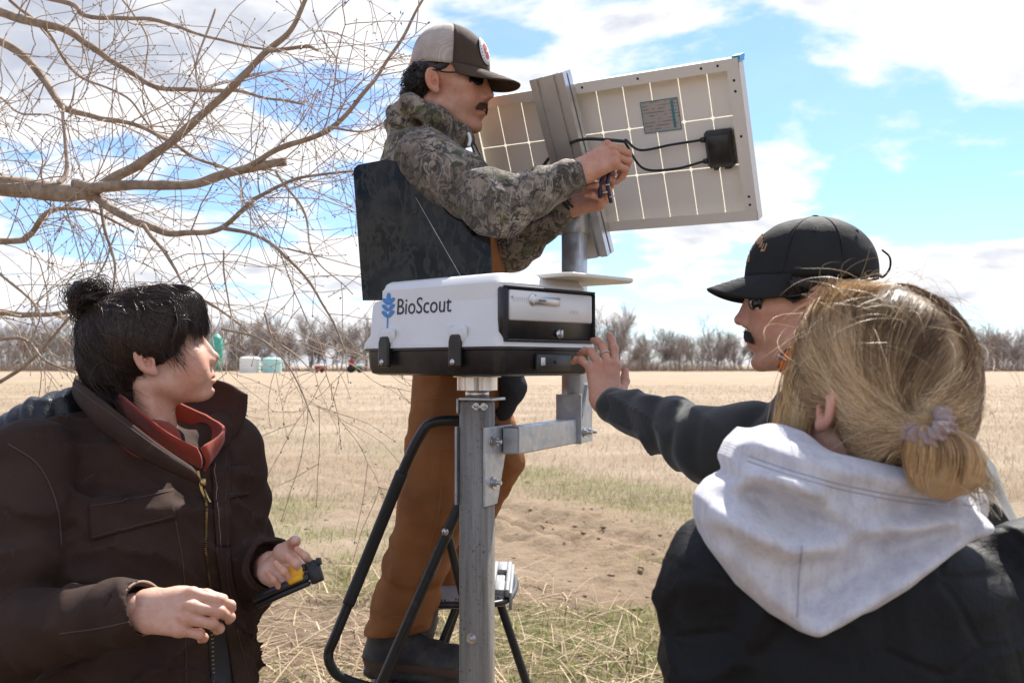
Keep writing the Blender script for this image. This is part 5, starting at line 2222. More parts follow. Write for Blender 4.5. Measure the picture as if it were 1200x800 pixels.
def person_a():
    pr = empty('person', (-.62, 1.95, 0), 'person in a dark brown work jacket with messy bun, holding wire strippers', 'person')
    Hd = Head(W(180, 424, 1.92), (math.cos(.25) * math.cos(.27), math.sin(.25) * math.cos(.27), math.sin(.27)), (0, .03, 1), .98, True)
    fw = norm(np.array([.50, -.87, 0]))
    lat = np.array([-fw[1], fw[0], 0.0])                     # to her left
    N = W(166, 502, 1.93)
    hp = [Hd.mesh(W(180, 540, 1.93), .049, smile=.002)]
    # ---- hands
    rh = hand_mesh(W(166, 714, 1.545), norm(W(262, 716, 1.50) - W(166, 714, 1.545)), (-.10, -.86, .50), sc=.93,
                   curls=[(30, 48, 34), (36, 54, 34), (40, 58, 34), (44, 60, 34)], spread=(-3, 0, 2, 3), thumb=[(.70, .40, -.66), (.90, .06, -.42), (.95, -.06, -.35)], arm=.07, fore=W(-2, 748, 1.66), fat=1.05)
    lh = hand_mesh(W(318, 664, 1.83), norm(W(368, 690, 1.74) - W(318, 664, 1.83)), (.05, .80, -.62), left=True, sc=.90,
                   curls=[(38, 50, 30), (42, 52, 30), (46, 52, 30), (48, 50, 28)], thumb=[(.62, .55, -.55), (.80, .02, -.62), (.75, -.25, -.62)], arm=.06, fore=W(288, 676, 2.08))
    # ---- hidden body under the clothes
    Rs, Re, Rw = W(38, 548, 1.79), W(-2, 748, 1.66), W(160, 714, 1.55)
    Ls, Le, Lw = W(262, 530, 2.03), W(288, 676, 2.08), W(318, 662, 1.85)
    hipc = W(175, 830, 1.92)

    def under(P):
        d = torso_sdf(P, [(N - [0, 0, .02], .05, .05), (N - [0, 0, .08], .15, .09), (N - [0, 0, .35], .14, .10), (hipc, .15, .11), (hipc - [0, 0, .12], .15, .11)], lat, fw)
        for a, b, c in ((Rs, Re, Rw), (Ls, Le, Lw)):
            d = smin(d, chain(P, [a, b, c], [.05, .04, .028]), .03)
        for s in (-1, 1):
            hj = hipc + lat * s * .08 - np.array([0, 0, .06])
            d = smin(d, chain(P, [hj, hj - np.array([0, 0, .40]), np.array([hj[0], hj[1], .06])], [.08, .058, .04]), .04)
        return d
    V, Q = sdf_mesh(under, (-1.15, 1.4, -.02), (-.2, 2.35, 1.55), .012, 1)
    hp.append((V, Q, np.zeros((len(V), 3))))
    body_mesh(pr, 'body', PINKSKIN, hp + [rh[:3], lh[:3]])

    # ---- jacket
    D = lambda z: np.array([0, 0, z])
    secs = [(N + D(.015), .060, .055), (N + D(-.025), .125, .078), (N + D(-.065) + lat * .0, .175, .105), (N + D(-.17), .200, .135),
            (N + D(-.36) + fw * .02, .205, .150), (N + D(-.52) + fw * .02, .210, .155), (N + D(-.70), .22, .16)]

    def jac(P):
        d = torso_sdf(P, secs, lat, fw, 2.5)
        d = smin(d, ell(P, N + fw * .085 + lat * -.02 + D(-.23), (.12, .10, .13)), .06)
        d = smin(d, ell(P, W(104, 512, 1.93), (.085, .10, .045)), .04)
        R1 = rotm((1, .3, .2), .9)
        d = d - folds(P, R1, (6, 16, 7), .020, 3) - folds(P, rotm((0, 1, .4), 2.1), (5, 14, 6), .016, 8) - folds(P, rotm((1, 1, .4), .7), (16, 36, 16), .006, 9)
        ra = chain(P, [Rs, Re], [.082, .074])
        ra = ra - limb_folds(P, Rs, Re, .9, .40, .013, 62, 12) - folds(P, rotm((0, 1, 0), .6), (6, 6, 15), .013, 30)
        rf = cap(P, Re, Rw + (Rw - Re) * .00, .074, .047)
        rf = rf - limb_folds(P, Re, Rw, .1, .45, .011, 70, 14) - folds(P, rotm((0, 1, 0), 1.2), (6, 6, 16), .009, 33)
        r = smin(ra, rf, .022)
        la = cap(P, Ls, Le, .082, .068) - limb_folds(P, Ls, Le, .75, .4, .014, 66, 17)
        lf = cap(P, Le, Lw, .068, .050) - limb_folds(P, Le, Lw, .3, .5, .009, 75, 19)
        l_ = smin(la, lf, .025)
        # pelt-stiff shoulder seams
        d = smin(d, r, .030)
        d = smin(d, l_, .030)
        # sleeve mouths are open: cut the ends
        ax = norm(Rw - Re)
        d = smax(d, -np.maximum(np.linalg.norm((P - Rw) - ((P - Rw) @ ax)[:, None] * ax, axis=1) - .0405, -((P - Rw) @ ax) - .02), .003)
        ax2 = norm(Lw - Le)
        d = smax(d, -np.maximum(np.linalg.norm((P - Lw) - ((P - Lw) @ ax2)[:, None] * ax2, axis=1) - .043, -((P - Lw) @ ax2) - .03), .003)
        # neck opening
        d = smax(d, -cap(P, N + D(.12) + fw * .035, N + D(-.035) + fw * .055, .066, .040), .008)
        # front edge left open at the hem, dark shirt inside
        return d
    lo = np.minimum(np.minimum(Re, Rs), N - .3) - .13
    V, Q = sdf_mesh(jac, (-1.13, 1.42, .74), (-.22, 2.32, 1.56), .0054, 1)
    jk = link('jacket', np_mesh('jacket', V, Q), DUCK, pr)
    jac = Surf(V, Q)
    # cuffs
    ax = norm(Rw - Re)
    cf = cuff(jk, 'cuff', DUCK, Rw - ax * .012, ax, .040, .0478, .026, .9, seed=2)
    m = MB()
    an = np.linspace(0, 2 * PI, 49)
    u = norm(np.cross(ax, (0, 0, 1)))
    v = np.cross(ax, u)
    rim = Rw + ax * .0125 + (.0452 * np.cos(an))[:, None] * u + (.0452 * .9 * np.sin(an))[:, None] * v
    m.tube(rim, .0022, 6, caps=False)
    m.build('frayed_edge', LINING, cf)
    ax2 = norm(Lw - Le)
    cf2 = cuff(jk, 'cuff', DUCK, Lw - ax2 * .03, ax2, .043, .0535, .040, .95, seed=4)
    # trousers / hem below the picture
    def legs(P):
        d = 1.0
        for s in (-1, 1):
            hj = hipc + lat * s * .085 + D(.02)
            c = chain(P, [hj, hj - D(.45), np.array([hj[0], hj[1], .08])], [.105, .085, .075])
            d = c if s == -1 else smin(d, c, .03)
        return smax(d, -(P[:, 2] - .03), .01)
    V, Q = sdf_mesh(legs, (-1.1, 1.6, 0), (-.3, 2.3, 1.0), .012, 1)
    link('trousers', np_mesh('trousers', V, Q), RUBBER, pr)
    for s in (-1, 1):
        hj = hipc + lat * s * .085
        V, Q = sdf_mesh(lambda P: smax(smin(ell(P, (hj[0] + fw[0] * .05, hj[1] + fw[1] * .05, .05), (.07, .13, .06), np.stack([lat, fw, [0, 0, 1]], 1)), cap(P, (hj[0], hj[1], .06), (hj[0], hj[1], .16), .055), .03), .0 - P[:, 2], .01),
                        (hj[0] - .25, hj[1] - .25, -.02), (hj[0] + .25, hj[1] + .25, .24), .008, 1)
        link('boot', np_mesh('boot', V, Q), RUBBER, pr)

    # ---- collar: near side lies open, far side stands up to a point
    lowp = [W(234, 566, 1.75), W(192, 548, 1.735), W(150, 525, 1.745), W(108, 492, 1.84), W(104, 470, 1.98), W(150, 462, 2.06), W(205, 478, 2.07), W(246, 496, 2.03), W(268, 520, 1.96)]
    topp = [W(224, 548, 1.742), W(182, 519, 1.735), W(142, 486, 1.755), W(102, 454, 1.84), W(92, 440, 1.99), W(140, 438, 2.10), W(205, 440, 2.12), W(258, 446, 2.06), W(288, 462, 1.985)]
    A_, B_ = bez(lowp, 46), bez(topp, 46)
    t = np.linspace(0, 1, 12)[None, :, None]
    G = A_[:, None] * (1 - t) + B_[:, None] * t
    outw = G - (N + D(.02))
    outw[..., 2] = 0
    outw /= np.linalg.norm(outw, axis=2)[..., None]
    G = G + outw * (.012 * np.sin(t * PI)) + (.003 * fbm(G.reshape(-1, 3), 22, 2, 4)).reshape(G.shape[:2])[..., None] * outw
    m = MB()
    m.sheet(G, .006)
    col = m.build('collar', DUCK, jk)
    m = MB()
    m.tube(G[:, 9] + outw[:, 9] * .0035, .0009, 5)
    m.build('stitching', STITCH, col)
    # ---- rust-red shirt collar inside
    lowp = [W(236, 548, 1.80), W(205, 530, 1.80), W(172, 505, 1.82), W(140, 482, 1.88), W(140, 470, 1.98), W(185, 482, 2.03), W(222, 505, 2.0), W(246, 528, 1.93), W(240, 552, 1.84)]
    topp = [W(231, 524, 1.785), W(196, 506, 1.785), W(160, 478, 1.80), W(138, 458, 1.87), W(142, 452, 1.98), W(185, 462, 2.03), W(222, 478, 2.00), W(262, 500, 1.93), W(236, 524, 1.83)]
    A_, B_ = bez(lowp, 46), bez(topp, 46)
    G = A_[:, None] * (1 - t) + B_[:, None] * t
    bow = G - (N + fw * .02)
    bow[..., 2] = 0
    bow /= np.linalg.norm(bow, axis=2)[..., None]
    G = G + bow * .008 * np.sin(t * PI) + bow * (.004 * fbm(G.reshape(-1, 3), 30, 2, 14)).reshape(G.shape[:2])[..., None]
    m = MB()
    m.sheet(G, .0055)
    sh = m.build('shirt', REDC, pr)

    def fill(P):
        return ell(P, N + fw * .066 + D(-.018), (.060, .060, .040)) - folds(P, np.eye(3), (12, 12, 25), .003, 6)
    V, Q = sdf_mesh(fill, N - .16, N + .14, .006, 1)
    link('shirt_front', np_mesh('shirt_front', V, Q), REDC, sh)
    # ---- pockets, placket, zip laid on the jacket
    o = patch(jac, [(104, 590), (202, 573), (206, 606), (107, 633)], 'pocket_flap', DUCK, jk, .004, .001)
    seam(jac, [(107, 593), (150, 587), (200, 577)], 'stitching', STITCH, o, .0009, .0055)
    seam(jac, [(109, 629), (150, 619), (203, 603)], 'stitching', STITCH, o, .0009, .0055)
    o = patch(jac, [(264, 548), (291, 545), (291, 579), (266, 586)], 'pocket_flap', DUCK, jk, .004, .001, 14, 12)
    seam(jac, [(267, 582), (280, 579), (290, 576)], 'stitching', STITCH, o, .0009, .0055, 16)
    pl = patch(jac, [(247, 538), (270, 520), (268, 640), (252, 640)], 'placket', DUCK, jk, .005, .001, 12, 30)
    pl2 = patch(jac, [(252, 641), (268, 641), (300, 812), (274, 812)], 'placket', DUCK, jk, .005, .001, 12, 40)
    seam(jac, [(250, 545), (254, 600), (256, 640)], 'stitching', LINING, pl, .0007, .0063)
    seam(jac, [(264, 530), (263, 590), (264, 640)], 'stitching', STITCH, pl, .0008, .0063)
    seam(jac, [(263, 645), (275, 720), (292, 806)], 'stitching', STITCH, pl2, .0008, .0063)
    inn = patch(jac, [(240, 690), (262, 690), (273, 812), (248, 812)], 'dark_front_panel', RUBBER, jk, .002, .0006, 10, 30)
    q = bez([(232, 552, 0), (236, 572, 0), (241, 592, 0), (240, 640, 0), (246, 700, 0), (250, 812, 0)], 120)
    pts, nr = cast(jac, q[:, 0], q[:, 1])
    m = MB()
    for i in range(0, 120):
        m.box(pts[i] + nr[i] * .0022, (.0022, .0016, .0007), frame(np.cross(nr[i], [0, 0, 1]) + 1e-6))
    z = m.build('zip', BRASS, jk, smooth=False)
    pp, pn = cast(jac, [238, 240, 243, 245], [565, 572, 582, 592])
    m = MB()
    m.box(pp[0] + pn[0] * .006, (.0055, .004, .007), bev=.002)
    m.tube([pp[1] + pn[1] * .008, pp[2] + pn[2] * .009, pp[3] + pn[3] * .008], [.0026, .0042, .0036], 8, flat=.45)
    m.build('zip_pull', BRASS, z)
    seam(jac, [(10, 520), (45, 545), (66, 590), (72, 640)], 'seam', STITCH, jk, .0016, .0008)
    seam(jac, [(206, 610), (216, 680), (218, 800)], 'seam', STITCH, jk, .0012, .0006)
    seam(jac, [(70, 742), (120, 735), (156, 727)], 'seam', STITCH, jk, .0012, .0006)
    # ---- dark puffer hood folded over her right shoulder
    def hood(P):
        pts = [W(2, 520, 1.90), W(20, 510, 1.90), W(44, 498, 1.91), W(76, 484, 1.94), (W(102, 472, 1.97))]
        d = chain(P, pts, [.034, .040, .043, .041, .032], .02)
        d = smin(d, chain(P, [p + np.array([.0, .07, -.022]) for p in pts], [.03] * 5, .02), .03)
        x = P[:, 0] * 1.0 + P[:, 2] * .4
        return d - .005 * np.abs(np.sin(x * 95)) - folds(P, np.eye(3), (14, 14, 22), .006, 44)
    V, Q = sdf_mesh(hood, (-1.1, 1.75, 1.28), (-.75, 2.15, 1.56), .004, 1)
    link('puffer_hood', np_mesh('puffer_hood', V, Q), PUFF, jk)

    # ---- hair
    def hs(P):
        Pm = P.copy()
        Pm[:, 1] = np.abs(Pm[:, 1])
        d = ell(P, (-.016, 0, .058), (.110, .091, .088))
        d = smin(d, ell(P, (-.072, 0, .005), (.060, .074, .072)), .03)
        d = smin(d, ell(P, (.062, 0, .090), (.055, .070, .040)), .03)
        d = smin(d, ell(Pm, (.038, .070, .045), (.036, .017, .048)), .02)
        d = smin(d, ell(P, (-.060, 0, -.058), (.036, .046, .040)), .03)
        d = d - .0055 * fbm(P * np.array([1, 1, .8]), 24, 2, 77)
        # open face and ear
        d = smax(d, -ell(P, (.115, 0, -.035), (.075, .10, .085)), .010)
        d = smax(d, -ell(Pm, (.004, .098, -.010), (.024, .03, .026)), .008)
        return d
    bun_c = np.array([-.086, .0, .152])
    V, Q = sdf_mesh(lambda P: hs(P) + .002, (-.16, -.12, -.12), (.14, .12, .17), .004, 1)
    base_col = np.tile(np.array([[.012, .008, .007]]), (len(V), 1))
    hb = link('hair', np_mesh('hair', Hd.w(V), Q, base_col), DARKHAIR, pr)
    r = np.random.default_rng(3)
    # swept back to the bun
    n = 6500
    th = r.uniform(0, 2 * PI, n)
    roots = np.stack([r.uniform(-.11, .10, n), r.normal(0, .075, n), r.uniform(-.08, .15, n)], 1)
    K = 14
    tt = np.linspace(0, 1, K)[None, :, None]
    tgt = np.array([-.072, 0, .128]) + r.normal(0, .012, (n, 3))
    ctrl = (roots[:, None] * .5 + tgt[:, None] * .5)
    paths = roots[:, None] * (1 - tt) + tgt[:, None] * tt
    seg = r.uniform(.35, 1.0, (n, 1, 1))
    paths = project(hs, paths, r.normal(.0015, .0016, n))
    paths += .0018 * np.stack([vnoise(paths.reshape(-1, 3), 40, s).reshape(n, K) for s in (1, 2, 3)], -1)
    paths = clump(paths, 420, .45, .8, 1)
    ok = (hs(paths.reshape(-1, 3)).reshape(n, K) < .012).all(1)
    strands('strands', Hd.w(paths[ok].reshape(-1, 3)).reshape(-1, K, 3), r.uniform(.0003, .0007, ok.sum()), DARKHAIR, hb, hair_cols(ok.sum(), K, (.026, .015, .010), (.045, .026, .017), .5, 1))
    # bangs: from the top of the head forwards and down to the brow
    n = 3200
    y0 = r.normal(0, .045, n)
    p0 = np.stack([r.uniform(-.06, .06, n), y0, np.full(n, .140)], 1)
    p0 = project(hs, p0[:, None], np.zeros(n))[:, 0]
    dr = r.uniform(.0, 1.0, n)
    p1 = np.stack([.110 + r.normal(0, .008, n), y0 * 1.25 - .008, .120 + r.normal(0, .006, n)], 1)
    p2 = np.stack([.138 + r.normal(0, .008, n) - .30 * np.abs(y0), y0 * 1.5 - .012, .082 + r.normal(0, .010, n)], 1)
    p3 = np.stack([.106 + r.normal(0, .006, n) - .46 * np.abs(y0), y0 * 1.55 - .014, .034 + r.normal(0, .014, n) - .36 * np.maximum(np.abs(y0) - .012, 0)], 1)
    tk = np.linspace(0, 1, K)[None, :, None]
    b = ((1 - tk) ** 3) * p0[:, None] + 3 * ((1 - tk) ** 2) * tk * p1[:, None] + 3 * (1 - tk) * tk ** 2 * p2[:, None] + tk ** 3 * p3[:, None]
    hsd = lambda P: np.minimum(hs(P), head_sdf(P, True) - .004)
    inside = hsd(b.reshape(-1, 3)).reshape(n, K) < .001
    bb = project(hsd, b, r.uniform(.001, .004, n), 3)
    b = np.where(inside[..., None], bb, b)
    fs_ = np.clip((np.abs(y0) - .015) / .03, 0, 1)[:, None, None]
    b = b * (1 - fs_) + project(hsd, b, r.uniform(.001, .006, n), 4) * fs_
    b += .002 * np.stack([vnoise(b.reshape(-1, 3), 30, s).reshape(n, K) for s in (4, 5, 6)], -1)
    b = clump(b, 150, .6, 1.6, 2)
    strands('bangs', Hd.w(b.reshape(-1, 3)).reshape(-1, K, 3), r.uniform(.0003, .0006, n), DARKHAIR, hb, hair_cols(n, K, (.028, .016, .011), (.055, .031, .020), .5, 2))
    # hair combed down the sides from the parting to behind the ears
    n = 2600
    sg = r.choice([-1, 1], n)
    xa = r.uniform(-.05, .085, n)
    p0 = np.stack([xa, sg * r.uniform(.005, .05, n), np.full(n, .14)], 1)
    p3 = np.stack([xa * .55 - .035 + r.normal(0, .012, n), sg * .088, .012 + r.normal(0, .018, n)], 1)
    pm_ = np.stack([xa * 1.02, sg * .095, .085 + r.normal(0, .006, n)], 1)
    b = (1 - tk) ** 2 * p0[:, None] + 2 * (1 - tk) * tk * pm_[:, None] + tk ** 2 * p3[:, None]
    b = project(hs, b, r.uniform(.0008, .0045, n), 4)
    b = clump(b, 130, .55, 1.0, 7)
    strands('side_strands', Hd.w(b.reshape(-1, 3)).reshape(-1, K, 3), r.uniform(.0003, .0006, n), DARKHAIR, hb, hair_cols(n, K, (.028, .016, .011), (.050, .029, .019), .5, 6))
    # loose wavy hairs standing off the head
    n = 520
    q0 = np.stack([r.uniform(-.10, .09, n), r.normal(0, .06, n), r.uniform(-.04, .15, n)], 1)
    q0 = project(hs, q0[:, None], np.zeros(n))[:, 0]
    dirv = np.array([-.075, 0, .125]) - q0 + r.normal(0, .05, (n, 3))
    dirv /= np.linalg.norm(dirv, axis=1)[:, None]
    b = q0[:, None] + dirv[:, None] * tk * r.uniform(.03, .10, (n, 1, 1))
    b = project(hs, b, r.uniform(.001, .004, (n, 1)) + r.uniform(0, .012, (n, 1)) * np.sin(tk[:, :, 0] * PI), 3)
    b = b + .007 * np.stack([vnoise(b.reshape(-1, 3), 28, s).reshape(n, K) for s in (31, 32, 33)], -1)
    strands('stray_hairs', Hd.w(b.reshape(-1, 3)).reshape(-1, K, 3), r.uniform(.0002, .0004, n), DARKHAIR, hb, hair_cols(n, K, (.030, .017, .012), (.065, .037, .024), .5, 8))
    # sideburn wisps and nape
    n = 150
    sg = r.choice([-1, 1], n)
    p0 = np.stack([.040 + r.normal(0, .010, n), sg * .080, .03 + r.normal(0, .012, n)], 1)
    p3 = p0 + np.stack([.012 + r.normal(0, .012, n), sg * r.uniform(-.004, .006, n), -r.uniform(.02, .065, n)], 1)
    mid = (p0 + p3) / 2 + np.stack([r.normal(0, .008, n), sg * r.uniform(0, .01, n), np.zeros(n)], 1)
    b = (1 - tk) ** 2 * p0[:, None] + 2 * (1 - tk) * tk * mid[:, None] + tk ** 2 * p3[:, None]
    n2 = 700
    q0 = np.stack([-.09 + r.normal(0, .015, n2), r.normal(0, .045, n2), -.03 + r.normal(0, .02, n2)], 1)
    q3 = q0 + np.stack([r.uniform(.0, .05, n2), r.normal(0, .012, n2), -r.uniform(.02, .075, n2)], 1)
    qm = (q0 + q3) / 2 + r.normal(0, .010, (n2, 3))
    b2 = (1 - tk) ** 2 * q0[:, None] + 2 * (1 - tk) * tk * qm[:, None] + tk ** 2 * q3[:, None]
    b = np.concatenate([b, b2])
    strands('loose_wisps', Hd.w(b.reshape(-1, 3)).reshape(-1, K, 3), r.uniform(.0003, .0006, len(b)), DARKHAIR, hb, hair_cols(len(b), K, (.018, .011, .008), (.03, .018, .012), .3, 3))
    # the bun: a knot of loops
    V, Q = sdf_mesh(lambda P: ell(P, bun_c, (.034, .036, .034)) - .006 * fbm(P, 60, 2, 9), bun_c - .06, bun_c + .06, .004, 1)
    bo = link('bun', np_mesh('bun', Hd.w(V), Q, np.tile(np.array([[.012, .008, .007]]), (len(V), 1))), DARKHAIR, hb)
    n, K2 = 700, 22
    al = np.linspace(0, 1, K2)[None] * r.uniform(2.5, 6.0, (n, 1)) + r.uniform(0, 6.28, (n, 1))
    axs = r.normal(0, 1, (n, 3))
    axs /= np.linalg.norm(axs, axis=1)[:, None]
    u = np.cross(axs, [.3, .2, .9])
    u /= np.linalg.norm(u, axis=1)[:, None]
    v = np.cross(axs, u)
    rad = r.uniform(.024, .042, (n, 1)) * (1 + .0 * al)
    rad = rad + (r.random((n, 1)) < .16) * r.uniform(.0, .026, (n, 1))
    rad = rad * (1 + .22 * np.sin(al * .7 + r.uniform(0, 6, (n, 1))))
    b = bun_c + rad[..., None] * (np.cos(al)[..., None] * u[:, None] + np.sin(al)[..., None] * v[:, None]) + axs[:, None] * r.normal(0, .012, (n, 1, 1))
    b = b + .016 * np.stack([vnoise(b.reshape(-1, 3), 24, s).reshape(n, K2) for s in (21, 22, 23)], -1)
    b = clump(b, 46, .72, .01, 9)
    strands('loops', Hd.w(b.reshape(-1, 3)).reshape(-1, K2, 3), r.uniform(.0004, .0008, n), DARKHAIR, bo, hair_cols(n, K2, (.020, .012, .009), (.045, .026, .018), .35, 4))
    m = MB()
    a2 = np.linspace(0, 2 * PI, 24)
    m.tube(Hd.w(np.array([-.076, 0, .130]) + .020 * (np.cos(a2)[:, None] * np.array([.5, 0, .86]) + np.sin(a2)[:, None] * np.array([0, 1, 0]))), .004, 7, caps=False)
    m.build('hair_tie', MT('tan_hair_tie', (.42, .22, .10, 1), .6).m, hb)
    # necklace
    m = MB()
    m.tube(bez([W(204, 482, 1.868), W(200, 490, 1.865), W(197, 500, 1.866)], 12), .0008, 5)
    m.build('necklace', BRASS, pr)

    # ---- wire strippers in her left hand
    tool = empty('wire_strippers', tuple(W(338, 684, 1.75)), 'black wire strippers with yellow grip held open in the left hand', 'tool')
    a, b = W(296, 703, 1.745), W(376, 668, 1.72)
    ax = norm(b - a)
    tov = norm(np.array([0, -1.0, .35]) - ax * (np.array([0, -1.0, .35]) @ ax))
    sd = np.cross(ax, tov)
    R = np.stack([ax, sd, tov], 1)
    L = np.linalg.norm(b - a)
    m = MB()
    m.box(a + ax * L * .42, (L * .42, .0075, .0045), R, bev=.003)
    m.box(a + ax * L * .42 + sd * .012, (L * .40, .0045, .0045), R, bev=.003)
    m.build('handle', BLKP, tool)
    m = MB()
    m.box(a + ax * L * .66 - sd * .014, (L * .13, .011, .007), R @ rotm((0, 0, 1), .35), bev=.003)
    m.box(a + ax * L * .66 - sd * .003, (L * .10, .006, .0085), R, bev=.002)
    m.build('yellow_grip', MT('yellow_plastic', (.80, .42, .01, 1), .4).m, tool)
    m = MB()
    m.box(a + ax * L * .92, (L * .08, .017, .006), R, bev=.002)
    for k in range(4):
        m.box(a + ax * L * (.80 + .07 * k) - sd * .016, (L * .022, .006, .0055), R, bev=.001)
    m.build('jaw', BLACKM, tool)
    return pr


person_a()

# ================================================================== person on the ladder (camouflage hoodie, brown overalls)
def camo_mat():
    t = MT('woodland_camouflage_fleece', rough=.92)
    v = t.coord((1, 1, 1))
    warp = t.noise(9, 4, .6, v)
    base = t.mix(t.ramp(t.noise(26, 7, .72, v, .8), .40, .60), (.33, .275, .215, 1), (.135, .115, .095, 1))
    base = t.mix(t.ramp(t.noise(38, 7, .75, v, 1.2), .53, .60), base, (.045, .034, .026, 1))
    leafv = t.coord((1, 1, 1.0), rot=(.4, .7, .5))
    nz = t.N.new('ShaderNodeTexNoise')
    nz.inputs['Scale'].default_value = 16
    nz.inputs['Detail'].default_value = 4
    t.L.new(v, nz.inputs['Vector'])
    va = t.N.new('ShaderNodeVectorMath')
    va.operation = 'MULTIPLY_ADD'
    t.L.new(nz.outputs['Color'], va.inputs[0])
    va.inputs[1].default_value = (.11, .11, .11)
    t.L.new(t.coord((1, 1, 2.0), rot=(.5, .4, .6)), va.inputs[2])
    lf = t.voro(19, va.outputs[0], out='Color')
    ls = t.sep(lf)
    ld = t.voro(19, va.outputs[0], out='Distance')
    m1 = t.math('MULTIPLY', t.ramp(ls[0], .52, .54), t.ramp(ld, .48, .40))
    base = t.mix(m1, base, t.mix(ls[1], (.060, .066, .026, 1), (.19, .185, .085, 1)))
    lf2 = t.voro(28, t.coord((1.6, 1, 1), rot=(.1, 1.0, 2.0)), out='Color')
    l2 = t.sep(lf2)
    ld2 = t.voro(28, t.coord((1.6, 1, 1), rot=(.1, 1.0, 2.0)), out='Distance')
    m2 = t.math('MULTIPLY', t.ramp(l2[0], .76, .78), t.math('MULTIPLY', t.ramp(ld2, .42, .34), t.ramp(t.noise(70, 3), .42, .5)))
    base = t.mix(m2, base, t.mix(l2[1], (.40, .36, .30, 1), (.24, .15, .12, 1)))
    tw = t.math('ABSOLUTE', t.math('SUBTRACT', t.noise(14, 3, .5, t.coord((1, 1, .35), rot=(.6, .5, .3)), 1.5), .5))
    base = t.mix(t.ramp(tw, .022, .006, 0, .75), base, (.42, .36, .29, 1))
    tw2 = t.math('ABSOLUTE', t.math('SUBTRACT', t.noise(19, 4, .55, t.coord((1, .35, 1), rot=(1.6, .2, 1.3)), 1.0), .5))
    base = t.mix(t.ramp(tw2, .035, .010, 0, .85), base, (.045, .040, .035, 1))
    base = t.mix(t.ramp(t.noise(3.2, 3), .44, .58, 0, .5), base, (.075, .065, .052, 1))
    t.color(base)
    p = t.bump(t.noise(60, 4, .6), .3, .003)
    t.bump(t.noise(900, 2, .6), .3, .0007, p)
    t.b.inputs['Specular IOR Level'].default_value = .2
    t.b.inputs['Sheen Weight'].default_value = .15
    return t.m


CAMO = camo_mat()
BROWN = cloth('brown_duck_overalls', (.30, .125, .044, 1), (.215, .085, .029, 1), 1000, .85, wear=(.38, .19, .085, 1))
BOOT = MT('dark_rubber_boot', rough=.55)
BOOT.color(BOOT.mix(BOOT.ramp(BOOT.noise(18, 6, .7), .4, .7), (.022, .022, .024, 1), (.060, .052, .045, 1)))
BOOT.bump(BOOT.noise(90, 4), .3, .002)
BOOT = BOOT.m
WELT = MT('worn_brown_rubber', (.075, .045, .030, 1), .7).m
TANSKIN = skin_mat('ruddy_skin', (.62, .35, .235, 1), (.54, .165, .10, 1))
MESHCAP = MT('beige_mesh_fabric', rough=.9)
mv = MESHCAP.voro(420, rnd=.15)
MESHCAP.color(MESHCAP.mix(MESHCAP.ramp(mv, .25, .45), (.28, .24, .22, 1), MESHCAP.mix(MESHCAP.ramp(MESHCAP.noise(20, 5), .4, .7), (.55, .48, .42, 1), (.42, .35, .30, 1))))
MESHCAP.bump(mv, .5, .001)
MESHCAP = MESHCAP.m
CAPBROWN = cloth('brown_cap_twill', (.050, .033, .024, 1), (.075, .050, .036, 1), 1400, .85, wear=(.22, .16, .11, 1))
SHADE = MT('dark_glossy_lens', (.006, .006, .007, 1), .05).m
SMOKE = MT('black_frame_plastic', (.010, .010, .011, 1), .25).m


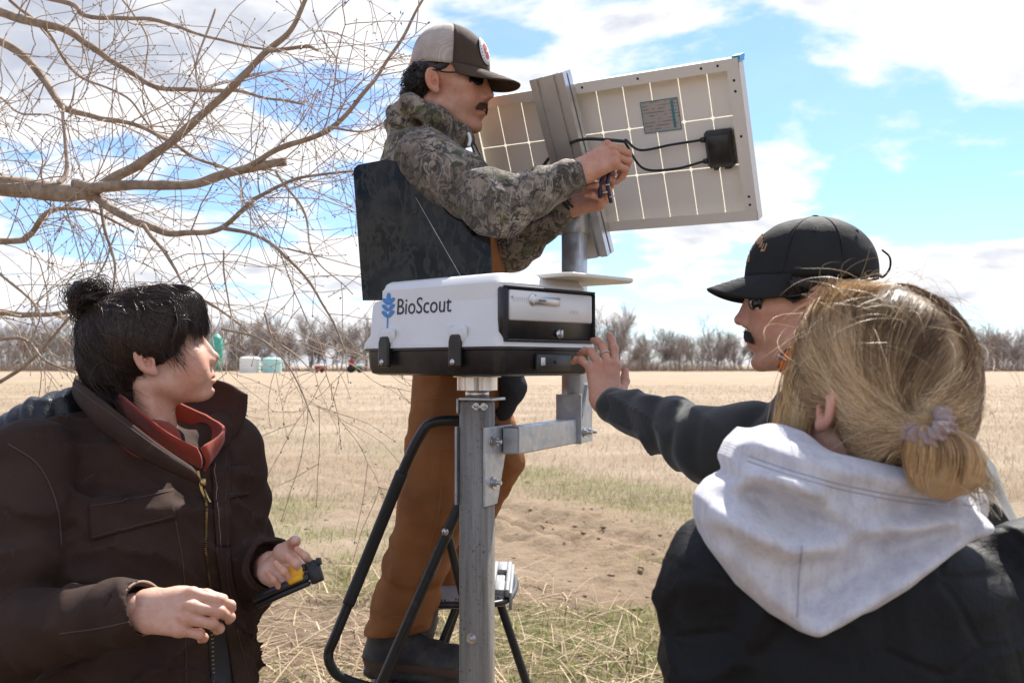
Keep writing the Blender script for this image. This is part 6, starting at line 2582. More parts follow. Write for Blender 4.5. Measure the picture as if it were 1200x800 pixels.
def person_b():
    pr = empty('person', (-.12, 2.56, LAD_Z2 + .002), 'person in camouflage hoodie and brown overalls standing on the step ladder', 'person')
    ya = math.radians(-18)
    Hd = Head(W(524, 104, 2.52), (math.cos(ya), math.sin(ya), -.04), (.02, -.02, 1), 1.0)
    a = math.radians(8)
    fw = np.array([math.cos(a), math.sin(a), 0])
    lat = np.array([-math.sin(a), math.cos(a), 0])
    D = lambda z: np.array([0, 0, z])
    Rs, Re, Rw = W(500, 190, 2.38), W(584, 243, 2.26), W(668, 208, 2.29)
    Ls, Le, Lw = W(512, 192, 2.72), W(600, 285, 2.53), W(660, 243, 2.41)
    rh = hand_mesh(W(676, 203, 2.29), norm(W(742, 164, 2.285) - W(676, 203, 2.29)), (-.35, -.80, .55), sc=1.04,
                   curls=[(48, 62, 35), (52, 66, 35), (56, 66, 35), (58, 64, 35)], spread=(3, 1, -2, -5), thumb=[(.62, .40, -.70), (.85, -.12, -.50), (.80, -.35, -.40)], arm=.07, fore=W(584, 243, 2.26))
    lh = hand_mesh(W(669, 240, 2.40), norm(W(730, 222, 2.33) - W(669, 240, 2.40)), (.15, .88, -.45), left=True, sc=1.0,
                   curls=[(42, 70, 45), (46, 72, 45), (50, 72, 45), (54, 70, 45)], thumb=[(.72, .62, -.45), (.92, .10, -.40), (.95, -.15, -.25)], arm=.07, fore=W(600, 285, 2.53))
    Rhip, Rk, Ra = W(530, 455, 2.47), W(510, 590, 2.42), W(464, 742, 2.46)
    Lhip, Lk, La = W(556, 455, 2.64), W(574, 535, 2.62), W(492, 725, 2.70)

    def under(P):
        d = chain(P, [W(500, 190, 2.54), W(520, 270, 2.55), W(545, 440, 2.55)], [.045, .09, .10])
        for c, r in (((Rs, Re, Rw), (.045, .036, .026)), ((Ls, Le, Lw), (.045, .036, .026)), ((Rhip, Rk, Ra), (.07, .05, .032)), ((Lhip, Lk, La), (.07, .05, .032))):
            d = smin(d, chain(P, c, r), .03)
        return d
    V, Q = sdf_mesh(under, (-.5, 2.1, .75), (.3, 2.95, 2.2), .014, 1)
    body_mesh(pr, 'body', TANSKIN, [Hd.mesh(W(513, 170, 2.53), .050, stub=.14), rh[:3], lh[:3], (V, Q, np.zeros((len(V), 3)))])

    secs = [(W(497, 152, 2.545), .075, .070), (W(496, 168, 2.545), .130, .095), (W(500, 195, 2.55), .165, .115), (W(513, 250, 2.55), .168, .128),
            (W(528, 310, 2.55), .165, .125), (W(540, 380, 2.55), .160, .120), (W(545, 452, 2.55), .158, .118)]

    def hood(P):
        d = torso_sdf(P, secs, lat, fw, 2.3)
        d = d - folds(P, rotm((1, .3, .2), .8), (6, 15, 6), .013, 3) - folds(P, rotm((0, 1, .4), 2.0), (5, 13, 5), .010, 8)
        for s_, e_, w_, sd in ((Rs, Re, Rw, 40), (Ls, Le, Lw, 60)):
            ua = cap(P, s_, e_, .078, .066) - limb_folds(P, s_, e_, .85, .4, .010, 70, sd) - folds(P, rotm((0, 1, 0), .9), (7, 7, 15), .008, sd + 1)
            fa = cap(P, e_, w_, .066, .041) - limb_folds(P, e_, w_, .15, .5, .009, 78, sd + 3) - folds(P, rotm((0, 1, 0), -.6), (8, 8, 16), .006, sd + 2)
            d = smin(d, smin(ua, fa, .02), .022)
            ax = norm(w_ - e_)
            d = smax(d, ((P - w_) @ ax) - .012, .004) if False else d
        # hood bunched behind the neck and the collar rolled up to the jaw
        hc = W(486, 148, 2.545)
        d = smin(d, ell(P, W(474, 150, 2.545), (.050, .095, .045)) - folds(P, np.eye(3), (10, 10, 26), .008, 70), .015)
        d = smin(d, chain(P, [W(462, 132, 2.55), W(480, 122, 2.46), W(512, 138, 2.435), W(541, 158, 2.47), W(548, 164, 2.53)], [.020, .024, .026, .023, .02], .02), .014)
        d = smin(d, chain(P, [W(462, 132, 2.55), W(480, 122, 2.63), W(512, 138, 2.66), W(541, 160, 2.60)], [.020, .024, .026, .022], .02), .014)
        d = smax(d, -cap(P, W(505, 120, 2.53), W(512, 152, 2.53), .062, .050), .006)
        return d
    V, Q = sdf_mesh(hood, (-.50, 2.12, 1.40), (.26, 2.90, 2.20), .0048, 1)
    hk = link('hoodie', np_mesh('hoodie', V, Q), CAMO, pr)
    hs_ = Surf(V, Q)
    for e_, w_, sd in ((Re, Rw, 3), (Le, Lw, 5)):
        ax = norm(w_ - e_)
        cuff(hk, 'cuff', CAMO, w_ - ax * .012, ax, .034, .0415, .030, .92, seed=sd)
    seam(hs_, [(487, 231), (503, 262), (520, 295), (533, 318)], 'seam', LINING, hk, .0012, .0006)
    m = MB()
    m.tube(bez([W(549, 156, 2.44), W(551, 164, 2.435), W(549, 172, 2.43)], 10), .0042, 8)
    m.build('neck_lining', LABELW, hk)
    for k, x in enumerate((0, 7)):
        m = MB()
        m.tube(bez([W(551 + x * .5, 166, 2.435), W(560 + x, 190, 2.42), W(570 + x, 215, 2.415), W(574 + x, 235, 2.42)], 24), .0026, 7)
        m.build('drawstring', RUBBER, hk)

    # ---- overalls: legs, seat and bib
    def ov(P):
        d = torso_sdf(P, [(W(540, 395, 2.55), .165, .127), (W(545, 440, 2.55), .168, .130), (W(545, 478, 2.55), .160, .128)], lat, fw, 2.3)
        for hj, k, an, sd in ((Rhip, Rk, Ra, 80), (Lhip, Lk, La, 90)):
            th = cap(P, hj, k, .098, .082) - limb_folds(P, hj, k, .2, .5, .008, 60, sd) - folds(P, rotm((1, 0, 0), .5), (7, 7, 12), .010, sd + 1)
            sh = cap(P, k, an, .082, .073) - limb_folds(P, k, an, .8, .5, .008, 64, sd + 3) - folds(P, rotm((0, 1, 0), .5), (8, 8, 13), .008, sd + 4)
            d = smin(d, smin(th, sh, .03), .035)
        d = d - folds(P, rotm((0, 1, 0), .2), (16, 16, 26), .004, 99)
        # bib in front of the hoodie
        sb = [(c, aa + .010, bb + .012) for c, aa, bb in secs[2:]]
        b = torso_sdf(P, sb, lat, fw, 2.3) - folds(P, rotm((1, .3, .2), .8), (6, 15, 6), .009, 3)
        q = P - secs[3][0]
        b = smax(b, -(q @ fw) + .028, .006)
        b = smax(b, np.abs(q @ lat) - .150, .01)
        b = smax(b, P[:, 2] - (W(580, 205, 2.5)[2]), .006)
        d = np.minimum(d, b)
        # hems end over the boots
        d = smax(d, np.maximum(W(450, 738, 2.47)[2] + .10 * (P[:, 0] + .30) - P[:, 2], -10), .004)
        return d
    V, Q = sdf_mesh(ov, (-.46, 2.12, .80), (.22, 2.92, 2.02), .006, 1)
    ok = link('overalls', np_mesh('overalls', V, Q), BROWN, pr)
    os_ = Surf(V, Q)
    th_ = MT('tan_thread', (.30, .14, .06, 1), .8).m
    seam(os_, [(520, 520), (514, 600), (500, 650), (482, 725)], 'seam', th_, ok, .0010, .0006)
    seam(os_, [(494, 470), (515, 466), (540, 468)], 'seam', th_, ok, .0010, .0006)
    seam(os_, [(586, 262), (592, 290), (597, 312)], 'seam', th_, ok, .0011, .0006)
    seam(os_, [(428, 715), (462, 722), (500, 718)], 'seam', th_, ok, .0009, .0006)
    # dark work glove tucked at the waist
    def pch(P):
        d = chain(P, [W(590, 430, 2.44), W(600, 452, 2.43), W(590, 482, 2.44)], [.034, .032, .020], .02)
        return d - folds(P, np.eye(3), (14, 14, 18), .007, 6)
    V, Q = sdf_mesh(pch, W(560, 520, 2.35) - [0, 0, .02], W(630, 410, 2.52) + [0, 0, .02], .004, 1)
    link('dark_glove', np_mesh('dark_glove', V, Q), cloth('charcoal_glove_cloth', (.028, .029, .032, 1), (.04, .04, .045, 1), 900), pr)

    # ---- boots
    def boot(ankle, toe, name):
        z0 = LAD_Z2 + .001
        heel = np.array([ankle[0], ankle[1], z0])
        tp = np.array([toe[0], toe[1], z0])
        ax = norm(tp - heel)
        sd = np.array([-ax[1], ax[0], 0])
        R = np.stack([ax, sd, [0, 0, 1]], 1)

        def f(P):
            h0 = heel - ax * .065
            d = cap(P, h0 + ax * .045 + D(.055), heel + ax * .165 + D(.042), .046, .042)
            d = smin(d, ell(P, heel + ax * .165 + D(.046), (.072, .050, .042), R), .02)
            d = smin(d, cap(P, heel + D(.05), np.array([heel[0] + .01, heel[1], ankle[2] + .03]), .052, .060), .03)
            d = smin(d, cap(P, heel + D(.10), heel + ax * .10 + D(.06), .04, .035), .03)
            d = d - folds(P, R, (10, 10, 24), .004, 5)
            s = rbox(P, heel + ax * .085 + D(.016), (.142, .047, .016), .014, R)
            wv = .004 * np.maximum(0, np.sin((P - heel) @ ax * 230)) * (P[:, 2] < z0 + .012)
            d = smin(d, s + wv, .006)
            return smax(d, z0 - P[:, 2], .002)
        V, Q = sdf_mesh(f, np.minimum(heel, tp) - [.16, .14, .02], np.maximum(np.maximum(heel, tp), ankle) + [.16, .14, .20], .0048, 1)
        o = link(name, np_mesh(name, V, Q), BOOT, pr)
        k = (V[:, 2] > z0 + .030) & (V[:, 2] < z0 + .052)
        V2, Q2 = drop_faces(V + 0, Q, k)
        nr2 = V2 - (heel + ax * .085 + D(.04))
        nr2[:, 2] = 0
        nr2 /= np.linalg.norm(nr2, axis=1)[:, None]
        link('welt', np_mesh('welt', V2 + nr2 * .0022, Q2), WELT, o)
        return o
    boot(W(458, 742, 2.46), W(540, 775, 2.40), 'boot')
    boot(W(484, 725, 2.68), W(496, 745, 2.95), 'boot')

    # ---- cap
    q = dict(af=.106, ab=.098, b=.087, cx=.002, z0=.045, H=.115, p=2.5, pf=2.9, lean=.004, tilt=-.12)
    cap_o = cap_panel(Hd, pr, 'cap', CAPBROWN, -1.06, 1.06, q, dent=.003, seed=3)
    mo = cap_panel(Hd, cap_o, 'mesh_panel', MESHCAP, 1.07, 2 * PI - 1.07, q, nu=44, dent=.0, seed=4, th=.002)
    vo, G = visor(Hd, cap_o, CAPBROWN, q, L=.085, droop=.30, curve=6.5, half=64)
    for s in (-1, 1):
        m = MB()
        sv = np.sin(np.linspace(0, 1, 24) * PI / 2) ** .9 * .9995
        m.tube(Hd.w(crown_pt(np.full(24, s * 1.065), sv, q) * 1.004), .0015, 6)
        m.build('seam', CAPBROWN, cap_o)
    m = MB()
    tp = crown_pt(np.array([0.]), np.array([.9999]), q)[0]
    m.tube([Hd.w(tp - [0, 0, .001]), Hd.w(tp + [0, 0, .003]), Hd.w(tp + [0, 0, .005])], [.0065, .006, .002], 14)
    m.build('button', CAPBROWN, cap_o)
    # oval emblem on the front
    def badge(nm, mat, rx, rz, lift, th=.0012, par=cap_o, c_th=-.12, c_s=.44):
        rr, an = np.meshgrid(np.linspace(0, 1, 8), np.linspace(0, 2 * PI, 40), indexing='ij')
        uu, vv = rx * rr * np.cos(an), rz * rr * np.sin(an)
        c0 = crown_pt(np.array([c_th]), np.array([c_s]), q)[0]
        rho = c0[0] - q['cx']
        thv = c_th + uu / rho
        sv = np.clip(c_s + vv / (q['H'] * 1.02), .02, .97)
        Gp = crown_pt(thv, sv, q)
        ctr = np.array([q['cx'], 0, q['z0']])
        dr = Gp - ctr
        dr /= np.linalg.norm(dr, axis=2)[..., None]
        Gp = Gp + dr * (lift + .0018)
        m_ = MB()
        m_.sheet(Hd.w(Gp.reshape(-1, 3)).reshape(Gp.shape), th)
        return m_.build(nm, mat, par), Gp
    b0, _ = badge('patch', MT('patch_border', (.03, .03, .035, 1), .7).m, .0255, .034, .0006)
    b1, _ = badge('patch_field', MT('patch_white', (.78, .76, .74, 1), .7).m, .0238, .0322, .0014, par=b0)
    pm = MB()
    for (dx, dz, rx, rz) in ((-.001, .0105, .0085, .0085), (.002, -.010, .0080, .0095), (-.006, -.001, .0035, .006)):
        rr = np.linspace(0, 2 * PI, 13)[:-1]
        c0 = crown_pt(np.array([-.12]), np.array([.44]), q)[0]
        rho = c0[0] - q['cx']
        pts = crown_pt(-.12 + (dx + rx * np.cos(rr)) / rho, .44 + (dz + rz * np.sin(rr)) / (q['H'] * 1.02), q)
        dr = pts - np.array([q['cx'], 0, q['z0']])
        dr /= np.linalg.norm(dr, axis=1)[:, None]
        pts = Hd.w(pts + dr * .0052)
        pm.add(pts, [np.arange(12)[None]])
    pm.build('patch_mark', MT('patch_red', (.52, .07, .07, 1), .7).m, b0)
    tm_ = MB()
    for k in range(22):                                       # stitched letters round the border, too small to read
        an = k / 22 * 2 * PI
        if abs(an - PI) < .0:
            continue
        c0 = crown_pt(np.array([-.12]), np.array([.44]), q)[0]
        rho = c0[0] - q['cx']
        cx_, cz_ = .0197 * math.cos(an), .0280 * math.sin(an)
        sq = [(-.0011, -.0018), (.0011, -.0018), (.0009, .0018), (-.0009, .0018)]
        ca, sa = math.cos(an - PI / 2), math.sin(an - PI / 2)
        pts = np.array([[cx_ + x_ * ca - y_ * sa, cz_ + x_ * sa + y_ * ca] for x_, y_ in sq])
        w = crown_pt(-.12 + pts[:, 0] / rho, .44 + pts[:, 1] / (q['H'] * 1.02), q)
        dr = w - np.array([q['cx'], 0, q['z0']])
        dr /= np.linalg.norm(dr, axis=1)[:, None]
        tm_.add(Hd.w(w + dr * .0046), [np.arange(4)[None]])
    tm_.build('patch_stitching', INK, b0, smooth=False)

    # ---- hair at the back, moustache, glasses
    def hs(P):
        Pm = P.copy()
        Pm[:, 1] = np.abs(Pm[:, 1])
        d = ell(P, (-.052, 0, .015), (.056, .078, .062))
        d = smin(d, ell(P, (-.082, 0, -.030), (.032, .058, .036)), .02)
        d = smin(d, ell(Pm, (-.012, .068, .046), (.046, .0135, .026)), .010)
        d = smax(d, -ell(Pm, (-.002, .098, .0), (.026, .03, .034)), .006)
        d = smax(d, -(.090 - P[:, 2]) * 0 + (P[:, 2] - .075), .01)
        return d
    V, Q = sdf_mesh(lambda P: hs(P) - .004 * fbm(P, 55, 3, 2), (-.14, -.11, -.09), (.08, .11, .11), .004, 1)
    hb = link('hair', np_mesh('hair', Hd.w(V), Q, np.tile([[.012, .008, .006]], (len(V), 1))), DARKHAIR, pr)
    r = np.random.default_rng(8)
    n, K = 1500, 12
    p0 = np.stack([r.uniform(-.10, -.02, n), r.normal(0, .06, n), r.uniform(-.05, .06, n)], 1)
    base = project(hs, p0[:, None, :], np.zeros(n))[:, 0]
    al = np.linspace(0, 1, K)[None] * r.uniform(2, 6, (n, 1)) + r.uniform(0, 6.28, (n, 1))
    rad = r.uniform(.004, .011, (n, 1))
    t_ = np.linspace(0, 1, K)[None]
    b = base[:, None] + np.stack([rad * np.cos(al) - .008 * t_, rad * np.sin(al) + 0 * t_, -.030 * t_ * r.uniform(.2, 1.3, (n, 1)) + rad * .6 * np.sin(al * 1.3)], -1)
    strands('curls', Hd.w(b.reshape(-1, 3)).reshape(n, K, 3), r.uniform(.0005, .001, n), DARKHAIR, hb, hair_cols(n, K, (.018, .011, .008), (.03, .018, .012), .35, 5))
    moustache(Hd, pr, (.065, .026, .013), (.12, .050, .025), 6, 1.0, 650)
    sunglasses(Hd, pr, SHADE, SMOKE, z=.012, x=.102)
    # bracelets on the left wrist
    ax = norm(W(669, 240, 2.40) - Le)
    u = norm(np.cross(ax, (0, 0, 1)))
    v = np.cross(ax, u)
    for k, (off, rr) in enumerate(((.016, .0036), (.028, .0026))):
        m = MB()
        an = np.linspace(0, 2 * PI, 40)
        c = Lw + ax * (off + .012)
        m.tube(c + (.0345 * np.cos(an))[:, None] * u + (.028 * np.sin(an))[:, None] * v, rr, 8, caps=False)
        m.build('bracelet', RUBBER, pr)
    # ---- pliers held in the left hand
    pl = empty('pliers', tuple(W(712, 215, 2.31)), 'small pliers with dark blue grips held under the cable', 'tool')
    blue = MT('dark_blue_grip', (.010, .012, .045, 1), .35).m
    for k, (p0_, p1_, p2_) in enumerate((((716, 196), (712, 215), (716, 238)), ((713, 197), (704, 214), (703, 232)))):
        m = MB()
        m.tube(bez([W(*p0_, 2.300), W(*p1_, 2.296), W(*p2_, 2.30)], 18), np.linspace(.0055, .0065, 18), 10, flat=.7)
        m.build('handle', blue, pl)
    m = MB()
    m.tube([W(715, 198, 2.300), W(719, 189, 2.298), W(722, 182, 2.297)], [.007, .0055, .0022], 10, flat=.6)
    m.build('jaw', MT('steel_jaw', (.45, .42, .38, 1), .3, .9).m, pl)
    m = MB()
    for (x_, y_) in ((712, 217), (709, 226), (717, 231)):
        m.tube([W(x_ - 3, y_, 2.288), W(x_ + 3, y_ - 1, 2.288)], .0018, 6)
    m.build('spring', BOLT, pl)


def moustache(Hd, pr, c0, c1, seed, droop=1.0, n=1000):
    r = np.random.default_rng(seed)
    K = 7
    y = r.uniform(-1, 1, n)
    ya = np.abs(y)
    p0 = np.stack([.1045 - .016 * ya ** 2, y * .026, -.0435 - .006 * ya + r.normal(0, .0028, n)], 1)
    dr = np.stack([.006 + 0 * y, np.sign(y) * (.004 + .010 * ya), -.010 - .006 * ya * droop + r.normal(0, .002, n)], 1)
    t = np.linspace(0, 1, K)[None, :, None]
    b = p0[:, None] + dr[:, None] * t + np.array([.006, 0, 0]) * np.sin(t * PI) + r.normal(0, .0010, (n, K, 3)) * t
    b = project(lambda P: head_sdf(P, Hd.fem), b, r.uniform(.0006, .0040, n), 2)
    return strands('moustache', Hd.w(b.reshape(-1, 3)).reshape(n, K, 3), r.uniform(.0003, .0005, n), DARKHAIR, pr, hair_cols(n, K, c0, c1, .5, seed))


person_b()

# ================================================================== person in the black cap reaching to the box
CHARC = cloth('charcoal_sweatshirt_fleece', (.020, .0215, .021, 1), (.031, .033, .032, 1), 1300, .95, fuzz=.25, blot=14)
BLACKTW = cloth('black_cap_twill', (.011, .011, .011, 1), (.018, .018, .018, 1), 1500, .75)


def person_c():
    pr = empty('person', (.72, 1.78, 0), 'person in black cap and charcoal sweatshirt reaching a hand to the box', 'person')
    Hd = Head(W(945, 360, 1.78), (-.975, .19, .0), (0, 0, 1), 1.0)
    fw = norm(np.array([-.97, .22, 0]))
    lat = np.cross([0, 0, 1.0], fw)
    D = lambda z: np.array([0, 0, z])
    Ls, Le, Lw = W(985, 512, 1.62), W(838, 521, 1.70), W(716, 474, 1.935)
    Rs, Re, Rw = W(1020, 520, 1.98), W(1030, 720, 2.02), W(950, 830, 1.95)
    lh = hand_mesh(W(711, 476, 1.945), norm(np.array([-.03, .25, .97])), norm(np.array([.42, -.87, .25])), left=True, sc=.90, fat=1.08,
                   curls=[(10, 16, 10), (22, 30, 18), (32, 38, 22), (34, 38, 22)], spread=(7, 2, -8, -24), thumb=[(.55, .75, -.4), (.8, .5, -.3), (.9, .3, -.3)], arm=.075, fore=W(838, 521, 1.70))

    def under(P):
        d = chain(P, [W(1030, 520, 1.8), W(1080, 600, 1.8), W(1095, 830, 1.8)], [.05, .10, .12])
        for c, r in (((Rs, Re, Rw), (.05, .04, .028)), ((Ls, Le, Lw), (.05, .04, .028))):
            d = smin(d, chain(P, c, r), .03)
        for s in (-1, 1):
            hj = W(1095, 840, 1.8) + lat * s * .09
            d = smin(d, chain(P, [hj, hj - D(.42), np.array([hj[0], hj[1], .06])], [.085, .06, .045]), .04)
        return d
    V, Q = sdf_mesh(under, (.1, 1.45, -.02), (1.05, 2.2, 1.55), .014, 1)
    body_mesh(pr, 'body', TANSKIN, [Hd.mesh(W(992, 470, 1.79), .058, stub=.06), lh[:3], (V, Q, np.zeros((len(V), 3)))])
    secs = [(W(990, 445, 1.795), .068, .066), (W(1000, 462, 1.795), .10, .085), (W(1030, 490, 1.80), .16, .115), (W(1062, 545, 1.80), .195, .140),
            (W(1088, 620, 1.80), .195, .150), (W(1098, 760, 1.80), .19, .150), (W(1098, 900, 1.80), .19, .15)]

    def sw(P):
        d = torso_sdf(P, secs, lat, fw, 2.3)
        d = d - folds(P, rotm((1, .3, .2), .8), (5, 13, 6), .014, 3) - folds(P, rotm((0, 1, .4), 2.0), (5, 12, 5), .010, 8)
        ua = cap(P, Ls, Le, .080, .064) - limb_folds(P, Ls, Le, .8, .6, .009, 85, 41) - folds(P, rotm((0, 1, 0), .4), (9, 9, 22), .010, 48)
        fa = cap(P, Le, Lw, .064, .034) - limb_folds(P, Le, Lw, .40, .6, .008, 95, 43) - folds(P, rotm((0, 1, 0), .7), (10, 10, 24), .010, 46)
        d = smin(d, smin(ua, fa, .02), .022)
        d = smin(d, smin(cap(P, Rs, Re, .08, .066), cap(P, Re, Rw, .066, .045), .02), .03)
        axw = norm(Lw - Le)
        d = smax(d, np.minimum((P - Lw) @ axw + .012, .09 - np.linalg.norm(P - Lw, axis=1)), .003)
        # collar roll
        an = np.linspace(0, 2 * PI, 12)
        d = smin(d, chain(P, [W(985, 448, 1.795) + np.array([.058 * math.cos(t), .060 * math.sin(t), -.010 * math.cos(t) * -1]) for t in np.linspace(0, 2 * PI, 26)], [.013] * 26), .010)
        d = smax(d, -cap(P, W(975, 410, 1.79), W(985, 462, 1.795), .056, .050), .005)
        return d
    V, Q = sdf_mesh(sw, (.12, 1.48, .80), (1.06, 2.16, 1.58), .0056, 1)
    so = link('sweatshirt', np_mesh('sweatshirt', V, Q), CHARC, pr)
    ss = Surf(V, Q)
    ax = norm(Lw - Le)
    cf = cuff(so, 'cuff', CHARC, Lw - ax * .050, ax, .030, .0365, .052, .95, seed=3, wob=.001)
    # bright green print low on the back
    m = MB()
    an = np.linspace(-1.2, 1.9, 14)
    pts, nr = cast(ss, 1150 + 7 * np.cos(an), 643 - 8 * np.sin(an))
    m.tube(pts + nr * .001, .0032, 6)
    m.build('green_print', MT('neon_green_print', (.45, .72, .02, 1), .6).m, so)

    def legs(P):
        d = 1.0
        for s in (-1, 1):
            hj = W(1095, 840, 1.8) + lat * s * .09
            c = chain(P, [hj, hj - D(.42), np.array([hj[0], hj[1], .07])], [.11, .085, .075])
            d = c if s == -1 else smin(d, c, .03)
        return smax(d, .03 - P[:, 2], .01)
    V, Q = sdf_mesh(legs, (.4, 1.5, 0), (1.1, 2.15, .98), .012, 1)
    link('trousers', np_mesh('trousers', V, Q), cloth('dark_denim', (.02, .022, .03, 1), (.03, .033, .045, 1)), pr)
    for s in (-1, 1):
        hj = W(1095, 840, 1.8) + lat * s * .09
        V, Q = sdf_mesh(lambda P: smax(smin(ell(P, (hj[0] + fw[0] * .05, hj[1] + fw[1] * .05, .05), (.13, .055, .06), np.stack([fw, lat, [0, 0, 1]], 1)), cap(P, (hj[0], hj[1], .06), (hj[0], hj[1], .16), .055), .03), -P[:, 2], .01),
                        (hj[0] - .25, hj[1] - .25, -.02), (hj[0] + .25, hj[1] + .25, .24), .008, 1)
        link('boot', np_mesh('boot', V, Q), BOOT, pr)

    # ---- cap, structured front
    q = dict(af=.112, ab=.116, b=.088, cx=-.006, z0=.050, H=.110, p=2.3, pf=3.0, lean=-.012, tilt=.02)
    co = None
    edges = [-1.0, 1.0, PI / 3 * 2 - .02, PI, 2 * PI - PI / 3 * 2 + .02, 2 * PI - 1.0]
    for k in range(5):
        o = cap_panel(Hd, co or pr, 'cap' if co is None else 'cap_panel', BLACKTW, edges[k] + .004, edges[k + 1] - .004, q, nu=24, dent=.004 if k else .0, seed=20 + k)
        co = co or o
    for e in edges[1:]:
        m = MB()
        sv = np.sin(np.linspace(0, 1, 24) * PI / 2) ** .9 * .9995
        m.tube(Hd.w(crown_pt(np.full(24, e), sv, q) * np.array([1.004, 1.004, 1.002])), .0017, 6)
        m.build('seam', BLACKTW, co)
    visor(Hd, co, BLACKTW, q, L=.069, droop=.24, curve=9.5, half=66)
    m = MB()
    tp = crown_pt(np.array([0.]), np.array([.9999]), q)[0]
    m.tube([Hd.w(tp - [0, 0, .001]), Hd.w(tp + [0, 0, .003]), Hd.w(tp + [0, 0, .005])], [.0075, .007, .003], 14)
    m.build('button', BLACKTW, co)
    for sgn in (-1, 1):
        for tt in (1.5, 2.6):
            m = MB()
            c = crown_pt(np.array([sgn * tt]), np.array([.72]), q)[0]
            nn = norm(c - np.array([q['cx'], 0, q['z0']]))
            u = norm(np.cross(nn, [0, 0, 1]))
            v = np.cross(nn, u)
            an = np.linspace(0, 2 * PI, 17)
            m.tube(Hd.w(c + nn * .0022 + .0035 * (np.cos(an)[:, None] * u + np.sin(an)[:, None] * v)), .0011, 6, caps=False)
            m.build('eyelet', BLACKTW, co)
    # strap loop hanging at the back
    m = MB()
    m.tube(Hd.w(bez([(-.126, .02, .098), (-.139, .018, .085), (-.140, .012, .066), (-.130, .004, .052), (-.126, -.02, .060)], 24)), .0028, 8, flat=.6)
    m.build('strap', BLACKTW, co)
    # embroidered words on the front: small copper letters
    emb = MT('copper_thread', (.42, .24, .13, 1), .6).m

    def stitched(cnt_, s_c, hgt, arch):
        m_ = MB()                                   # letters too small and turned away to read
        for k in range(cnt_):
            t0_ = (k - (cnt_ - 1) / 2) * .105
            w_ = (.034, .026, .040, .030)[k % 4]
            for (da, db, dz0, dz1) in ((-w_, -w_ + .016, 0, hgt), (w_ - .016, w_, 0, hgt * (.6, 1, 1)[k % 3]), (-w_, w_, hgt * (.42, .0, .8)[k % 3], hgt * (.42, .0, .8)[k % 3] + .028)):
                th_ = np.array([t0_ + da, t0_ + db, t0_ + db, t0_ + da])
                sv_ = s_c + np.array([dz0, dz0, dz1, dz1]) - arch * t0_ ** 2
                p_ = crown_pt(th_, sv_, q)
                dr = p_ - np.array([q['cx'], 0, q['z0']])
                dr /= np.linalg.norm(dr, axis=1)[:, None]
                m_.add(Hd.w(np.concatenate([p_ + dr * .0016, p_ + dr * .0034])), [np.array([[4, 5, 6, 7], [0, 1, 5, 4], [1, 2, 6, 5], [2, 3, 7, 6], [3, 0, 4, 7]])])
        m_.build('embroidery', emb, co, smooth=False)
    stitched(11, .60, .12, .75)
    stitched(3, .44, .10, 0)
    stitched(4, .26, .12, 0)

    def hs(P):
        Pm = P.copy()
        Pm[:, 1] = np.abs(Pm[:, 1])
        d = ell(P, (-.055, 0, .012), (.055, .078, .060))
        d = smin(d, ell(Pm, (.028, .074, .036), (.022, .008, .026)), .01)
        d = smin(d, ell(Pm, (-.005, .070, .042), (.046, .0135, .026)), .010)
        d = smax(d, -ell(Pm, (-.002, .098, .0), (.026, .03, .034)), .006)
        return smax(d, P[:, 2] - .08, .01)
    V, Q = sdf_mesh(lambda P: hs(P) - .003 * fbm(P, 70, 3, 2), (-.13, -.10, -.08), (.08, .10, .10), .004, 1)
    hb = link('hair', np_mesh('hair', Hd.w(V), Q, np.tile([[.010, .007, .006]], (len(V), 1))), DARKHAIR, pr)
    r = np.random.default_rng(18)
    n, K = 2200, 8
    p0 = np.stack([r.uniform(-.09, .05, n), r.uniform(-.085, .085, n), r.uniform(-.045, .07, n)], 1)
    base = project(hs, p0[:, None, :], np.zeros(n))[:, 0]
    t = np.linspace(0, 1, K)[None, :, None]
    dr = np.stack([r.normal(-.008, .008, n), r.normal(0, .003, n), -r.uniform(.008, .03, n)], 1)
    b = base[:, None] + dr[:, None] * t
    b = project(hs, b, r.uniform(.0005, .003, n), 2)
    strands('strands', Hd.w(b.reshape(-1, 3)).reshape(n, K, 3), r.uniform(.0005, .0009, n), DARKHAIR, hb, hair_cols(n, K, (.014, .009, .007), (.022, .014, .010), .35, 5))
    moustache(Hd, pr, (.026, .016, .011), (.05, .03, .02), 7, 1.0, 520)
    sunglasses(Hd, pr, SHADE, SMOKE, z=.008, x=.1015)
    # ring
    F = lh[3][1]
    m = MB()
    c = F[0] * .45 + F[1] * .55
    axr = norm(F[1] - F[0])
    u = norm(np.cross(axr, (.2, .3, .9)))
    v = np.cross(axr, u)
    an = np.linspace(0, 2 * PI, 30)
    m.tube(c + .0100 * (np.cos(an)[:, None] * u + np.sin(an)[:, None] * v), .0014, 8, caps=False)
    m.build('finger_ring', BOLT, pr)


person_c()

# ================================================================== fair-haired person seen from behind (front right)
def quilt_mat():
    t = MT('black_quilted_nylon', rough=.62)
    n = t.noise(12, 5, .6)
    t.color(t.mix(t.ramp(n, .35, .7), (.0060, .0062, .0070, 1), (.0105, .0108, .0120, 1)))
    v = t.voro(11, t.coord((1, 1, 1.25)), 'DISTANCE_TO_EDGE', 'Distance', .55)
    p = t.bump(t.ramp(v, 0.0, .10), .30, .008)
    p = t.bump(t.noise(45, 5, .65), .5, .006, p)
    t.bump(t.noise(700, 2), .15, .0006, p)
    t.b.inputs['Specular IOR Level'].default_value = .22
    return t.m


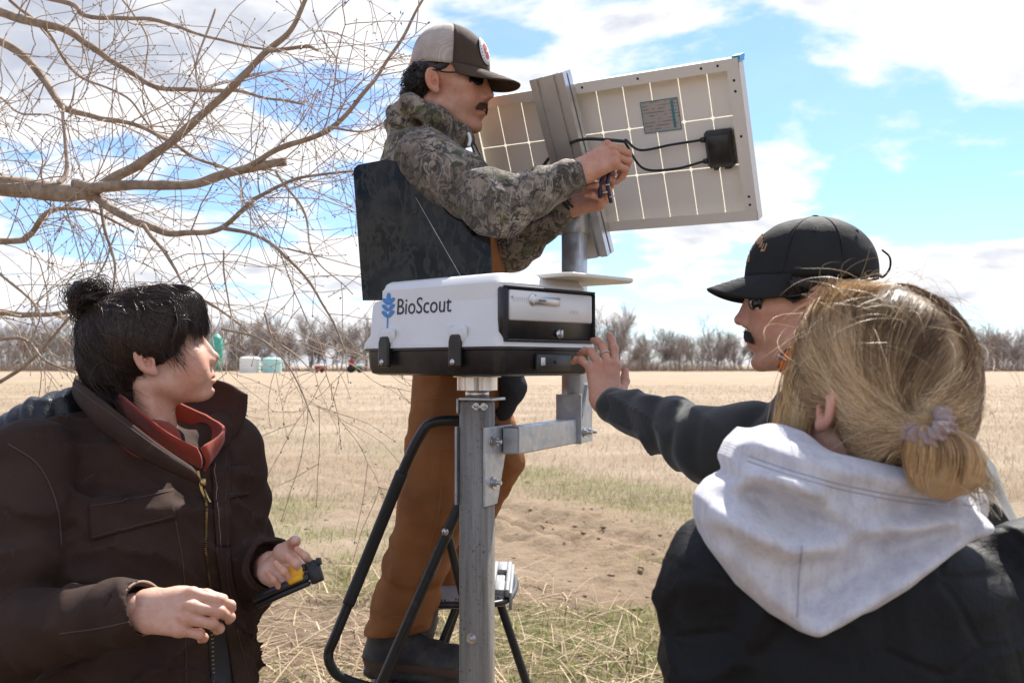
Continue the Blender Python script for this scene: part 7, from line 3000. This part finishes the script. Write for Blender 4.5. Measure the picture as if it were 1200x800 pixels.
HOODM = MT('heather_grey_fleece', rough=.95)
hn = HOODM.noise(60, 4, .7, HOODM.coord((1, 1, .18)))
hc = HOODM.mix(HOODM.ramp(hn, .40, .66, 0, .6), (.66, .65, .68, 1), (.46, .45, .50, 1))
hc = HOODM.mix(HOODM.ramp(HOODM.noise(260, 3, .7), .50, .68, 0, .35), hc, (.40, .39, .43, 1))
HOODM.color(hc)
hp_ = HOODM.bump(HOODM.noise(34, 4, .6), .22, .004)
hp_ = HOODM.bump(HOODM.wave(210, HOODM.coord((1, 1, 1)), 3.0), .16, .0008, hp_)
HOODM.bump(HOODM.noise(900, 2, .7), .40, .0009, hp_)
HOODM.b.inputs['Specular IOR Level'].default_value = .15
HOODM.b.inputs['Sheen Weight'].default_value = .3
HOODM = HOODM.m
BLOND = hair_mat('fair_hair', .40, .45)


def poly_sdf(P2, poly):
    """signed distance to a closed 2-D polygon (negative inside)"""
    v = np.asarray(poly, float)
    d = np.full(len(P2), 1e9)
    s = np.ones(len(P2))
    n = len(v)
    j = n - 1
    for i in range(n):
        e = v[j] - v[i]
        w = P2 - v[i]
        b = w - e * np.clip((w @ e) / (e @ e), 0, 1)[:, None]
        d = np.minimum(d, (b * b).sum(1))
        c = np.stack([P2[:, 1] >= v[i][1], P2[:, 1] < v[j][1], e[0] * w[:, 1] > e[1] * w[:, 0]])
        flip = c.all(0) | (~c).all(0)
        s = np.where(flip, -s, s)
        j = i
    return s * np.sqrt(d)


def line_d(P2, pl):
    d = np.full(len(P2), 1e9)
    pl = np.asarray(pl, float)
    for a, b in zip(pl[:-1], pl[1:]):
        e = b - a
        w = P2 - a
        q = w - e * np.clip((w @ e) / (e @ e), 0, 1)[:, None]
        d = np.minimum(d, (q * q).sum(1))
    return np.sqrt(d)


def person_d():
    pr = empty('person', (.38, 1.08, 0), 'person with fair hair in a scrunchie, pale grey hood over black quilted jacket', 'person')
    Hd = Head(W(1026, 476, 1.085), (-.40, .88, .26), (0, 0, 1), .915, True)
    fw = norm(np.array([-.30, .95, 0]))
    lat = np.cross([0, 0, 1.0], fw)                            # her left: to the left in the picture
    D = lambda z: np.array([0, 0, z])
    N = W(1012, 600, 1.085)
    Ls, Le, Lw = W(853, 668, 1.06), W(828, 940, 1.05), W(850, 1120, 1.16)
    Rs, Re, Rw = W(1205, 668, 1.13), W(1255, 930, 1.12), W(1230, 1100, 1.28)

    def under(P):
        d = chain(P, [N - D(.03), N - D(.2), N - D(.52)], [.07, .11, .12])
        for c in ((Rs, Re, Rw), (Ls, Le, Lw)):
            d = smin(d, chain(P, c, (.042, .036, .026)), .03)
        for s in (-1, 1):
            hj = N - D(.52) + lat * s * .085
            d = smin(d, chain(P, [hj, hj - D(.40), np.array([hj[0], hj[1], .06])], [.08, .058, .04]), .04)
        return d
    V, Q = sdf_mesh(under, (.02, .78, -.02), (.80, 1.45, 1.45), .014, 1)
    hl = hand_mesh(Lw, norm(Lw - Le), -lat, left=True, sc=.9, h=.003)
    hr = hand_mesh(Rw, norm(Rw - Re), lat, sc=.9, h=.003)
    body_mesh(pr, 'body', PINKSKIN, [Hd.mesh(W(1015, 600, 1.07), .050), (V, Q, np.zeros((len(V), 3))), hl[:3], hr[:3]])

    secs = [(N + D(-.01), .06, .055), (N + D(-.035), .11, .075), (N + D(-.075), .155, .095), (N + D(-.15), .178, .112), (N + D(-.30), .180, .125), (N + D(-.62), .175, .125)]

    def jk(P):
        d = torso_sdf(P, secs, lat, fw, 2.4)
        for s_, e_, w_, sd in ((Ls, Le, Lw, 10), (Rs, Re, Rw, 20)):
            a = smin(cap(P, s_, e_, .062, .056), cap(P, e_, w_, .056, .042), .02)
            d = smin(d, a - folds(P, rotm((0, 1, 0), .3), (7, 7, 14), .010, sd), .030)
        return d - folds(P, rotm((1, .3, .2), .8), (6, 13, 6), .012, 3) - folds(P, np.eye(3), (17, 17, 24), .004, 31)
    V, Q = sdf_mesh(jk, (.05, .86, .70), (.76, 1.40, 1.42), .0055, 1)
    link('quilted_jacket', np_mesh('quilted_jacket', V, Q), quilt_mat(), pr)

    def legs(P):
        d = 1.0
        for s in (-1, 1):
            hj = N - D(.55) + lat * s * .085
            c = chain(P, [hj, hj - D(.38), np.array([hj[0], hj[1], .07])], [.10, .08, .07])
            d = c if s == -1 else smin(d, c, .03)
        return smax(d, .03 - P[:, 2], .01)
    V, Q = sdf_mesh(legs, (.1, .85, 0), (.7, 1.4, .92), .012, 1)
    link('trousers', np_mesh('trousers', V, Q), RUBBER, pr)
    for s in (-1, 1):
        hj = N + lat * s * .085
        V, Q = sdf_mesh(lambda P: smax(smin(ell(P, (hj[0] + fw[0] * .05, hj[1] + fw[1] * .05, .05), (.12, .05, .055), np.stack([fw, lat, [0, 0, 1]], 1)), cap(P, (hj[0], hj[1], .06), (hj[0], hj[1], .15), .05), .03), -P[:, 2], .01),
                        (hj[0] - .25, hj[1] - .25, -.02), (hj[0] + .25, hj[1] + .25, .24), .008, 1)
        link('boot', np_mesh('boot', V, Q), BOOT, pr)

    # ---- hood lying on the back: its outline, thickness and folds in the plane of her shoulders
    Y0 = .965
    to2 = lambda pl: np.array([W(x, y, Y0)[[0, 2]] for x, y in pl])
    outl = to2([(889, 506), (872, 522), (862, 543), (868, 560), (846, 572), (832, 590), (830, 615), (840, 650), (868, 690), (905, 722), (936, 740), (952, 743), (986, 738), (1035, 724),
                (1080, 700), (1118, 672), (1143, 650), (1160, 632), (1170, 610), (1164, 588), (1140, 566), (1100, 556), (1040, 544), (980, 532), (930, 517)])
    ridges = [(to2([(868, 560), (900, 560), (950, 575), (1000, 600), (1050, 612), (1110, 612), (1165, 618)]), .020, .013),
              (to2([(834, 600), (870, 618), (920, 640), (965, 634), (1020, 625)]), .018, .013),
              (to2([(952, 735), (1000, 705), (1060, 672), (1110, 645), (1160, 622)]), .019, .012),
              (to2([(850, 650), (890, 690), (940, 728)]), .006, .015),
              (to2([(880, 520), (960, 545), (1040, 560), (1120, 575)]), .010, .012)]
    grooves = [(to2([(975, 585), (1010, 604), (1060, 606), (1120, 592)]), .018, .011),
               (to2([(885, 575), (930, 600), (980, 625), (1040, 640)]), .013, .012),
               (to2([(945, 700), (1010, 672), (1080, 640), (1140, 615)]), .010, .012)]
    rimtop = to2([(889, 506), (930, 517), (980, 532), (1040, 544), (1100, 556), (1140, 566)])

    def hd(P):
        # perspective-free plane coordinates
        P2 = np.stack([P[:, 0], P[:, 2]], 1)
        d2 = poly_sdf(P2, outl)
        x, z = P[:, 0], P[:, 2]
        yc = 1.02 - .10 * np.clip((z - (N[2] - .16)) / .2, 0, 1) * 0 + .25 * (x - N[0]) ** 2 * 6 * 0
        yc = 1.015 + .9 * (x - .33) ** 2 + .12 * (x - .33) + .10 * np.clip(z - (N[2] - .02), 0, 1)
        th = .052
        h = -.0
        for pl, amp, wd in ridges:
            h = h + amp * np.exp(-(line_d(P2, pl) / wd) ** 2)
        for pl, amp, wd in grooves:
            h = h - amp * np.exp(-(line_d(P2, pl) / wd) ** 2)
        front = (yc - P[:, 1]) - th - 1.45 * h - .006 * fbm(P * np.array([1, 1, 1.6]), 12, 3, 5)
        back = (P[:, 1] - yc) - .05
        d = smax(smax(d2, front, .034), back, .02)
        # collar band running round the neck to the front
        ring = [N + np.array([.098 * math.cos(t), .095 * math.sin(t) - .0, .035 - .010 * math.sin(t) - .028 * math.cos(t)]) for t in np.linspace(-.4, PI + .4, 12)]
        d = smin(d, chain(P, ring, [.026] * 12, .02), .03)
        return smax(d, -cap(P, N + D(.20), N + D(-.03), .083, .070), .010)
    V, Q = sdf_mesh(hd, (.14, .86, 1.18), (.56, 1.24, 1.47), .0034, 1)
    ho = link('hood', np_mesh('hood', V, Q), HOODM, pr)
    hs2 = Surf(V, Q)
    th_ = MT('grey_thread', (.42, .41, .45, 1), .9).m
    seam(hs2, [(940, 640), (936, 680), (934, 722)], 'seam', th_, ho, .0010, .0003)
    seam(hs2, [(878, 534), (930, 552), (990, 568), (1050, 580), (1110, 588)], 'seam', th_, ho, .0008, .0002)
    seam(hs2, [(876, 540), (930, 558), (990, 574), (1050, 586), (1110, 594)], 'seam', th_, ho, .0008, .0002)

    # ---- hair
    tie_w = W(1088, 498, .943)
    tie = Hd.l(tie_w[None])[0]
    bun = Hd.l(W(1108, 541, .955)[None])[0]

    def hs(P):
        Pm = P.copy()
        Pm[:, 1] = np.abs(Pm[:, 1])
        d = ell(P, (-.008, 0, .050), (.106, .086, .093))
        d = smin(d, ell(P, (-.052, 0, -.005), (.056, .070, .070)), .035)
        d = smin(d, ell(P, (.05, 0, .07), (.052, .072, .060)), .03)
        d = smin(d, ell(Pm, (.045, .060, .01), (.030, .018, .050)), .02)
        d = smin(d, ell(P, (-.055, 0, -.060), (.040, .056, .040)), .03)
        d = smin(d, cap(P, (-.06, 0, .0), tie, .045, .010), .03)
        d = d - .0045 * fbm(P * np.array([1, 1, .7]), 26, 2, 78)
        d = smax(d, -ell(P, (.125, 0, -.02), (.07, .075, .09)), .010)
        d = smax(d, -ell(Pm, (.0, .104, -.015), (.020, .030, .030)), .008)
        return d
    V, Q = sdf_mesh(lambda P: hs(P) + .0035, (-.20, -.14, -.15), (.14, .14, .18), .004, 1)
    cb = np.tile([[.40, .27, .145]], (len(V), 1))
    hb = link('hair', np_mesh('hair', Hd.w(V), Q, cb), BLOND, pr)
    r = np.random.default_rng(31)

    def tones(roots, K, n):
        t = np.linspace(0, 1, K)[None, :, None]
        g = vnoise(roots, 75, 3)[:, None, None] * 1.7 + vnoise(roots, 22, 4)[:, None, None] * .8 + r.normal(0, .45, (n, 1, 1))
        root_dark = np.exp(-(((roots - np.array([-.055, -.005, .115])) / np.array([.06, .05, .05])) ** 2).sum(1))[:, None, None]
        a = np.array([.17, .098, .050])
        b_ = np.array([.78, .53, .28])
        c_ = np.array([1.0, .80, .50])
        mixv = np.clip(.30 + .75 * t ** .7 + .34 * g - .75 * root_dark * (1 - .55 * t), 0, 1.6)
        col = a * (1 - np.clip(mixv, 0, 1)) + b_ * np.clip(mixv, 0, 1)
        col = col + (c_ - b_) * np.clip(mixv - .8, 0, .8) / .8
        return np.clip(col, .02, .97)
    n, K = 14500, 13
    # roots along a loose parting and hairline, running back to the scrunchie
    roots = np.stack([r.uniform(-.10, .10, n), r.normal(0, .07, n), r.uniform(-.02, .16, n)], 1)
    roots = project(hs, roots[:, None], np.zeros(n))[:, 0]
    t = np.linspace(0, 1, K)[None, :, None]
    tgt = tie + r.normal(0, .0055, (n, 3))
    sag = np.array([0, 0, -1.0]) * (.055 * np.sin(t * PI)) * r.uniform(.2, 1.0, (n, 1, 1))
    out_side = np.zeros((n, 1, 3))
    out_side[:, 0, 1] = np.sign(roots[:, 1]) * .04
    paths = roots[:, None] * (1 - t) + tgt[:, None] * t + out_side * np.sin(t * PI) + sag
    lift = r.normal(.0006, .0014, (n, 1)) + .003 * r.random((n, 1)) * np.sin(t[:, :, 0] * PI)
    paths = project(hs, paths, lift, 5)
    paths += .0014 * np.stack([vnoise(paths.reshape(-1, 3), 26, s).reshape(n, K) for s in (1, 2, 3)], -1)
    paths = clump(paths, 520, .55, .7, 3)
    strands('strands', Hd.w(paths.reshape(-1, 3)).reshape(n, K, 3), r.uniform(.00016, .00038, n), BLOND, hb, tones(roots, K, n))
    # locks falling in front of the near ear and along the left cheek
    n, K = 1500, 16
    t = np.linspace(0, 1, K)[None, :, None]
    x0 = r.uniform(-.01, .070, n)
    p0 = np.stack([x0 * .7 - .01, .030 + r.normal(0, .02, n), np.full(n, .145)], 1)
    p1 = np.stack([x0, .074 + r.normal(0, .005, n), .108 + r.normal(0, .01, n)], 1)
    p2 = np.stack([x0 + .018, .083 + r.normal(0, .006, n), .02 + r.normal(0, .015, n)], 1)
    p3 = np.stack([x0 * .9 + .01 + r.normal(0, .01, n), .074 + r.normal(0, .008, n), -.045 - r.uniform(0, .06, n)], 1)
    b = (1 - t) ** 3 * p0[:, None] + 3 * (1 - t) ** 2 * t * p1[:, None] + 3 * (1 - t) * t ** 2 * p2[:, None] + t ** 3 * p3[:, None]
    b += .003 * np.stack([vnoise(b.reshape(-1, 3), 24, s).reshape(n, K) for s in (4, 5, 6)], -1)
    ear = (np.abs(p3[:, 0] - .002) > .022)
    b = clump(b[ear], 60, .6, 1.0, 5)
    strands('side_locks', Hd.w(b.reshape(-1, 3)).reshape(-1, K, 3), r.uniform(.00022, .00045, len(b)), BLOND, hb, tones(p1[ear], K, len(b)))
    # fly-away hairs
    n, K = 300, 16
    t = np.linspace(0, 1, K)[None, :, None]
    p0 = np.stack([r.uniform(-.1, .09, n), r.normal(0, .06, n), r.uniform(.0, .15, n)], 1)
    p0 = project(hs, p0[:, None], np.zeros(n))[:, 0]
    cen = np.array([-.01, 0, .03])
    nn = p0 - cen
    nn /= np.linalg.norm(nn, axis=1)[:, None]
    tang = np.cross(nn, r.normal(0, 1, (n, 3)))
    tang /= np.linalg.norm(tang, axis=1)[:, None]
    L = r.uniform(.03, .11, (n, 1, 1))
    b = p0[:, None] + L * (tang[:, None] * t + nn[:, None] * (.25 * np.sin(t * PI) * r.random((n, 1, 1)) + .12 * t * r.random((n, 1, 1))))
    b += .005 * np.stack([vnoise(b.reshape(-1, 3), 16, s).reshape(n, K) for s in (7, 8, 9)], -1)
    strands('flyaway_hairs', Hd.w(b.reshape(-1, 3)).reshape(n, K, 3), r.uniform(.00014, .00024, n), BLOND, hb, hair_cols(n, K, (.5, .37, .22), (.72, .58, .38), .2, 12))
    # gathered tail below the scrunchie, folded into a soft bun with loose ends
    V, Q = sdf_mesh(lambda P: ell(P, bun, (.034, .038, .040)) - .004 * fbm(P, 40, 2, 3), bun - .07, bun + .07, .004, 1)
    bo = link('bun', np_mesh('bun', Hd.w(V), Q, np.tile([[.46, .31, .165]], (len(V), 1))), BLOND, hb)
    n, K = 2600, 16
    t = np.linspace(0, 1, K)[None, :, None]
    R_ = Hd.R
    wl = lambda v: np.asarray(v, float) @ R_                      # world direction to head frame
    dn, rt_, nr_ = wl((0, 0, -1)), wl((1, 0, 0)), wl((0, -1, 0))
    an = r.uniform(0, 2 * PI, (n, 1))
    rad = r.uniform(.6, 1.06, (n, 1))
    s0 = tie + .012 * (np.cos(an) * rt_ + np.sin(an) * nr_)
    e0 = bun + dn * (.030 + .008 * r.random((n, 1))) + rt_ * (.004 + r.normal(0, .016, (n, 1))) + nr_ * (-.012 + r.normal(0, .010, (n, 1)))
    m1 = bun - dn * .022 + (.052 * rad) * (np.cos(an) * rt_ + np.sin(an) * nr_)
    m2 = bun + dn * .026 + (.047 * rad) * (np.cos(an + .5) * rt_ + np.sin(an + .5) * nr_)
    b = (1 - t) ** 3 * s0[:, None] + 3 * (1 - t) ** 2 * t * m1[:, None] + 3 * (1 - t) * t ** 2 * m2[:, None] + t ** 3 * e0[:, None]
    b += .003 * np.stack([vnoise(b.reshape(-1, 3), 22, s).reshape(n, K) for s in (14, 15, 16)], -1)
    b = clump(b, 90, .5, .8, 6)
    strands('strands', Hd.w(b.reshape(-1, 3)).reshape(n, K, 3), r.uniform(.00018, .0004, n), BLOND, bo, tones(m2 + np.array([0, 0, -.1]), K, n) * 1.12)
    n = 130
    s0 = bun + r.normal(0, .02, (n, 3))
    e0 = bun + rt_ * r.uniform(.01, .05, (n, 1)) + dn * r.uniform(.01, .06, (n, 1)) + nr_ * r.normal(.0, .02, (n, 1))
    m1 = (s0 + e0) / 2 + rt_ * r.uniform(0, .03, (n, 1)) + r.normal(0, .006, (n, 3))
    b = (1 - t) ** 2 * s0[:, None] + 2 * (1 - t) * t * m1[:, None] + t ** 2 * e0[:, None]
    strands('loose_ends', Hd.w(b.reshape(-1, 3)).reshape(n, K, 3), r.uniform(.00025, .0005, n), BLOND, bo, hair_cols(n, K, (.5, .37, .22), (.74, .60, .40), .2, 13))
    # scrunchie
    ax = norm(bun - tie)
    u = norm(np.cross(ax, [.2, .4, .9]))
    v = np.cross(ax, u)

    def scr(P):
        q_ = P - tie - ax * .004
        zz = q_ @ ax
        x_, y_ = q_ @ u, q_ @ v
        rr = np.sqrt(x_ ** 2 + y_ ** 2)
        a_ = np.arctan2(y_, x_)
        R0 = .0165 + .002 * np.sin(a_ * 3)
        return np.sqrt((rr - R0) ** 2 + (zz + .003 * np.sin(a_ * 4)) ** 2) - (.0092 + .0022 * np.sin(a_ * 13 + 3 * np.sin(zz * 200)) + .002 * np.sin(a_ * 23 + 1))
    V, Q = sdf_mesh(scr, tie - .05, tie + .05, .0016, 1)
    link('scrunchie', np_mesh('scrunchie', Hd.w(V), Q), cloth('dusty_pink_velvet', (.37, .275, .25, 1), (.28, .20, .18, 1), 700, .8, fuzz=.4), hb)
    tort = MT('tortoiseshell_frame', rough=.12)
    tort.color(tort.mix(tort.ramp(tort.noise(90, 3), .42, .56), (.52, .12, .01, 1), (.03, .012, .006, 1)))
    sunglasses(Hd, pr, MT('amber_lens', (.55, .16, .02, 1), .05).m, tort.m, z=.026, x=.119, wrap=.008, big=.95)


person_d()
